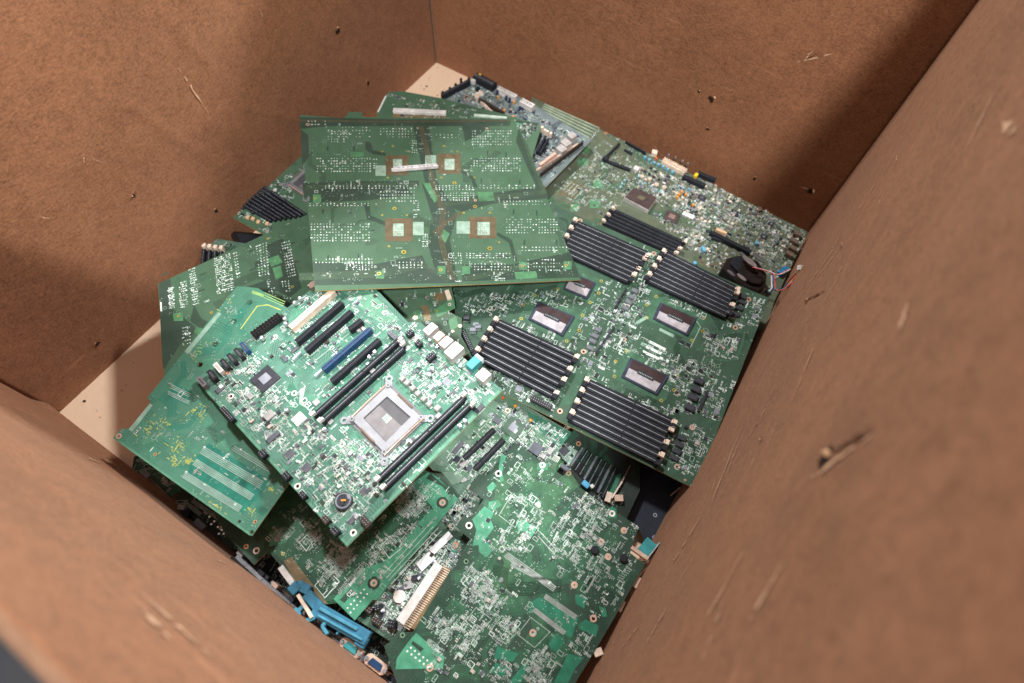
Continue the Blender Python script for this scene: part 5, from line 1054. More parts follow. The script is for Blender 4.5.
["right",[0.8422,-0.7144,0.1685],[0.8422,-0.6968,0.1629],0.73],
["right",[0.8422,-0.2962,0.3837],[0.8422,-0.2729,0.376],0.89],
["right",[0.8422,-0.6088,0.2999],[0.8422,-0.5634,0.3101],0.58],
["right",[0.8422,-0.6296,0.3883],[0.8422,-0.5889,0.3857],0.55],
["right",[0.8422,-0.7372,0.2803],[0.8422,-0.7304,0.2805],0.79],
["right",[0.8422,-0.8552,0.3914],[0.8422,-0.8257,0.3941],0.4],
["right",[0.8422,-0.4578,0.1999],[0.8422,-0.4107,0.2007],0.69],
["right",[0.8422,-0.291,0.271],[0.8422,-0.2558,0.2817],0.57],
["right",[0.8422,-0.4362,0.3193],[0.8422,-0.4251,0.3142],0.73],
["right",[0.8422,-0.7545,0.311],[0.8422,-0.7092,0.3238],0.62],
["right",[0.8422,-0.5239,0.1574],[0.8422,-0.4897,0.1664],0.53],
["right",[0.8422,-0.889,0.1025],[0.8422,-0.8676,0.107],0.59],
["right",[0.8422,-0.3609,0.394],[0.8422,-0.3366,0.4081],0.61],
["right",[0.8422,-0.6428,0.3697],[0.8422,-0.626,0.3671],0.81],
["left",[0,-0.3853,0.3176],[0,-0.3854,0.3345],0.43],
["left",[0,-0.7807,0.2683],[0,-0.7883,0.2815],0.52],
["far",[0.6425,0,0.3845],[0.6552,0,0.3916],0.44],
["left",[0,-0.2763,0.0956],[0,-0.2875,0.1085],0.58],
["far",[0.3724,0,0.3769],[0.3829,0,0.392],0.34],
["left",[0,-0.6899,0.2869],[0,-0.6954,0.3027],0.49],
["far",[0.3379,0,0.3413],[0.3261,0,0.3453],0.54],
["left",[0,-0.2189,0.1497],[0,-0.2103,0.1517],0.46],
["left",[0,-0.7079,0.302],[0,-0.6991,0.3156],0.59],
["far",[0.6396,0,0.372],[0.6312,0,0.3769],0.52],
["left",[0,-0.4889,0.0945],[0,-0.5032,0.104],0.36],
["far",[0.7489,0,0.4137],[0.7478,0,0.4303],0.31]]}''')
sc = bpy.context.scene; COL = sc.collection
MM = .001
# ------------------------------------------------------------------ materials
MATS = {}
def principled(name, col, rough=.5, metal=0., spec=.5):
    m = bpy.data.materials.new(name); m.use_nodes = True
    b = m.node_tree.nodes['Principled BSDF']
    b.inputs['Base Color'].default_value = (*col, 1); b.inputs['Roughness'].default_value = rough
    b.inputs['Metallic'].default_value = metal; b.inputs['Specular IOR Level'].default_value = spec
    return m, b
def N(m, t, **k):
    n = m.node_tree.nodes.new(t)
    for a, v in k.items(): setattr(n, a, v)
    return n
def L(m, a, b): m.node_tree.links.new(a, b)
def varied(name, col, rough=.5, metal=0., amt=.25, scale=90., spec=.26):
    """plain colour with fine procedural wear"""
    m, b = principled(name, col, rough, metal, spec)
    tc = N(m, 'ShaderNodeTexCoord'); nz = N(m, 'ShaderNodeTexNoise'); nz.inputs['Scale'].default_value = scale; nz.inputs['Detail'].default_value = 5
    L(m, tc.outputs['Object'], nz.inputs['Vector'])
    mr = N(m, 'ShaderNodeMapRange'); mr.inputs[1].default_value = .3; mr.inputs[2].default_value = .7; mr.inputs[3].default_value = 1 - amt; mr.inputs[4].default_value = 1 + amt
    L(m, nz.outputs['Fac'], mr.inputs[0])
    mx = N(m, 'ShaderNodeVectorMath', operation='SCALE'); mx.inputs[0].default_value = col; L(m, mr.outputs[0], mx.inputs['Scale'])
    L(m, mx.outputs[0], b.inputs['Base Color'])
    m2 = N(m, 'ShaderNodeMapRange'); m2.inputs[3].default_value = max(.05, rough - .12); m2.inputs[4].default_value = min(1, rough + .15)
    L(m, nz.outputs['Fac'], m2.inputs[0]); L(m, m2.outputs[0], b.inputs['Roughness'])
    return m
SIMPLE = {
 'pcb_edge': ((.52,.40,.17),.6,0), 'black': ((.016,.019,.026),.62,0), 'brownblack': ((.045,.03,.025),.5,0), 'grey': ((.22,.24,.26),.5,0),
 'groove': ((.42,.43,.45),.45,.2), 'groove_dark': ((.09,.09,.10),.4,.3), 'cream': ((.78,.64,.52),.5,0), 'white': ((.66,.65,.63),.45,0), 'white_green': ((.55,.68,.58),.5,0),
 'cream_orange': ((.75,.50,.30),.5,0), 'blue': ((.015,.055,.14),.45,0), 'blue_bright': ((.02,.20,.42),.4,0), 'blue_pin': ((.10,.36,.58),.35,0), 'navy': ((.02,.035,.09),.4,0),
 'ic': ((.10,.11,.13),.45,0), 'ic_dark': ((.035,.038,.05),.35,0), 'ic_silver': ((.24,.26,.30),.5,.1), 'ic_green': ((.07,.12,.09),.5,0), 'ic_lid': ((.085,.062,.06),.4,.2), 'ic_lid2': ((.50,.40,.38),.3,.7),
 'choke': ((.36,.37,.35),.5,.3), 'choke_light': ((.38,.38,.38),.5,.1), 'choke_grey': ((.17,.19,.21),.5,.2), 'choke_dark': ((.06,.065,.08),.45,.1),
 'cap_white': ((.82,.84,.86),.3,.35), 'cap_silver': ((.62,.64,.66),.25,.7), 'cap_blue': ((.14,.42,.60),.4,0), 'cap_blue2': ((.30,.55,.66),.4,0), 'sleeve': ((.03,.07,.20),.35,0),
 'orange': ((.80,.33,.06),.45,0), 'orange_red': ((.70,.14,.05),.45,0), 'yellow': ((.80,.55,.03),.45,0), 'teal': ((.05,.29,.31),.4,0), 'copper': ((.65,.33,.20),.35,.5),
 'port_metal': ((.56,.545,.53),.4,.25), 'port_warm': ((.68,.50,.40),.4,.3), 'metal_brown': ((.26,.19,.15),.4,.5), 'steel': ((.24,.25,.27),.45,.25), 'steel_dark': ((.15,.15,.155),.5,.4),
 'sata_grey': ((.16,.15,.17),.45,0), 'atxpower': ((.02,.018,.02),.4,0), 'pinheader': ((.03,.032,.035),.45,0), 'battery': ((.04,.045,.055),.35,.2), 'lever': ((.50,.60,.66),.35,.3),
 'ring': ((.72,.50,.40),.35,.5), 'ring_white': ((.82,.74,.70),.4,.2), 'ring_gold': ((.52,.45,.10),.4,.5), 'ring_dark': ((.03,.06,.04),.5,0), 'ring_copper': ((.68,.33,.20),.35,.5), 'ring_green': ((.14,.26,.17),.5,0),
 'silk': ((.70,.79,.75),.55,0), 'silk_dim': ((.36,.47,.41),.55,0), 'silk_grey': ((.34,.38,.36),.5,0), 'pour_brightgreen2': ((.07,.25,.155),.42,0), 'trace_blue': ((.09,.13,.135),.45,0), 'trace_green3': ((.045,.14,.075),.42,0), 'pad_mauve': ((.36,.34,.34),.5,0), 'pad_pale3': ((.29,.43,.34),.5,0), 'trace_p1': ((.075,.125,.075),.5,0), 'pad_pale': ((.40,.55,.46),.5,0), 'pad_pale2': ((.25,.40,.32),.5,0),
 'pour_light': ((.085,.23,.115),.42,0), 'pour_light5': ((.055,.135,.082),.42,0), 'pour_greenmid': ((.045,.175,.115),.42,0), 'pour_teal': ((.02,.18,.13),.40,0), 'pour_brightgreen': ((.10,.27,.175),.45,0), 'pour_emerald': ((.07,.28,.17),.45,0), 'mark_red': ((.50,.14,.10),.5,0), 'pour_emerald2': ((.03,.19,.115),.38,0),
 'pour_brown': ((.135,.105,.06),.5,0), 'pour_brown6': ((.13,.12,.07),.5,0), 'gold_brown': ((.20,.145,.075),.45,.2), 'trace_brown': ((.125,.100,.055),.5,0), 'trace_green': ((.055,.155,.075),.45,0), 'trace_green2': ((.03,.11,.06),.45,0), 'trace_dark': ((.012,.035,.02),.45,0),
 'mark_yellow': ((.42,.47,.12),.5,0), 'mark_yellow2': ((.24,.42,.15),.5,0), 'rail': ((.34,.42,.31),.45,.1), 'label_white': ((.82,.84,.86),.5,0), 'ink': ((.12,.12,.14),.6,0), 'white_chip': ((.78,.74,.70),.45,.1),
 'pad_tan': ((.55,.48,.42),.4,.3), 'blue_plastic': ((.045,.19,.30),.42,0), 'blue_plastic_light': ((.08,.30,.43),.42,0), 'rubber': ((.03,.03,.032),.7,0), 'lid_silver': ((.45,.43,.46),.45,.2), 'lid_brown': ((.075,.05,.052),.35,.5), 'frame_blue': ((.045,.055,.085),.4,.2),
 'socket_grey': ((.085,.085,.092),.5,.1), 'socket_grey2': ((.18,.17,.175),.5,.1), 'pale_green': ((.55,.75,.60),.5,0), 'wire_red': ((.60,.07,.06),.4,0), 'wire_blue': ((.07,.25,.50),.4,0), 'wire_white': ((.72,.70,.72),.4,0), 'wire_black': ((.02,.02,.02),.4,0),
 'plate_black': ((.028,.034,.048),.5,.3), 'gloss_black': ((.017,.013,.012),.36,0), 'kraft_pale': ((.60,.38,.22),.85,0), 'kraft_dark': ((.025,.012,.007),.9,0), 'scuff': ((.58,.36,.23),.85,0), 'kraft_crease': ((.12,.055,.028),.9,0), 'foil': ((.50,.52,.58),.25,.8),
}
def mat(n):
    if n in MATS: return MATS[n]
    if n in PCBS: m = pcb_mat(n)
    else:
        c, r, me = SIMPLE[n]; m = varied(n, c, r, me, .22 if me < .3 else .12)
    MATS[n] = m; return m
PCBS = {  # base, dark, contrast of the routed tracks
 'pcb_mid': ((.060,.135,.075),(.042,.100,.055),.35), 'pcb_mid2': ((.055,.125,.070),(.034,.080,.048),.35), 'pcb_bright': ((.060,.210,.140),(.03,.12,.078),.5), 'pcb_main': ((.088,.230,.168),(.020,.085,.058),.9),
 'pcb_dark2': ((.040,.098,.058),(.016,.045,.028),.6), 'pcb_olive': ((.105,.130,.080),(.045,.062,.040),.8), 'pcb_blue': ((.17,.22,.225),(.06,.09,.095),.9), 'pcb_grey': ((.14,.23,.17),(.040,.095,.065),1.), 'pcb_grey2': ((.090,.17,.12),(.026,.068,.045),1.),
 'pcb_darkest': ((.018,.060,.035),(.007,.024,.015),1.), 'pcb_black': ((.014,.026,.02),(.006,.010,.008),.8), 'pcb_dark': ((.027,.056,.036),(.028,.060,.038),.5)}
def pcb_mat(n):
    base, dark, k = PCBS[n]
    m, b = principled(n, base, .38, 0, .18)
    tc = N(m, 'ShaderNodeTexCoord')
    # patches of copper pour: blocky cells
    vo = N(m, 'ShaderNodeTexVoronoi', distance='CHEBYCHEV'); vo.inputs['Scale'].default_value = 75
    L(m, tc.outputs['Object'], vo.inputs['Vector'])
    sep = N(m, 'ShaderNodeSeparateColor'); L(m, vo.outputs['Color'], sep.inputs[0])
    # track direction: two line fields picked by cell
    def lines(rot, pitch):
        mp = N(m, 'ShaderNodeMapping'); mp.inputs['Rotation'].default_value = (0, 0, rot); L(m, tc.outputs['Object'], mp.inputs['Vector'])
        w = N(m, 'ShaderNodeTexWave', wave_type='BANDS', bands_direction='X', wave_profile='TRI'); w.inputs['Scale'].default_value = pitch; w.inputs['Distortion'].default_value = 0
        L(m, mp.outputs[0], w.inputs['Vector']); return w.outputs['Fac']
    a = lines(0, 85); c = lines(math.pi / 2, 95); d = lines(math.pi / 4, 100)
    g1 = N(m, 'ShaderNodeMath', operation='GREATER_THAN'); g1.inputs[1].default_value = .5; L(m, sep.outputs[0], g1.inputs[0])
    g2 = N(m, 'ShaderNodeMath', operation='GREATER_THAN'); g2.inputs[1].default_value = .66; L(m, sep.outputs[1], g2.inputs[0])
    x1 = N(m, 'ShaderNodeMix'); L(m, g1.outputs[0], x1.inputs[0]); L(m, a, x1.inputs[2]); L(m, c, x1.inputs[3])
    x2 = N(m, 'ShaderNodeMix'); L(m, g2.outputs[0], x2.inputs[0]); L(m, x1.outputs[0], x2.inputs[2]); L(m, d, x2.inputs[3])
    st = N(m, 'ShaderNodeMapRange'); st.inputs[1].default_value = .35; st.inputs[2].default_value = .65; L(m, x2.outputs[0], st.inputs[0])
    # only some cells carry tracks
    g3 = N(m, 'ShaderNodeMath', operation='GREATER_THAN'); g3.inputs[1].default_value = 1 - .55 * k; L(m, sep.outputs[2], g3.inputs[0])
    mu = N(m, 'ShaderNodeMath', operation='MULTIPLY'); L(m, st.outputs[0], mu.inputs[0]); L(m, g3.outputs[0], mu.inputs[1])
    mu2 = N(m, 'ShaderNodeMath', operation='MULTIPLY'); mu2.inputs[1].default_value = .6; L(m, mu.outputs[0], mu2.inputs[0])
    # blotches
    nz = N(m, 'ShaderNodeTexNoise'); nz.inputs['Scale'].default_value = 38; nz.inputs['Detail'].default_value = 6; L(m, tc.outputs['Object'], nz.inputs['Vector'])
    nr = N(m, 'ShaderNodeMapRange'); nr.inputs[1].default_value = .45; nr.inputs[2].default_value = .62; nr.inputs[4].default_value = .45 * k; L(m, nz.outputs['Fac'], nr.inputs[0])
    mx = N(m, 'ShaderNodeMath', operation='MAXIMUM'); L(m, mu2.outputs[0], mx.inputs[0]); L(m, nr.outputs[0], mx.inputs[1])
    col = N(m, 'ShaderNodeMix', data_type='RGBA'); col.inputs[6].default_value = (*base, 1); col.inputs[7].default_value = (*dark, 1)
    L(m, mx.outputs[0], col.inputs[0])
    nd = N(m, 'ShaderNodeTexNoise'); nd.inputs['Scale'].default_value = 17; nd.inputs['Detail'].default_value = 8; nd.inputs['Roughness'].default_value = .7; L(m, tc.outputs['Object'], nd.inputs['Vector'])
    dr = N(m, 'ShaderNodeMapRange'); dr.inputs[1].default_value = .35; dr.inputs[2].default_value = .7; dr.inputs[3].default_value = .02; dr.inputs[4].default_value = .13; L(m, nd.outputs['Fac'], dr.inputs[0])
    dm = N(m, 'ShaderNodeMix', data_type='RGBA'); dm.inputs[7].default_value = (.27, .31, .29, 1); L(m, dr.outputs[0], dm.inputs[0]); L(m, col.outputs[2], dm.inputs[6]); L(m, dm.outputs[2], b.inputs['Base Color'])
    n2 = N(m, 'ShaderNodeTexNoise'); n2.inputs['Scale'].default_value = 12; n2.inputs['Detail'].default_value = 4; L(m, tc.outputs['Object'], n2.inputs['Vector'])
    rr = N(m, 'ShaderNodeMapRange'); rr.inputs[3].default_value = .42; rr.inputs[4].default_value = .68; L(m, n2.outputs['Fac'], rr.inputs[0]); L(m, rr.outputs[0], b.inputs['Roughness'])
    bp = N(m, 'ShaderNodeBump'); bp.inputs['Strength'].default_value = .25; bp.inputs['Distance'].default_value = .0003; L(m, mx.outputs[0], bp.inputs['Height']); L(m, bp.outputs[0], b.inputs['Normal'])
    return m
def cardboard(name, base, dark, grain=1.):
    m, b = principled(name, base, .82, 0, .25)
    tc = N(m, 'ShaderNodeTexCoord')
    n1 = N(m, 'ShaderNodeTexNoise'); n1.inputs['Scale'].default_value = 5; n1.inputs['Detail'].default_value = 8; n1.inputs['Roughness'].default_value = .62; L(m, tc.outputs['Object'], n1.inputs['Vector'])
    n2 = N(m, 'ShaderNodeTexNoise'); n2.inputs['Scale'].default_value = 330; n2.inputs['Detail'].default_value = 4; n2.inputs['Roughness'].default_value = .75; L(m, tc.outputs['Object'], n2.inputs['Vector'])
    mp = N(m, 'ShaderNodeMapping'); mp.inputs['Scale'].default_value = (120, 120, 900); L(m, tc.outputs['Object'], mp.inputs['Vector'])
    n3 = N(m, 'ShaderNodeTexNoise'); n3.inputs['Scale'].default_value = 1; n3.inputs['Detail'].default_value = 3; L(m, mp.outputs[0], n3.inputs['Vector'])
    r1 = N(m, 'ShaderNodeMapRange'); r1.inputs[1].default_value = .3; r1.inputs[2].default_value = .7; r1.inputs[3].default_value = -.16; r1.inputs[4].default_value = .16; L(m, n1.outputs['Fac'], r1.inputs[0])
    r2 = N(m, 'ShaderNodeMapRange'); r2.inputs[1].default_value = .3; r2.inputs[2].default_value = .7; r2.inputs[3].default_value = -.23 * grain; r2.inputs[4].default_value = .23 * grain; L(m, n2.outputs['Fac'], r2.inputs[0])
    r3 = N(m, 'ShaderNodeMapRange'); r3.inputs[1].default_value = .3; r3.inputs[2].default_value = .7; r3.inputs[3].default_value = -.12 * grain; r3.inputs[4].default_value = .12 * grain; L(m, n3.outputs['Fac'], r3.inputs[0])
    a1 = N(m, 'ShaderNodeMath', operation='ADD'); L(m, r1.outputs[0], a1.inputs[0]); L(m, r2.outputs[0], a1.inputs[1])
    a2 = N(m, 'ShaderNodeMath', operation='ADD'); L(m, a1.outputs[0], a2.inputs[0]); L(m, r3.outputs[0], a2.inputs[1])
    a3 = N(m, 'ShaderNodeMath', operation='ADD'); a3.inputs[1].default_value = .5; a3.use_clamp = True; L(m, a2.outputs[0], a3.inputs[0])
    col = N(m, 'ShaderNodeMix', data_type='RGBA'); col.inputs[6].default_value = (*dark, 1); col.inputs[7].default_value = (*base, 1)
    nm = N(m, 'ShaderNodeTexNoise'); nm.inputs['Scale'].default_value = 60; nm.inputs['Detail'].default_value = 9; nm.inputs['Roughness'].default_value = .72; nm.inputs['Distortion'].default_value = .6; L(m, tc.outputs['Object'], nm.inputs['Vector'])
    rm = N(m, 'ShaderNodeMapRange'); rm.inputs[1].default_value = .36; rm.inputs[2].default_value = .64; rm.inputs[3].default_value = -.08*grain; rm.inputs[4].default_value = .08*grain; L(m, nm.outputs['Fac'], rm.inputs[0])
    a4 = N(m, 'ShaderNodeMath', operation='ADD'); a4.use_clamp = True; L(m, a3.outputs[0], a4.inputs[0]); L(m, rm.outputs[0], a4.inputs[1]); L(m, a4.outputs[0], col.inputs[0])
    b.inputs['Sheen Weight'].default_value = .18; b.inputs['Sheen Roughness'].default_value = .45; b.inputs['Sheen Tint'].default_value = (1, .80, .64, 1)
    # rubbed scuffs where the board has worn paler
    mp2 = N(m, 'ShaderNodeMapping'); mp2.inputs['Rotation'].default_value = (.6, .5, .4); mp2.inputs['Scale'].default_value = (9, 9, 70); L(m, tc.outputs['Object'], mp2.inputs['Vector'])
    n4 = N(m, 'ShaderNodeTexNoise'); n4.inputs['Scale'].default_value = 1; n4.inputs['Detail'].default_value = 5; L(m, mp2.outputs[0], n4.inputs['Vector'])
    r4 = N(m, 'ShaderNodeMapRange'); r4.inputs[1].default_value = .66; r4.inputs[2].default_value = .80; r4.inputs[4].default_value = .5; L(m, n4.outputs['Fac'], r4.inputs[0])
    c2 = N(m, 'ShaderNodeMix', data_type='RGBA'); c2.inputs[7].default_value = (min(1, base[0]*1.45), min(1, base[1]*1.5), min(1, base[2]*1.6), 1)
    L(m, r4.outputs[0], c2.inputs[0]); L(m, col.outputs[2], c2.inputs[6]); L(m, c2.outputs[2], b.inputs['Base Color'])
    bp = N(m, 'ShaderNodeBump'); bp.inputs['Strength'].default_value = .35; bp.inputs['Distance'].default_value = .0006; L(m, a2.outputs[0], bp.inputs['Height'])
    # broad soft undulation of the corrugated sheet
    n5 = N(m, 'ShaderNodeTexNoise'); n5.inputs['Scale'].default_value = 14; n5.inputs['Detail'].default_value = 3; L(m, tc.outputs['Object'], n5.inputs['Vector'])
    bp2 = N(m, 'ShaderNodeBump'); bp2.inputs['Strength'].default_value = .35; bp2.inputs['Distance'].default_value = .006; L(m, n5.outputs['Fac'], bp2.inputs['Height']); L(m, bp.outputs[0], bp2.inputs['Normal'])
    L(m, bp2.outputs[0], b.inputs['Normal'])
    return m

# ------------------------------------------------------------------ mesh building
class MB:
    """collects faces with material names, then becomes ONE mesh object"""
    def __init__(s): s.v = []; s.f = []; s.m = []; s.mn = []
    def mi(s, n):
        if n not in s.mn: s.mn.append(n)
        return s.mn.index(n)
    def face(s, pts, m):
        i = len(s.v); s.v += [tuple(p) for p in pts]; s.f.append(list(range(i, i + len(pts)))); s.m.append(s.mi(m))
    def prism(s, poly, z0, z1, m, top=None, bottom=False):
        a = sum(poly[i][0]*poly[(i+1) % len(poly)][1] - poly[(i+1) % len(poly)][0]*poly[i][1] for i in range(len(poly)))
        if a < 0: poly = poly[::-1]
        n = len(poly); i = len(s.v); s.v += [(p[0], p[1], z0) for p in poly] + [(p[0], p[1], z1) for p in poly]
        k = s.mi(m); kt = s.mi(top) if top else k
        for j in range(n): s.f.append([i + j, i + (j+1) % n, i + n + (j+1) % n, i + n + j]); s.m.append(k)
        s.f.append([i + n + j for j in range(n)]); s.m.append(kt)
        if bottom: s.f.append([i + n - 1 - j for j in range(n)]); s.m.append(k)
    def rbox(s, x0, y0, x1, y1, w, z0, z1, m, top=None, taper=0.):
        dx, dy = x1 - x0, y1 - y0; l = math.hypot(dx, dy) or 1e-6; nx, ny = -dy/l*w/2, dx/l*w/2
        q = [(x0-nx, y0-ny), (x1-nx, y1-ny), (x1+nx, y1+ny), (x0+nx, y0+ny)]
        s.prism(q, z0, z1, m, top, True)
    def cyl(s, x, y, r, z0, z1, m, top=None, n=14, r2=None):
        r2 = r if r2 is None else r2
        i = len(s.v); s.v += [(x + r*math.cos(t*2*math.pi/n), y + r*math.sin(t*2*math.pi/n), z0) for t in range(n)] + [(x + r2*math.cos(t*2*math.pi/n), y + r2*math.sin(t*2*math.pi/n), z1) for t in range(n)]
        k = s.mi(m)
        for j in range(n): s.f.append([i + j, i + (j+1) % n, i + n + (j+1) % n, i + n + j]); s.m.append(k)
        s.f.append([i + n + j for j in range(n)]); s.m.append(s.mi(top) if top else k)
    def ring(s, x, y, r0, r1, z0, z1, m, n=20):
        c = [(math.cos(t*2*math.pi/n), math.sin(t*2*math.pi/n)) for t in range(n)]
        i = len(s.v)
        for r, z in ((r1, z0), (r1, z1), (r0, z1), (r0, z0 - 1.6)): s.v += [(x + r*a, y + r*b, z) for a, b in c]
        k = s.mi(m)
        for j in range(n):
            for q in range(3): s.f.append([i + q*n + j, i + q*n + (j+1) % n, i + (q+1)*n + (j+1) % n, i + (q+1)*n + j]); s.m.append(k)
    def tube(s, pts, r, m, n=8):
        P = [Vector(p) for p in pts]; k = s.mi(m); prev = None
        for i, p in enumerate(P):
            t = (P[min(i+1, len(P)-1)] - P[max(i-1, 0)]).normalized()
            u = t.cross(Vector((0, 0, 1)));  u = u.normalized() if u.length > 1e-4 else Vector((1, 0, 0))
            w = u.cross(t); b = len(s.v)
            s.v += [tuple(p + (u*math.cos(a*2*math.pi/n) + w*math.sin(a*2*math.pi/n))*r) for a in range(n)]
            if prev is not None:
                for j in range(n): s.f.append([prev + j, prev + (j+1) % n, b + (j+1) % n, b + j]); s.m.append(k)
            else: s.f.append([b + n - 1 - j for j in range(n)]); s.m.append(k)
            prev = b
        s.f.append([prev + j for j in range(n)]); s.m.append(k)
    def build(s, name, parent=None, scale=MM, bevel=0., smooth=False):
        me = bpy.data.meshes.new(name); me.from_pydata([(a*scale, b*scale, c*scale) for a, b, c in s.v], [], s.f)
        for n in s.mn: me.materials.append(mat(n))
        me.polygons.foreach_set('material_index', s.m)
        if bevel:
            bm = bmesh.new(); bm.from_mesh(me); bmesh.ops.recalc_face_normals(bm, faces=bm.faces)
            bmesh.ops.bevel(bm, geom=[e for e in bm.edges if e.is_manifold and e.calc_face_angle(0) > .6], offset=bevel*scale, segments=1, affect='EDGES'); bm.to_mesh(me); bm.free()
        if smooth: me.polygons.foreach_set('use_smooth', [True]*len(me.polygons))
        me.update(); o = bpy.data.objects.new(name, me); COL.objects.link(o); o.parent = parent
        return o
def tag(o, label=None, cat=None, group=None, kind=None):
    if label: o['label'] = label
    if cat: o['category'] = cat
    if group: o['group'] = group
    if kind: o['kind'] = kind
    return o
def empty(name, label, cat, group=None, M=None):
    o = bpy.data.objects.new(name, None); o.empty_display_size = .02; COL.objects.link(o)
    if M is not None: o.matrix_world = M
    return tag(o, label, cat, group)
def inside(p, poly):
    x, y = p; r = False
    for i in range(len(poly)):
        (x1, y1), (x2, y2) = poly[i], poly[i-1]
        if (y1 > y) != (y2 > y) and x < (x2-x1)*(y-y1)/(y2-y1) + x1: r = not r
    return r
def centre(q): return (sum(p[0] for p in q)/len(q), sum(p[1] for p in q)/len(q))
def shrink(q, k):
    c = centre(q); return [(c[0] + (p[0]-c[0])*k, c[1] + (p[1]-c[1])*k) for p in q]
def lerp2(a, b, t): return (a[0] + (b[0]-a[0])*t, a[1] + (b[1]-a[1])*t)

def board_plate(d, parent):
    cu = bpy.data.curves.new('outline', 'CURVE'); cu.dimensions = '2D'; cu.fill_mode = 'BOTH'; cu.extrude = d['thick']/2*MM
    def spl(pts):
        s = cu.splines.new('POLY'); s.points.add(len(pts) - 1); s.use_cyclic_u = True
        for p, q in zip(s.points, pts): p.co = (q[0]*MM, q[1]*MM, 0, 1)
    spl(d['outline'])
    hs = [h for h in d['holes'] if inside(h[:2], d['outline'])]
    for x, y, r in hs: spl([(x + r*math.cos(k*math.pi/7), y + r*math.sin(k*math.pi/7)) for k in range(14)])
    t = bpy.data.objects.new('outline', cu); COL.objects.link(t)
    me = bpy.data.meshes.new_from_object(t.evaluated_get(bpy.context.evaluated_depsgraph_get()))
    bpy.data.objects.remove(t); bpy.data.curves.remove(cu)
    me.transform(Matrix.Translation((0, 0, -d['thick']/2*MM))); me.materials.clear()
    me.materials.append(mat(d['mat'])); me.materials.append(mat(d['edgemat']))
    for p in me.polygons: p.material_index = 1 if abs(p.normal.z) < .5 else 0
    o = bpy.data.objects.new('circuit_plate', me); COL.objects.link(o); o.parent = parent; me.name = 'circuit_plate'
    return o

EXCL = []
STYLE = {  # weights: row of passives, small ic, silk text/lines, big part, vias ; component colours
 'dense': dict(w=(40,8,42,4,12), comp=['pad_tan','ic','ic_dark','choke_light','silk','brownblack'], white=.95),
 'dense_warm': dict(w=(50,12,14,18,6), comp=['pad_tan','cream','ic','metal_brown','white','choke_light','ic_dark'], white=.75),
 'dense_blue': dict(w=(45,12,18,18,7), comp=['pad_tan','ic','choke_light','ic_silver','silk','navy','brownblack'], white=.6),
 'mid': dict(w=(45,6,20,6,23), comp=['pad_tan','ic','silk_dim'], white=.5),
 'solder': dict(w=(46,0,22,2,30), comp=['pad_tan','silk_dim','choke_grey','pad_mauve','choke_light','silk_dim','silk_grey'], white=.5),
 'under2': dict(w=(30,2,40,2,26), comp=['pad_tan','silk_dim','silk'], white=.55),
 'under': dict(w=(10,0,22,0,68), comp=['pad_tan','silk_dim'], white=.25),
 'sparse': dict(w=(12,1,12,0,75), comp=['pad_tan','silk'], white=.5),
 'sparse_green': dict(w=(4,0,10,0,86), comp=['silk_dim'], white=0.),
}
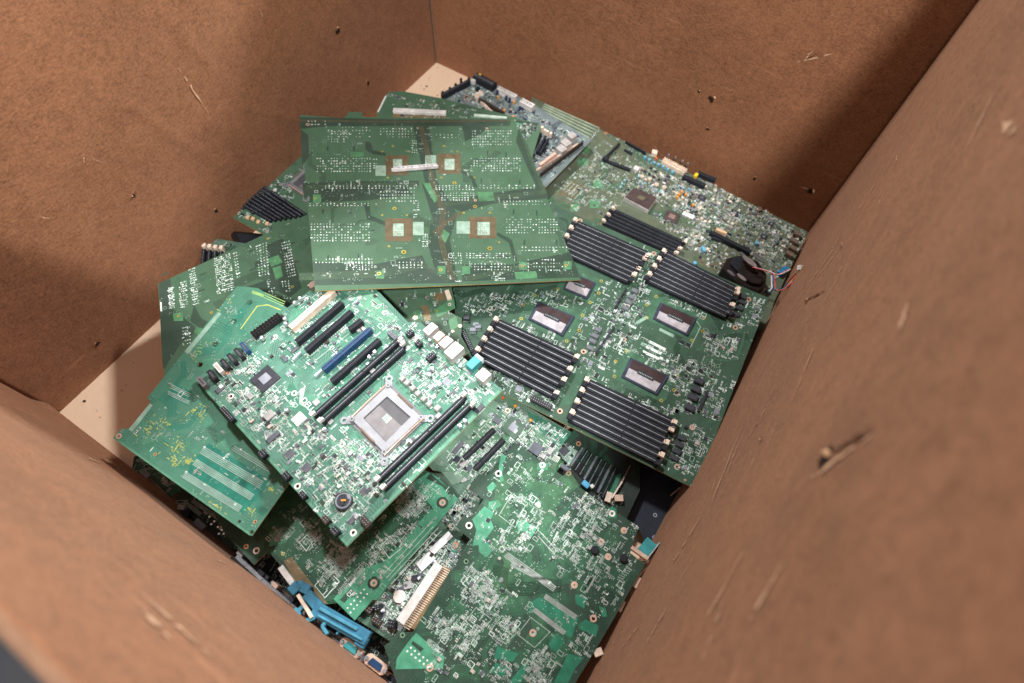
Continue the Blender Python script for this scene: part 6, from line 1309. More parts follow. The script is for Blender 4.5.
def clutter(F, poly, n, seed, style, outline):
    R = random.Random(seed); st = STYLE[style]; xs = [p[0] for p in poly]; ys = [p[1] for p in poly]
    wm = lambda: R.choice(['silk','silk','pad_pale']) if R.random() < st['white'] else R.choice(['pad_pale2','silk_grey'])
    def rect(mb, x, y, a, b, z0, z1, m, top=None):
        if inside((x, y), outline): mb.prism([(x-a/2, y-b/2), (x+a/2, y-b/2), (x+a/2, y+b/2), (x-a/2, y+b/2)], z0, z1, m, top)
    k = 0; tries = 0
    while k < n and tries < n*30:
        tries += 1; x = R.uniform(min(xs), max(xs)); y = R.uniform(min(ys), max(ys))
        if not inside((x, y), poly) or not inside((x, y), outline): continue
        if any(math.hypot(x-e[0], y-e[1]) < e[2] for e in EXCL): continue
        k += 1; t = R.choices(range(5), st['w'])[0]; h = R.random() < .5
        sw = (lambda a, b: (a, b)) if h else (lambda a, b: (b, a))
        if t == 0:
            c = R.randint(2, 6); p = R.uniform(1.6, 2.5); a, b = R.choice([(.8, 1.7), (.8, 1.7), (1.0, 2.1), (1.5, 2.8)]); m = R.choice(st['comp'])
            for i in range(c):
                if R.random() < .12: continue
                dx, dy = sw(i*p, 0); cx, cy = x + dx, y + dy
                ex, ey = sw(a*1.0, b*.3); ox, oy = sw(0, b*.45)
                rect(F['pads'], cx - ox, cy - oy, ex, ey, .28, .5, wm()); rect(F['pads'], cx + ox, cy + oy, ex, ey, .28, .5, wm())
                if R.random() < .75: rect(F['comps'], cx, cy, *sw(a, b*.62), .3, R.uniform(.6, 1.1), m)
            if R.random() < .5: rect(F['silk'], x + sw((c-1)*p/2, 0)[0], y + sw((c-1)*p/2, 0)[1] + (b if h else 0), *sw((c-1)*p, .5), .34, .36, wm())
        elif t == 1:
            s_ = R.uniform(2.4, 5); s2 = s_*R.choice([1, 1, 1.5]); m = R.choice(['ic', 'ic_dark', 'ic', 'ic_silver', 'pcb_dark'])
            rect(F['comps'], x, y, *sw(s_, s2), .3, 1.3, m)
            for sgn in (-1, 1):
                for i in range(int(s2/1.7)):
                    dx, dy = sw(sgn*(s_/2 + .7), (i + .5)*1.7 - s2/2); rect(F['pads'], x + dx, y + dy, *sw(1.3, .8), .28, .5, wm())
        elif t == 2:
            q = R.random()
            if q < .4:
                c = R.randint(2, 5)
                for i in range(c):
                    dx, dy = sw(i*1.9, 0); rect(F['silk'], x + dx, y + dy, *sw(1.2, 1.9), .34, .36, wm())
            elif q < .75: rect(F['silk'], x, y, *sw(R.uniform(2, 7), R.choice([.5, .7, 1.0])), .33, .35, wm())
            else:
                a, b = R.uniform(3, 7), R.uniform(3, 8); m = wm()
                for dx, dy, e, f in ((0, b/2, a, .6), (0, -b/2, a, .6), (a/2, 0, .6, b), (-a/2, 0, .6, b)): rect(F['silk'], x + dx, y + dy, e, f, .33, .355, m)
        elif t == 3:
            a, b = R.uniform(2.5, 4.5), R.uniform(3, 6); rect(F['comps'], x, y, *sw(a, b), .3, R.uniform(1.4, 3.2), R.choice(st['comp'])); rect(F['pads'], x + sw(0, b/2+.4)[0], y + sw(0, b/2+.4)[1], *sw(a, .9), .28, .5, wm())
        else:
            for i in range(R.randint(1, 4)):
                rect(F['pads'], x + R.uniform(-4, 4), y + R.uniform(-4, 4), .9, .9, .28, .4, R.choice(['pad_pale2', 'pad_pale', 'silk_dim']))

SEEN_MESH = {}
def build_board(d):
    r = d['M']; M = Matrix(((r[0][0], r[0][1], r[0][2], r[0][3]), (r[1][0], r[1][1], r[1][2], r[1][3]), (r[2][0], r[2][1], r[2][2], r[2][3]), (0, 0, 0, 1)))
    root = empty(d['name'], d['label'], d['category'], d['group'], M)
    plate = board_plate(d, root); out = d['outline']
    F = dict(pours=MB(), pads=MB(), silk=MB(), comps=MB())
    zt = [0.04]; EXCL[:] = [(o_[2] + math.cos(math.radians(o_[4]))*o_[5]*1.6, o_[3] + math.sin(math.radians(o_[4]))*o_[5]*1.6, o_[5]*1.9) for o_ in d['ops'] if o_[0] == 'text']
    def layer_z(l): zt[0] += .0006; return .04 + l*.045 + zt[0]*.2
    for op in d['ops']:
        k, a = op[0], op[1:]
        if k == 'ring': 
            mb = MB(); mb.ring(a[0], a[1], a[2], a[3], .1, .42, a[4]); mb.build('mounting_ring', root)
        elif k == 'ringflat': F['pads'].ring(a[0], a[1], a[2], a[3], .05, .30, a[4])
        elif k == 'disc': F['pads'].cyl(a[0], a[1], a[2], .2, .6, a[3], n=10, r2=a[2]*.6)
        elif k == 'disc2': mb = MB(); mb.cyl(a[0], a[1], a[2], .2, 3, a[3], n=8); mb.build('chip', root, bevel=.4)
        elif k == 'pour': 
            (F['silk'] if a[1] in ('silk', 'silk_dim') else F['pours']).face([(p[0], p[1], layer_z(a[2])) for p in (a[0] if sum(a[0][i][0]*a[0][(i+1)%len(a[0])][1]-a[0][(i+1)%len(a[0])][0]*a[0][i][1] for i in range(len(a[0])))>0 else a[0][::-1])], a[1])
        elif k == 'dots':
            q, nx, ny, sz, pr, m, seed, kind = a; R = random.Random(seed*7 + 1)
            for i in range(nx):
                for j in range(ny):
                    if R.random() > pr: continue
                    u, v = (i+.5)/nx, (j+.5)/ny; p = lerp2(lerp2(q[0], q[1], u), lerp2(q[3], q[2], u), v)
                    s = sz*R.choice([.7, .8, 1., 1.25]) if kind == 'mix' else sz
                    sx, sy = (s, s) if R.random() < .5 else ((s*.7, s*1.9) if R.random() < .5 else (s*1.8, s*.7))
                    x, y = p[0] + R.uniform(-.25, .25), p[1] + R.uniform(-.25, .25)
                    mm = m if (kind != 'mix' or R.random() < .72) else 'pad_pale'
                    if inside((x, y), out): F['pads'].prism([(x-sx/2, y-sy/2), (x+sx/2, y-sy/2), (x+sx/2, y+sy/2), (x-sx/2, y+sy/2)], .26, .45 + R.random()*.3, mm)
        elif k == 'flecks':
            x, y, n, w, h, m, seed = a; R = random.Random(seed)
            for i in range(n*2):
                cx, cy = x + R.gauss(0, w/3), y + R.gauss(0, h/3); l = R.uniform(1, 4)*(1 if R.random() < .8 else 2); t = R.uniform(.7, 1.2)
                sx, sy = (l, t) if R.random() < .5 else (t, l)
                if inside((cx, cy), out): F['silk'].prism([(cx-sx/2, cy-sy/2), (cx+sx/2, cy-sy/2), (cx+sx/2, cy+sy/2), (cx-sx/2, cy+sy/2)], .30, .32 + i*.001, m)
        elif k == 'lines':
            (p, q, c), n, w, m, ly = a; 
            for i in range(n):
                t = i/max(1, n-1); o = (c[0]-q[0], c[1]-q[1]); p0 = (p[0]+o[0]*t, p[1]+o[1]*t); q0 = (q[0]+o[0]*t, q[1]+o[1]*t)
                F['silk'].rbox(p0[0], p0[1], q0[0], q0[1], w, .2, .29 + (i % 2)*.01, m)
        elif k == 'trace':
            path, n, pitch, w, m, ly = a; P = path
            for i in range(n):
                off = (i - (n-1)/2)*pitch; Q = []
                for j in range(len(P)):
                    a0 = P[max(j-1, 0)]; a1 = P[min(j+1, len(P)-1)]; dx, dy = a1[0]-a0[0], a1[1]-a0[1]
                    if P[0] == P[-1] and j in (0, len(P)-1): dx, dy = P[1][0]-P[-2][0], P[1][1]-P[-2][1]
                    l = math.hypot(dx, dy) or 1; Q.append((P[j][0] - dy/l*off, P[j][1] + dx/l*off, -dy/l*w/2, dx/l*w/2))
                z = layer_z(ly)
                for j in range(len(Q)-1):
                    A, B_ = Q[j], Q[j+1]
                    F['silk' if 'silk' in m else 'pours'].face([(A[0]-A[2], A[1]-A[3], z), (B_[0]-B_[2], B_[1]-B_[3], z), (B_[0]+B_[2], B_[1]+B_[3], z), (A[0]+A[2], A[1]+A[3], z)], m)
        elif k == 'buses':
            R = random.Random(a[1]); xs = [p[0] for p in out]; ys = [p[1] for p in out]; made = 0; tries = 0
            while made < a[0] and tries < a[0]*12:
                tries += 1; x, y = R.uniform(min(xs), max(xs)), R.uniform(min(ys), max(ys)); an = R.randrange(8)*math.pi/4; Q = [(x, y)]
                for _ in range(R.randint(2, 4)):
                    l = R.uniform(8, 34); x += l*math.cos(an); y += l*math.sin(an); Q.append((x, y)); an += R.choice([-1, 1])*math.pi/4
                if not all(inside(q_, out) for q_ in Q): continue
                made += 1; n_ = R.randint(3, 9); pitch = R.uniform(1.3, 1.9); w_ = pitch*R.uniform(.4, .55); m = R.choice(a[2]); z = layer_z(0)
                for i in range(n_):
                    off = (i-(n_-1)/2)*pitch; P_ = []
                    for j in range(len(Q)):
                        d0 = Q[j][0]-Q[j-1][0] if j else Q[1][0]-Q[0][0], Q[j][1]-Q[j-1][1] if j else Q[1][1]-Q[0][1]
                        d1 = (Q[j+1][0]-Q[j][0], Q[j+1][1]-Q[j][1]) if j < len(Q)-1 else d0
                        l0, l1 = math.hypot(*d0), math.hypot(*d1); nx, ny = -(d0[1]/l0 + d1[1]/l1)/2, (d0[0]/l0 + d1[0]/l1)/2; k2 = nx*nx + ny*ny
                        P_.append((Q[j][0] + nx*off/k2, Q[j][1] + ny*off/k2, nx*w_/2/k2, ny*w_/2/k2))
                    if not all(inside((p_[0], p_[1]), out) for p_ in P_): continue
                    for j in range(len(P_)-1):
                        A, B_ = P_[j], P_[j+1]; F['pours'].face([(A[0]-A[2], A[1]-A[3], z), (B_[0]-B_[2], B_[1]-B_[3], z), (B_[0]+B_[2], B_[1]+B_[3], z), (A[0]+A[2], A[1]+A[3], z)], m)
        elif k == 'clutter': clutter(F, a[0], a[1], a[2], a[3], out)
        elif k == 'bars':
            (p, q), n, w, m = a
            for i in range(n):
                c = lerp2(p, q, i/(n-1)); dx, dy = q[0]-p[0], q[1]-p[1]; l = math.hypot(dx, dy); nx, ny = -dy/l*w, dx/l*w
                F['silk'].rbox(c[0]-nx, c[1]-ny, c[0]+nx, c[1]+ny, .7 if i % 3 else 1.1, .6, .62, m)
        elif k == 'text':
            t, x, y, ang, size, m = a
            cu = bpy.data.curves.new('lettering', 'FONT'); cu.body = t; cu.size = size*MM*1.35; cu.extrude = .00006; cu.offset = .00012
            ob = bpy.data.objects.new('lettering', cu); COL.objects.link(ob)
            me = bpy.data.meshes.new_from_object(ob.evaluated_get(bpy.context.evaluated_depsgraph_get())); bpy.data.objects.remove(ob); bpy.data.curves.remove(cu)
            me.name = 'lettering'; me.materials.clear(); me.materials.append(mat(m))
            ob = bpy.data.objects.new('lettering', me); COL.objects.link(ob); ob.parent = root; ob.location = (x*MM, y*MM, .0013); ob.rotation_euler = (0, 0, math.radians(ang))
        elif k == 'slot':
            nm, x0, y0, x1, y1, w, h, style, latch = a
            ln = math.hypot(x1-x0, y1-y0); ang = math.atan2(y1-y0, x1-x0)
            mb = MB(); g = w*.095 if style != 'atxpower' else 0
            body = {'atxpower': 'atxpower'}.get(style, style); gr = 'groove' if nm == 'memory_slot' else 'groove_dark'
            if style == 'cream': gr = 'cream_orange'
            if style == 'atxpower':
                mb.rbox(0, 0, ln, 0, w, 0, h*.75, body)
                nn = max(4, int(ln/4.2))
                for i in range(nn):
                    for j in (-1, 1):
                        cx = (i+.5)*ln/nn; mb.ring(cx, j*w*.24, 1.0, 1.7, h*.75, h, body, n=4); mb.cyl(cx, j*w*.24, .45, h*.6, h*.8, 'steel', n=6)
            elif nm == 'power_connector':
                mb.rbox(0, 0, ln, 0, w, 0, h*.7, body)
                nn = max(4, int(ln/4.2))
                for i in range(nn):
                    for j in (-1, 1): mb.ring((i+.5)*ln/nn, j*w*.24, 1.1, 1.8, h*.7, h, body, n=4)
            else:
                prof = [(-w/2, 0), (-w/2, h-.5), (-w/2+.5, h), (-g, h), (-g, h-1.1), (g, h-1.1), (g, h), (w/2-.5, h), (w/2, h-.5), (w/2, 0)]
                i = len(mb.v); n = len(prof); mb.v += [(0, y, z) for y, z in prof] + [(ln, y, z) for y, z in prof]
                for j in range(n-1): mb.f.append([i+j+1, i+j, i+n+j, i+n+j+1]); mb.m.append(mb.mi(gr if j == 4 else body))
                mb.f.append(list(range(i, i+n))); mb.m.append(mb.mi(body)); mb.f.append([i+2*n-1-j for j in range(n)]); mb.m.append(mb.mi(body))
                kx = ln*(.56 if nm == 'memory_slot' else .22); mb.prism([(kx, -g*1.05), (kx+1.6, -g*1.05), (kx+1.6, g*1.05), (kx, g*1.05)], h-1.1, h-.05, body)
            o = mb.build(nm, root); o.location = (x0*MM, y0*MM, .0002); o.rotation_euler = (0, 0, ang)
            if nm == 'memory_slot' and latch:
                for e in (0, 1):
                    lb = MB(); s_ = -1 if e == 0 else 1; xx = 0 if e == 0 else ln
                    lb.rbox(xx + s_*.1, 0, xx + s_*4.6, 0, w*.98, 0, h*.9, 'black'); lb.rbox(xx - s_*.6, 0, xx + s_*4.2, 0, w*.72, h*.9, h+3.2, latch); lb.rbox(xx + s_*1.4, 0, xx + s_*7.4, 0, w*.92, h+1.0, h+5.2, latch)
                    l_ = lb.build('latch', o, bevel=.35); RL = random.Random(int(x0*17 + y0*5 + e)); l_.location = (0, RL.uniform(-.4, .4)*MM, RL.uniform(-.8, .5)*MM); l_.rotation_euler = (RL.uniform(-.06, .06), 0, RL.uniform(-.05, .05))
        elif k == 'box':
            nm, x0, y0, x1, y1, w, h, m, z, kw = a; mb = MB(); ln = math.hypot(x1-x0, y1-y0); ang = math.atan2(y1-y0, x1-x0)
            mb.rbox(0, 0, ln, 0, w, z, z + h, m)
            if nm in ('header', 'pin_header') and h > 4:
                for i in range(max(2, int(ln/3))):
                    for j in (-1, 1): mb.rbox((i+.5)*3-.4, j*w*.22, (i+.5)*3+.4, j*w*.22, .8, z+h, z+h+1.2, 'groove')
            if nm == 'data_port': mb.rbox(ln*.18, 0, ln*.82, 0, w*.42, z+h, z+h+.3, 'groove_dark' if m != 'white' else 'pad_tan')
            if nm == 'choke': mb.rbox(ln*.12, 0, ln*.88, 0, w*.8, z+h, z+h+.5, m)
            if nm == 'power_connector' and ln > 14:
                for i in range(int(ln/4.5)): mb.rbox((i+.5)*4.5-1, 0, (i+.5)*4.5+1, 0, w*.5, z+h, z+h+.3, 'ic_dark' if m != 'black' else 'grey')
            o = mb.build(nm, root, bevel=.45 if (min(ln, w) > 3.2 and h > 1.5 and nm not in ('header', 'data_port')) else 0); o.location = (x0*MM, y0*MM, .0003); o.rotation_euler = (0, 0, ang)
            if kw.get('inset'):
                ib = MB(); ib.rbox(ln*.28, 0, ln*.72, 0, w*.44, z+h, z+h+.35, kw['inset']); ib.build('chip_die', o)
            if nm == 'chip' and m in ('ic', 'ic_dark', 'ic_silver') and min(ln, w) > 5:
                R = random.Random(int(abs(x0*7+y0*3))); 
                for sgn in (-1, 1):
                    for i in range(int(ln/1.5)):
                        F['pads'].v  # leads round the package
                        c = (x0 + math.cos(ang)*((i+.5)*1.5) - math.sin(ang)*sgn*(w/2+.6), y0 + math.sin(ang)*((i+.5)*1.5) + math.cos(ang)*sgn*(w/2+.6)); F['pads'].prism([(c[0]-.35, c[1]-.5), (c[0]+.35, c[1]-.5), (c[0]+.35, c[1]+.5), (c[0]-.35, c[1]+.5)], .28, .6, 'silk')
        elif k == 'cap':
            nm, x, y, r, h, m = a; mb = MB()
            if nm == 'battery_holder':
                mb.cyl(0, 0, r, 0, h, 'battery', n=28); mb.ring(0, 0, r*.72, r*.86, h, h+.8, 'ic_silver', 28); mb.rbox(-r*.5, 0, r*.5, 0, 2.6, h, h+1.4, 'ic_dark'); mb.rbox(0, -r*.35, 0, r*.2, 2.0, h+1.4, h+2.2, 'orange'); mb.rbox(r*.2, -r*.7, r*.7, -r*.5, 4, h, h+1, 'ic_silver')
            elif nm == 'coil': mb.ring(0, 0, r*.45, r, 0, h, m)
            elif m in ('cap_white', 'cap_silver') and r > 2:
                mb.cyl(0, 0, r*.98, 0, 1.2, 'ic_dark', n=16); mb.cyl(0, 0, r*.86, 1.2, h-.5, 'cap_silver', n=16); mb.cyl(0, 0, r*.86, h-.5, h, m, n=16, r2=r*.72); mb.prism([(-r*.75, -r*.4), (-r*.3, -r*.66), (-r*.3, r*.66), (-r*.75, r*.4)], h, h+.05, 'sleeve')
            else: mb.cyl(0, 0, r, 0, h-.5, m, n=16); mb.cyl(0, 0, r, h-.5, h, m, n=16, r2=r*.8)
            o = mb.build(nm, root); o.location = (x*MM, y*MM, .0003); o.rotation_euler = (0, 0, (x*13 + y*7) % 6.28)
        elif k == 'port':
            x, y, lx, ly, h, m, mode = a; mb = MB(); mb.rbox(-lx/2, 0, lx/2, 0, ly, 0, h, m)
            if mode == 1:
                for t in (-.25, .25): mb.rbox(-lx*.05, ly*t-2, -lx*.05, ly*t+2, .9, h, h+.1, 'ic_dark'); mb.rbox(lx*.2, ly*t-2.4, lx*.2, ly*t+2.4, .7, h, h+.1, 'groove_dark')
                mb.rbox(-lx*.35, ly*.25, -lx*.25, ly*.25, 1.5, h, h+.15, 'pour_emerald')
            elif mode == 0:
                for t in (-.22, .22): mb.rbox(lx*.05, ly*t, lx*.35, ly*t, .8, h, h+.1, 'ic_dark')
                mb.rbox(lx/2, 0, lx/2+1.2, 0, ly*.9, 1, h-1.5, 'port_warm')
            else:
                mb.rbox(lx/2, 0, lx/2+5, 0, ly*1.05, 1, h-1, 'port_metal'); mb.rbox(lx/2+2, -ly*.62, lx/2+2, ly*.62, 4, 3, h-3, 'port_metal')
            o = mb.build('port', root, bevel=.5); o.location = (x*MM, y*MM, .0003)
        elif k == 'lga':
            q = a[0]; mb = MB(); mb.prism(q, 0, 3.2, 'frame_blue'); o = mb.build('processor_socket', root, bevel=.8); 
            i1 = shrink(q, .84); ib = MB(); 
            e0, e1 = lerp2(i1[0], i1[3], .50), lerp2(i1[1], i1[2], .50)
            ib.prism([i1[0], i1[1], e1, e0], 3.2, 3.9, 'lid_silver'); ib.prism([e0, e1, i1[2], i1[3]], 3.2, 3.88, 'lid_brown'); ib.build('socket_cover', o)
            c1, c2 = lerp2(i1[0], i1[3], .42), lerp2(i1[0], i1[3], .62); c3, c4 = lerp2(i1[1], i1[2], .42), lerp2(i1[1], i1[2], .62)
            sb = MB(); sb.prism([lerp2(c1, c3, .27), lerp2(c1, c3, .78), lerp2(c2, c4, .78), lerp2(c2, c4, .27)], 3.9, 4.6, 'ic_dark')
            for t in range(9): p_, q_ = lerp2(lerp2(c1, c3, .31+t*.05), lerp2(c2, c4, .31+t*.05), .35), lerp2(lerp2(c1, c3, .31+t*.05), lerp2(c2, c4, .31+t*.05), .7); sb.rbox(*p_, *q_, .9, 4.6, 4.65, 'silk_dim')
            sb.build('socket_label', o)
        elif k == 'lga_open':
            q = a[0]; mb = MB(); mb.prism(q, 0, 9, 'port_metal', 'ic_lid'); o = mb.build('processor_socket', root, bevel=.6); ib = MB(); ib.prism(shrink(q, .78), 9, 9.4, 'ic_lid'); ib.prism(shrink(q, .25), 9.4, 9.7, 'pour_brown6'); ib.build('socket_cover', o)
        elif k in ('ilm', 'ilm2'):
            q = a[0]; c = centre(q); cav = a[1] if k == 'ilm' else shrink(q, .6)
            mb = MB(); base = shrink(q, .93)
            mb.prism(base, .2, 1.2, 'steel_dark')
            for p in q: mb.ring(p[0], p[1], 2.2, 5.2, .4, 2.2, 'steel', 20)
            for i in range(4): p, r_ = q[i], lerp2(q[i], c, .22); mb.rbox(p[0]+(c[0]-p[0])*.07, p[1]+(c[1]-p[1])*.07, r_[0], r_[1], 9, .5, 2.1, 'steel')
            o = mb.build('processor_socket', root, bevel=0)
            fb = MB(); oq = shrink(q, .82)
            # match cavity corners to the nearest frame corner
            cv = [min(cav, key=lambda t: math.hypot(t[0]-p[0], t[1]-p[1])) for p in oq]
            if len({tuple(t) for t in cv}) < 4: cv = shrink(oq, .62)
            i0 = len(fb.v); fb.v += [(p[0], p[1], z) for z, P in ((1, oq), (5, oq), (5, cv), (2.2, cv)) for p in P]
            for r_ in range(3):
                for j in range(4): fb.f.append([i0+r_*4+j, i0+r_*4+(j+1) % 4, i0+(r_+1)*4+(j+1) % 4, i0+(r_+1)*4+j]); fb.m.append(fb.mi('steel'))
            fb.build('load_plate', o, bevel=.4)
            sb = MB(); sb.prism(cv, 1.3, 2.6, 'socket_grey'); hh = [lerp2(cv[0], cv[1], .0), lerp2(cv[0], cv[1], 0)]
            e = [lerp2(cv[1], cv[2], .35), cv[2], cv[3], lerp2(cv[0], cv[3], .35)]; sb.prism(shrink(e, .96), 2.6, 2.8, 'socket_grey2')
            m4 = shrink(cv, .22); sb.prism(m4, 2.8, 3.3, 'pad_pale')
            for t in (.25, .55): sb.rbox(*lerp2(m4[0], m4[1], t), *lerp2(m4[3], m4[2], t), 1.0, 3.3, 3.4, 'pour_brightgreen')
            sb.build('contact_field', o)
            for i in range(4):
                p = lerp2(q[i], c, .20); kb = MB(); kb.cyl(p[0], p[1], 3.6, 2, 6.4, 'steel', n=16, r2=3.2); kb.cyl(p[0], p[1], 1.4, 6.4, 6.5, 'ic_dark', n=6); kb.build('screw', o)
            for (i, j) in ((0, 3), (1, 2)):
                p, r_ = lerp2(q[i], c, .13), lerp2(q[j], c, .13); lb = MB(); lb.tube([(p[0], p[1], 5), lerp2(p, r_, .3) + (6.2,), lerp2(p, r_, .7) + (6.2,), (r_[0], r_[1], 5)], 1.1, 'ring'); lb.build('lever', o)
            for (i, j) in ((0, 1), (2, 3)):
                p, r_ = lerp2(oq[i], oq[j], .3), lerp2(oq[i], oq[j], .72); lb = MB(); lb.tube([p + (5.6,), r_ + (5.6,)], 1.3, 'metal_brown'); lb.build('hinge', o)
        elif k == 'pushpin':
            x, y, m = a[0], a[1], a[2]; mb = MB(); mb.cyl(0, 0, 2.6, 0, 13, m); mb.ring(0, 0, 2.2, 7.5, 13, 17, m); mb.ring(0, 0, 5.8, 7.5, 17, 18.5, m)
            o = mb.build('push_pin', root); o.location = (x*MM, y*MM, 0); o.rotation_euler = (.25, -.2, 0)
        elif k == 'dsub':
            x, y, _, _, m = a; mb = MB(); mb.rbox(-4, 0, 10, 0, 20, -10, 0, m); mb.rbox(10, 0, 12, 0, 30, -11, 1, 'port_metal'); 
            o = mb.build('display_port', root, bevel=.5); o.location = (x*MM, y*MM, -.001); o.rotation_euler = (0, 0, math.radians(-8))
            for s_ in (-12.5, 12.5): nb = MB(); nb.cyl(13, s_, 2.6, -8, -3, 'ring'); nb.build('jack_nut', o)
    for nm, key in (('copper_pour', 'pours'), ('solder_pads', 'pads'), ('silkscreen', 'silk'), ('surface_components', 'comps')):
        if F[key].f:
            o = F[key].build(nm, root); o['kind'] = 'stuff'
    return root

for d in DATA['boards']: build_board(d)

# ------------------------------------------------------------------ the cardboard box
W, LL = DATA['W'], DATA['L']; WALL = {'far': .74, 'left': .74, 'right': .76, 'near': .618}
def disp(w, u, z):
    """how far the sheet bows inward (metres) at distance u along the wall and height z"""
    s = math.sin(math.pi*min(1, max(0, u/(W if w in ('far', 'near') else LL))))
    base = {'far': .004, 'left': .008, 'right': -.006, 'near': .004}[w]*s*math.sin(math.pi*min(1, z/.75))
    n = noise.fractal(Vector((u*5 + {'far': 0, 'left': 20, 'right': 40, 'near': 60}[w], z*5, .3)), 1., 2., 3)*.0022*s
    r = 0
    if w == 'left':
        for u0, z0, u1, z1, a in ((.33, .30, .22, .13, .0032), (.30, .33, .20, .17, .0026), (.24, .30, .17, .14, .0028), (.52, .40, .47, .22, .0022), (.47, .22, .36, .10, .0022), (.21, .26, .14, .12, .0022), (.27, .31, .185, .155, .0024), (.62, .33, .55, .16, .0018)):
            dx, dz = u1-u0, z1-z0; l2 = dx*dx + dz*dz; t = max(0, min(1, ((u-u0)*dx + (z-z0)*dz)/l2)); dd = math.hypot(u-u0-t*dx, z-z0-t*dz); r += a*math.exp(-(dd/.0055)**2)
    if w == 'near': r += .006*math.exp(-((z-.03)/.02)**2)
    return base + n + r
FR = {'far': (lambda u, z, o: (u, -o, z)), 'left': (lambda u, z, o: (o, -u, z)), 'right': (lambda u, z, o: (W - o, -u, z)), 'near': (lambda u, z, o: (u, -LL + o, z))}
BOX = empty('cardboard_box', 'open brown corrugated cardboard box holding the heap of circuit boards', 'box')
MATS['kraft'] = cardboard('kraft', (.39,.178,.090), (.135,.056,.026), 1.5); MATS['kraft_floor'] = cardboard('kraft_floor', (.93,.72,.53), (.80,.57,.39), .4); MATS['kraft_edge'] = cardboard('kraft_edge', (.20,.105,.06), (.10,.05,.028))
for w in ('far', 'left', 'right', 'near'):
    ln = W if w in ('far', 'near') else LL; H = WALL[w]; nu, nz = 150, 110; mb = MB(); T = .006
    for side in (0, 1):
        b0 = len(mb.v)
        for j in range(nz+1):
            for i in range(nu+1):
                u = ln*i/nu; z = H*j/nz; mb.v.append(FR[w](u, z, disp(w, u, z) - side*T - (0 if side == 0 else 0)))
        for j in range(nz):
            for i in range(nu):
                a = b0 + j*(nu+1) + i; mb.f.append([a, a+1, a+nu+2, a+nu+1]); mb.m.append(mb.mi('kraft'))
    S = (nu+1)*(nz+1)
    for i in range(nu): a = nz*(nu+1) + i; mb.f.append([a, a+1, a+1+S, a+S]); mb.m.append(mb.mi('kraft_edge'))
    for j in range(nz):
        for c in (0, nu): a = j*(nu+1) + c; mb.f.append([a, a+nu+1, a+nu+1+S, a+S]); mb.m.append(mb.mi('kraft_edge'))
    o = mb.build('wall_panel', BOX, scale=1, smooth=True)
    bm = bmesh.new(); bm.from_mesh(o.data); bmesh.ops.recalc_face_normals(bm, faces=bm.faces); bm.to_mesh(o.data); bm.free()
    for e in o.data.edges: pass
mb = MB()
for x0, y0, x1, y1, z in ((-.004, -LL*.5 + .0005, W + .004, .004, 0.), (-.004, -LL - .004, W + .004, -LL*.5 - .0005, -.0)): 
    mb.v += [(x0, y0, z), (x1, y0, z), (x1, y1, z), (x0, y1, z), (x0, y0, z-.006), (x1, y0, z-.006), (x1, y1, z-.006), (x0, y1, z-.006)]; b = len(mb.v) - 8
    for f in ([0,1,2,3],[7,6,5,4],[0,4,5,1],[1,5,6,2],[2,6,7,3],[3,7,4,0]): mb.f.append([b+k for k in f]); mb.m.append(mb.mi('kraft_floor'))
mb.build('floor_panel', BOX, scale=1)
def wall_uv(w, p): return (p[0] if w in ('far', 'near') else -p[1]), p[2]
R = random.Random(4)
for w, p, s in DATA['tears']:
    if not s: continue
    u, z = wall_uv(w, p); s = s*.001
    if w == 'right': s *= .62 if p[2] < .35 else .8
    def P(du, dz, o): return FR[w](u+du, z+dz, disp(w, u+du, z+dz) + o)
    mb = MB(); n = 9; ring = [(math.cos(k*2*math.pi/n)*s*R.uniform(.35, 1.1), math.sin(k*2*math.pi/n)*s*R.uniform(.35, 1.0)) for k in range(n)]
    mb.face([P(a, b, .0018) for a, b in ring], 'kraft_dark'); mb.build('staple_hole', BOX, scale=1)
    mb = MB(); a0 = R.uniform(0, 6.28); pts = [(math.cos(a0)*s*.3, math.sin(a0)*s*.3), (math.cos(a0+.5)*s*1.1, math.sin(a0+.5)*s*1.1), (math.cos(a0+.9)*s*1.5, math.sin(a0+.9)*s*1.5), (math.cos(a0+1.4)*s, math.sin(a0+1.4)*s)]
    pts = [(x_*.5 + s*.3, y_*.5 + s*1.1) for x_, y_ in pts]; hh = [.002, .002 + s*.2, .002 + s*.35, .002]
    f0 = [P(a, b, h) for (a, b), h in zip(pts, hh)]; f1 = [P(a, b, h + .0008) for (a, b), h in zip(pts, hh)]
    mb.v += f0 + f1; mb.f += [[3,2,1,0],[4,5,6,7],[0,1,5,4],[1,2,6,5],[2,3,7,6],[3,0,4,7]]; mb.m += [mb.mi('kraft_pale')]*6
    mb.build('torn_flap', BOX, scale=1)
for w, p, q, s, cm in [(*t_, 'scuff') for t_ in DATA['scuffs']] + [(*t_, 'kraft_crease') for t_ in DATA['creases']]:
    (u0, z0), (u1, z1) = wall_uv(w, p), wall_uv(w, q); n = 12; mb = MB(); L1, L2 = [], []
    du, dz = u1-u0, z1-z0; l = math.hypot(du, dz) or 1
    for i in range(n+1):
        t = i/n; wd = s*.0020*math.sin(math.pi*max(.03, min(.97, t)))*R.uniform(.2, 1.); u = u0+du*t + R.uniform(-1, 1)*.0012; z = z0+dz*t
        for Ls, sg in ((L1, -1), (L2, 1)): uu, zz = u - dz/l*wd*sg, z + du/l*wd*sg; Ls.append(FR[w](uu, zz, disp(w, uu, zz) + (.0010 if cm == 'scuff' else .0013)))
    for i in range(n):
        if R.random() < .72 or cm != 'scuff': mb.face([L1[i], L1[i+1], L2[i+1], L2[i]], cm)
    if mb.f: mb.build('scuff_mark' if cm == 'scuff' else 'crease', BOX, scale=1)

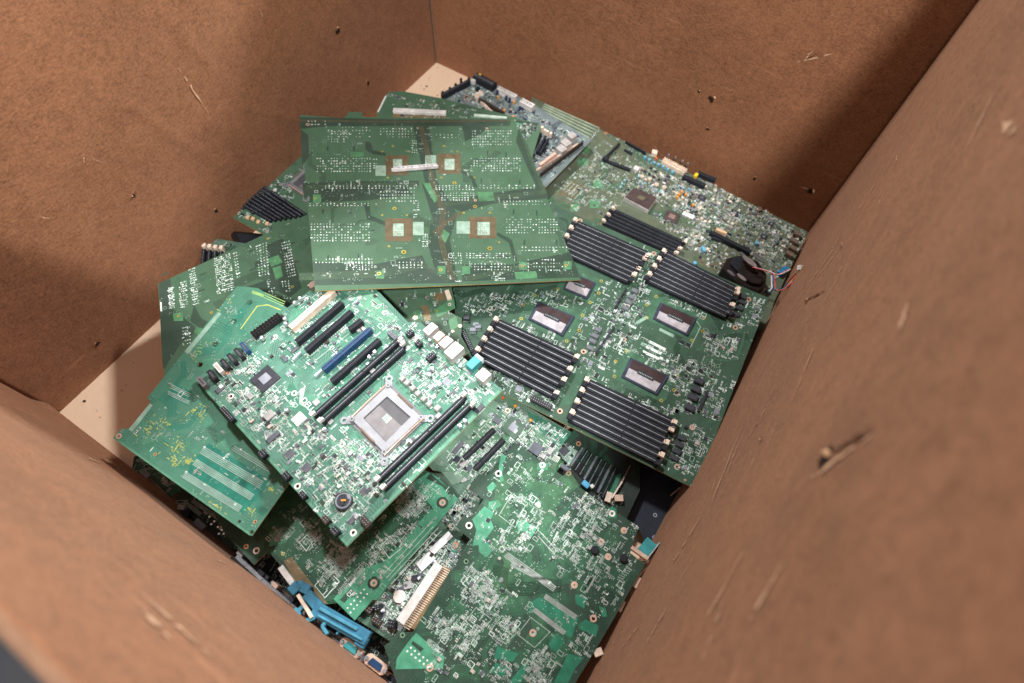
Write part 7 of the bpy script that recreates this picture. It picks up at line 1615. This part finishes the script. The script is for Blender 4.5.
# ------------------------------------------------------------------ loose things
V = Vector
def path_box(mb, P, w, z0, z1, m):
    for a, b in zip(P[:-1], P[1:]): mb.rbox(a[0]*1000, a[1]*1000, b[0]*1000, b[1]*1000, w, z0, z1, m)
t = empty('connector_backplate', 'long grey metal backplate with ports standing on edge against the near cardboard wall', 'metal bracket', None, Matrix.Translation(V(DATA['strip']['path'][2])))
def rel(P, o): return [(p[0]-o[0], p[1]-o[1], p[2]-o[2]) for p in P]
SP = rel(DATA['strip']['path'], DATA['strip']['path'][2]); mb = MB(); path_box(mb, SP, 5, -26, 0, 'steel'); mb.build('metal_strip', t, bevel=.6)
SP2 = [(p[0]-.0035, p[1]-.0042, p[2]) for p in SP]; mb = MB(); path_box(mb, SP2, 5, -30, 1.5, 'gloss_black'); mb.build('rubber_edge', t)
Rr = random.Random(2)
for i in range(5):
    for k in range(4):
        a, b = SP[i], SP[i+1]; tt = Rr.random(); x, y = a[0]+(b[0]-a[0])*tt, a[1]+(b[1]-a[1])*tt
        mb = MB(); l_, w_ = Rr.uniform(5, 12), Rr.uniform(4, 6); dx, dy = (b[0]-a[0]), (b[1]-a[1]); ll = math.hypot(dx, dy); ux, uy = dx/ll*l_/2, dy/ll*l_/2; ox, oy = x*1000 - dy/ll*5, y*1000 + dx/ll*5
        mb.rbox(ox-ux, oy-uy, ox+ux, oy+uy, w_, -14, Rr.uniform(-3, 1), Rr.choice(['white', 'ic_dark', 'choke_light', 'port_warm', 'black', 'steel'])); mb.build('port', t, bevel=.5)
for p, m in zip(DATA['dsubs'], ('teal', 'blue')):
    q = V(p) - V(DATA['strip']['path'][2]); a, b = V(DATA['strip']['path'][3]), V(DATA['strip']['path'][4]); an = math.atan2(b.y-a.y, b.x-a.x)
    mb = MB(); mb.prism([(x*1., y) for x, y in [(math.cos(k*.3142)*6 + (9 if math.cos(k*.3142) > 0 else -9), math.sin(k*.3142)*6.5) for k in range(20)]], -4, 1, 'port_warm')
    o = mb.build('serial_port', t, bevel=.5); o.location = q; o.rotation_euler = (0, 0, an)
    mb = MB(); mb.prism([(-9, -3.6), (9, -3.6), (7, 3.6), (-7, 3.6)], 1, 3.5, m); mb.build('port_insert', o, bevel=.5); 
    for s_ in (-12.5, 12.5): mb = MB(); mb.cyl(s_, 0, 2.2, 1, 3.6, 'steel'); mb.build('jack_nut', o)
BR = DATA['bars']; c = V(BR[0][0])
t = empty('plastic_bracket', 'bright blue plastic bracket lying by the near wall over the grey metal backplate', 'plastic bracket', None, Matrix.Translation(c))
for nm, sel in (('beam', (0,)), ('stiffening_rib', (1, 2)), ('hook', (3, 4, 5)), ('clip_arm', (6, 7)), ('clip_arm', (8,)), ('clip_arm', (9, 10)), ('clip_arm', (11,)), ('foot', (12,))):
    mb = MB()
    for k in sel: p, q, w_, z0, z1, m = BR[k]; mb.rbox((p[0]-c.x)*1000, (p[1]-c.y)*1000, (q[0]-c.x)*1000, (q[1]-c.y)*1000, w_, z0 - .1*k, z1 - .07*k, m)
    mb.build(nm, t, bevel=.9)
p, q = BR[5][0], BR[5][1]; mb = MB(); mb.rbox((p[0]-c.x)*1000-6, (p[1]-c.y)*1000-6, (q[0]-c.x)*1000+2, (q[1]-c.y)*1000-12, 4, -2, 3, 'cream'); mb.build('cable_clip', t, bevel=.4)

bb = DATA['blackbox']; c = V(bb[0]); B_ = [((p[0]-c.x)*1000, (p[1]-c.y)*1000) for p in bb]
t = empty('plastic_housing', 'black plastic box wedged between the left wall and the far left server board', 'plastic box', None, Matrix.Translation(c))
mb = MB(); mb.prism(B_, -26, 6, 'gloss_black', None, True); mb.build('housing', t, bevel=2.); mb = MB(); mb.prism(shrink(B_, .62), 6, 7.2, 'black'); mb.build('lid', t, bevel=.6)
mb = MB(); mb.rbox(B_[2][0]-6, B_[2][1], B_[2][0]+10, B_[2][1]+3, 8, -6, 4, 'orange_red'); mb.build('release_tab', t, bevel=.5)

pp = DATA['plate']; c = V(pp[0]); B_ = [((p[0]-c.x)*1000, (p[1]-c.y)*1000) for p in pp]
t = empty('metal_plate', 'dark blue-black sheet metal plate with rivets beneath the big server board near the right wall', 'metal plate', None, Matrix.Translation(c))
mb = MB(); mb.prism(B_, -3, 0, 'plate_black', None, True); mb.build('sheet', t, bevel=.4)
for k, (u, v) in enumerate(((.2, .75), (.45, .8), (.5, .45), (.75, .7), (.35, .35))):
    p = lerp2(lerp2(B_[0], B_[3], u), lerp2(B_[5], B_[4], u), v); mb = MB(); mb.ring(p[0], p[1], 1.4, 3., 0, .8, 'ic_silver'); mb.build('rivet', t)
mb = MB(); p = lerp2(B_[0], B_[1], .45); mb.rbox(p[0]+6, p[1], p[0]+14, p[1]+16, 4, 0, 5, 'yellow'); mb.build('yellow_tag', t, bevel=.6)
mb = MB(); p = lerp2(B_[0], B_[3], .62); mb.rbox(p[0]-3, p[1]-9, p[0]+3, p[1]+7, 2, 0, 9, 'port_warm'); mb.rbox(p[0]+4, p[1]-4, p[0]+9, p[1]+3, 5, 0, 7, 'black'); mb.build('standoff', t, bevel=.3)

a, b = V(DATA['clip'][0]), V(DATA['clip'][1]); n = V(DATA['clipn']); ex = (b-a).normalized(); ey = n.cross(ex); ln = (b-a).length*1000
t = empty('comb_strip', 'small silver plastic comb strip lying on the topmost green board', 'plastic strip', None, Matrix(((ex.x, ey.x, n.x, a.x), (ex.y, ey.y, n.y, a.y), (ex.z, ey.z, n.z, a.z), (0, 0, 0, 1))))
mb = MB(); mb.rbox(0, 0, ln, 0, 4.4, 0, 3, 'white'); mb.rbox(0, -2.8, ln, -2.8, 1.6, 0, 6, 'wire_white'); mb.rbox(0, 2.9, ln*.98, 2.9, 1.2, 0, 5, 'wire_white'); mb.rbox(-4, -.6, 1, -.6, 4.5, 0, 4, 'wire_white'); mb.build('strip_body', t, bevel=.3)
mb = MB()
for i in range(9): 
    if i != 4: mb.rbox(7 + i*(ln-12)/9, 0, 7 + i*(ln-12)/9 + 3.6, 0, 2.6, 3, 3.6, 'ic_dark')
mb.build('comb_slots', t)

# black blower with cable by the right wall
F_ = DATA['fan']; c = V((sum(p[0] for p in F_)/len(F_), sum(p[1] for p in F_)/len(F_), F_[0][2]))
t = empty('cooling_fan', 'crumpled glossy black fan housing with coloured wires beside the right cardboard wall', 'fan', None, Matrix.Translation(c))
FP = [((p[0]-c.x)*1000, (p[1]-c.y)*1000) for p in F_]
mb = MB(); mb.prism(FP, -34, -6, 'gloss_black', None, True); mb.build('fan_shroud', t, bevel=2.5)
for k, (dx, dy, s_, z_) in enumerate(((-6, 5, .62, -1), (7, -5, .55, 1), (2, 9, .4, 3))): mb = MB(); mb.prism([(x*s_+dx, y*s_+dy) for x, y in FP], -8, z_, 'gloss_black' if k else 'black', None, True); o = mb.build('housing_plate', t, bevel=1.2); o.rotation_euler = (.05*(k-1), .07*(1-k), .1*k)
for i, p in enumerate(DATA['fanspots']):
    mb = MB(); s_ = (14, 12, 9, 8, 7)[i]; mb.prism([(math.cos(q*.524)*s_, math.sin(q*.524)*s_*.32) for q in range(12)], 0, 2.4, ('foil', 'steel_dark', 'foil', 'steel_dark', 'steel_dark')[i], None, True)
    o = mb.build('hub_disc', t, bevel=.5); o.location = V(p) - c; o.rotation_euler = (.15, .1, -.2)
for w_, m in zip(DATA['wires'], ('wire_red', 'wire_blue', 'wire_white', 'wire_black')):
    P = rel(w_, c); Q = []
    for i in range(len(P)-1):
        for s_ in range(6):
            tt = s_/6; p0, p1, p2, p3 = [V(P[max(0, min(len(P)-1, j))]) for j in (i-1, i, i+1, i+2)]
            Q.append(tuple(1000*(.5*((2*p1) + (-p0+p2)*tt + (2*p0-5*p1+4*p2-p3)*tt**2 + (-p0+3*p1-3*p2+p3)*tt**3))))
    Q.append(tuple(1000*V(P[-1])))
    for sh, mm in ((0, m), (2.1, {'wire_red': 'wire_white', 'wire_blue': 'wire_red', 'wire_white': 'wire_black', 'wire_black': 'orange_red'}[m])):
        mb = MB(); mb.tube([(x+sh, y+sh*.6, z+1) for x, y, z in Q], .9, mm); mb.build('wire', t, smooth=True)
p = V(DATA['plug']) - c; mb = MB(); mb.rbox(-6, 0, 6, 0, 8, -4, 5, 'white'); 
for i in range(3): mb.rbox(-5+i*4, -1.5, -3+i*4, -1.5, 2, 5, 5.2, 'ic_silver')
o = mb.build('cable_plug', t, bevel=.5); o.location = p; o.rotation_euler = (.5, .2, .5)
p = V(DATA['plug2']) - c; mb = MB(); mb.rbox(-8, 0, 8, 0, 4, -2, 3, 'white'); o = mb.build('cable_plug', t, bevel=.5); o.location = p; o.rotation_euler = (0, 0, 1.45)

Rc = random.Random(8); mb = MB()
for i in range(130):
    x, y = (Rc.uniform(.01, .16), -Rc.uniform(.60, .95)) if i < 90 else (Rc.uniform(.01, .12), -Rc.uniform(.01, .10)); s_ = Rc.uniform(.6, 1.6) if i % 6 else Rc.uniform(2, 4)
    mb.rbox(x*1000, y*1000, x*1000 + s_, y*1000 + Rc.uniform(-2, 2), s_*.6, .3, .3 + s_*.4, Rc.choice(['white', 'kraft_pale', 'ic_dark', 'choke_light', 'black', 'copper']))
o = mb.build('crumbs', None); o['kind'] = 'stuff'; o['label'] = 'plastic crumbs and paper specks on the bare box floor'; o['category'] = 'debris'
# ------------------------------------------------------------------ ground under the box
g = principled('grey_concrete', (.07,.07,.075), .8)[0]; MATS['concrete'] = varied('concrete', (.055,.056,.062), .8, 0, .35, 6.)
mb = MB(); mb.face([(-4, -5, -.02), (5, -5, -.02), (5, 4, -.02), (-4, 4, -.02)], 'concrete'); o = mb.build('ground', None, scale=1); o['kind'] = 'structure'

# ------------------------------------------------------------------ light, camera, world
def lamp(name, loc, target, size, power, col):
    l = bpy.data.lights.new(name, 'AREA'); l.shape = 'DISK'; l.size = size; l.energy = power; l.color = col
    o = bpy.data.objects.new(name, l); COL.objects.link(o); o.location = loc; o.rotation_euler = (V(target) - V(loc)).to_track_quat('-Z', 'Y').to_euler(); return o
ctr = (.42, -.49, .1)
lamp('lamp_key', (1.0, 1.26, 2.0), ctr, .26, 88, (1., .98, .96))
lamp('lamp_front', (1.12, -1.65, 2.35), ctr, .20, 74, (1., .985, .965))
lamp('lamp_side', (-.58, .02, 2.15), (.7, -.6, .1), .22, 52, (1., .99, .975))
w = bpy.data.worlds.new('World'); sc.world = w; w.use_nodes = True; w.node_tree.nodes['Background'].inputs[0].default_value = (.92, .96, 1., 1); w.node_tree.nodes['Background'].inputs[1].default_value = .33
cd = bpy.data.cameras.new('camera'); co = bpy.data.objects.new('camera', cd); COL.objects.link(co); sc.camera = co
co.location = DATA['cam']['loc']; co.rotation_euler = DATA['cam']['rot']; cd.sensor_width = 36; cd.lens = 36*DATA['cam']['f']/1024; cd.clip_start = .01; cd.clip_end = 50
cd.dof.use_dof = True; cd.dof.focus_distance = .80; cd.dof.aperture_fstop = 3.2
sc.view_settings.view_transform = 'Standard'; sc.view_settings.look = 'None'; sc.view_settings.exposure = 0; sc.view_settings.gamma = 1
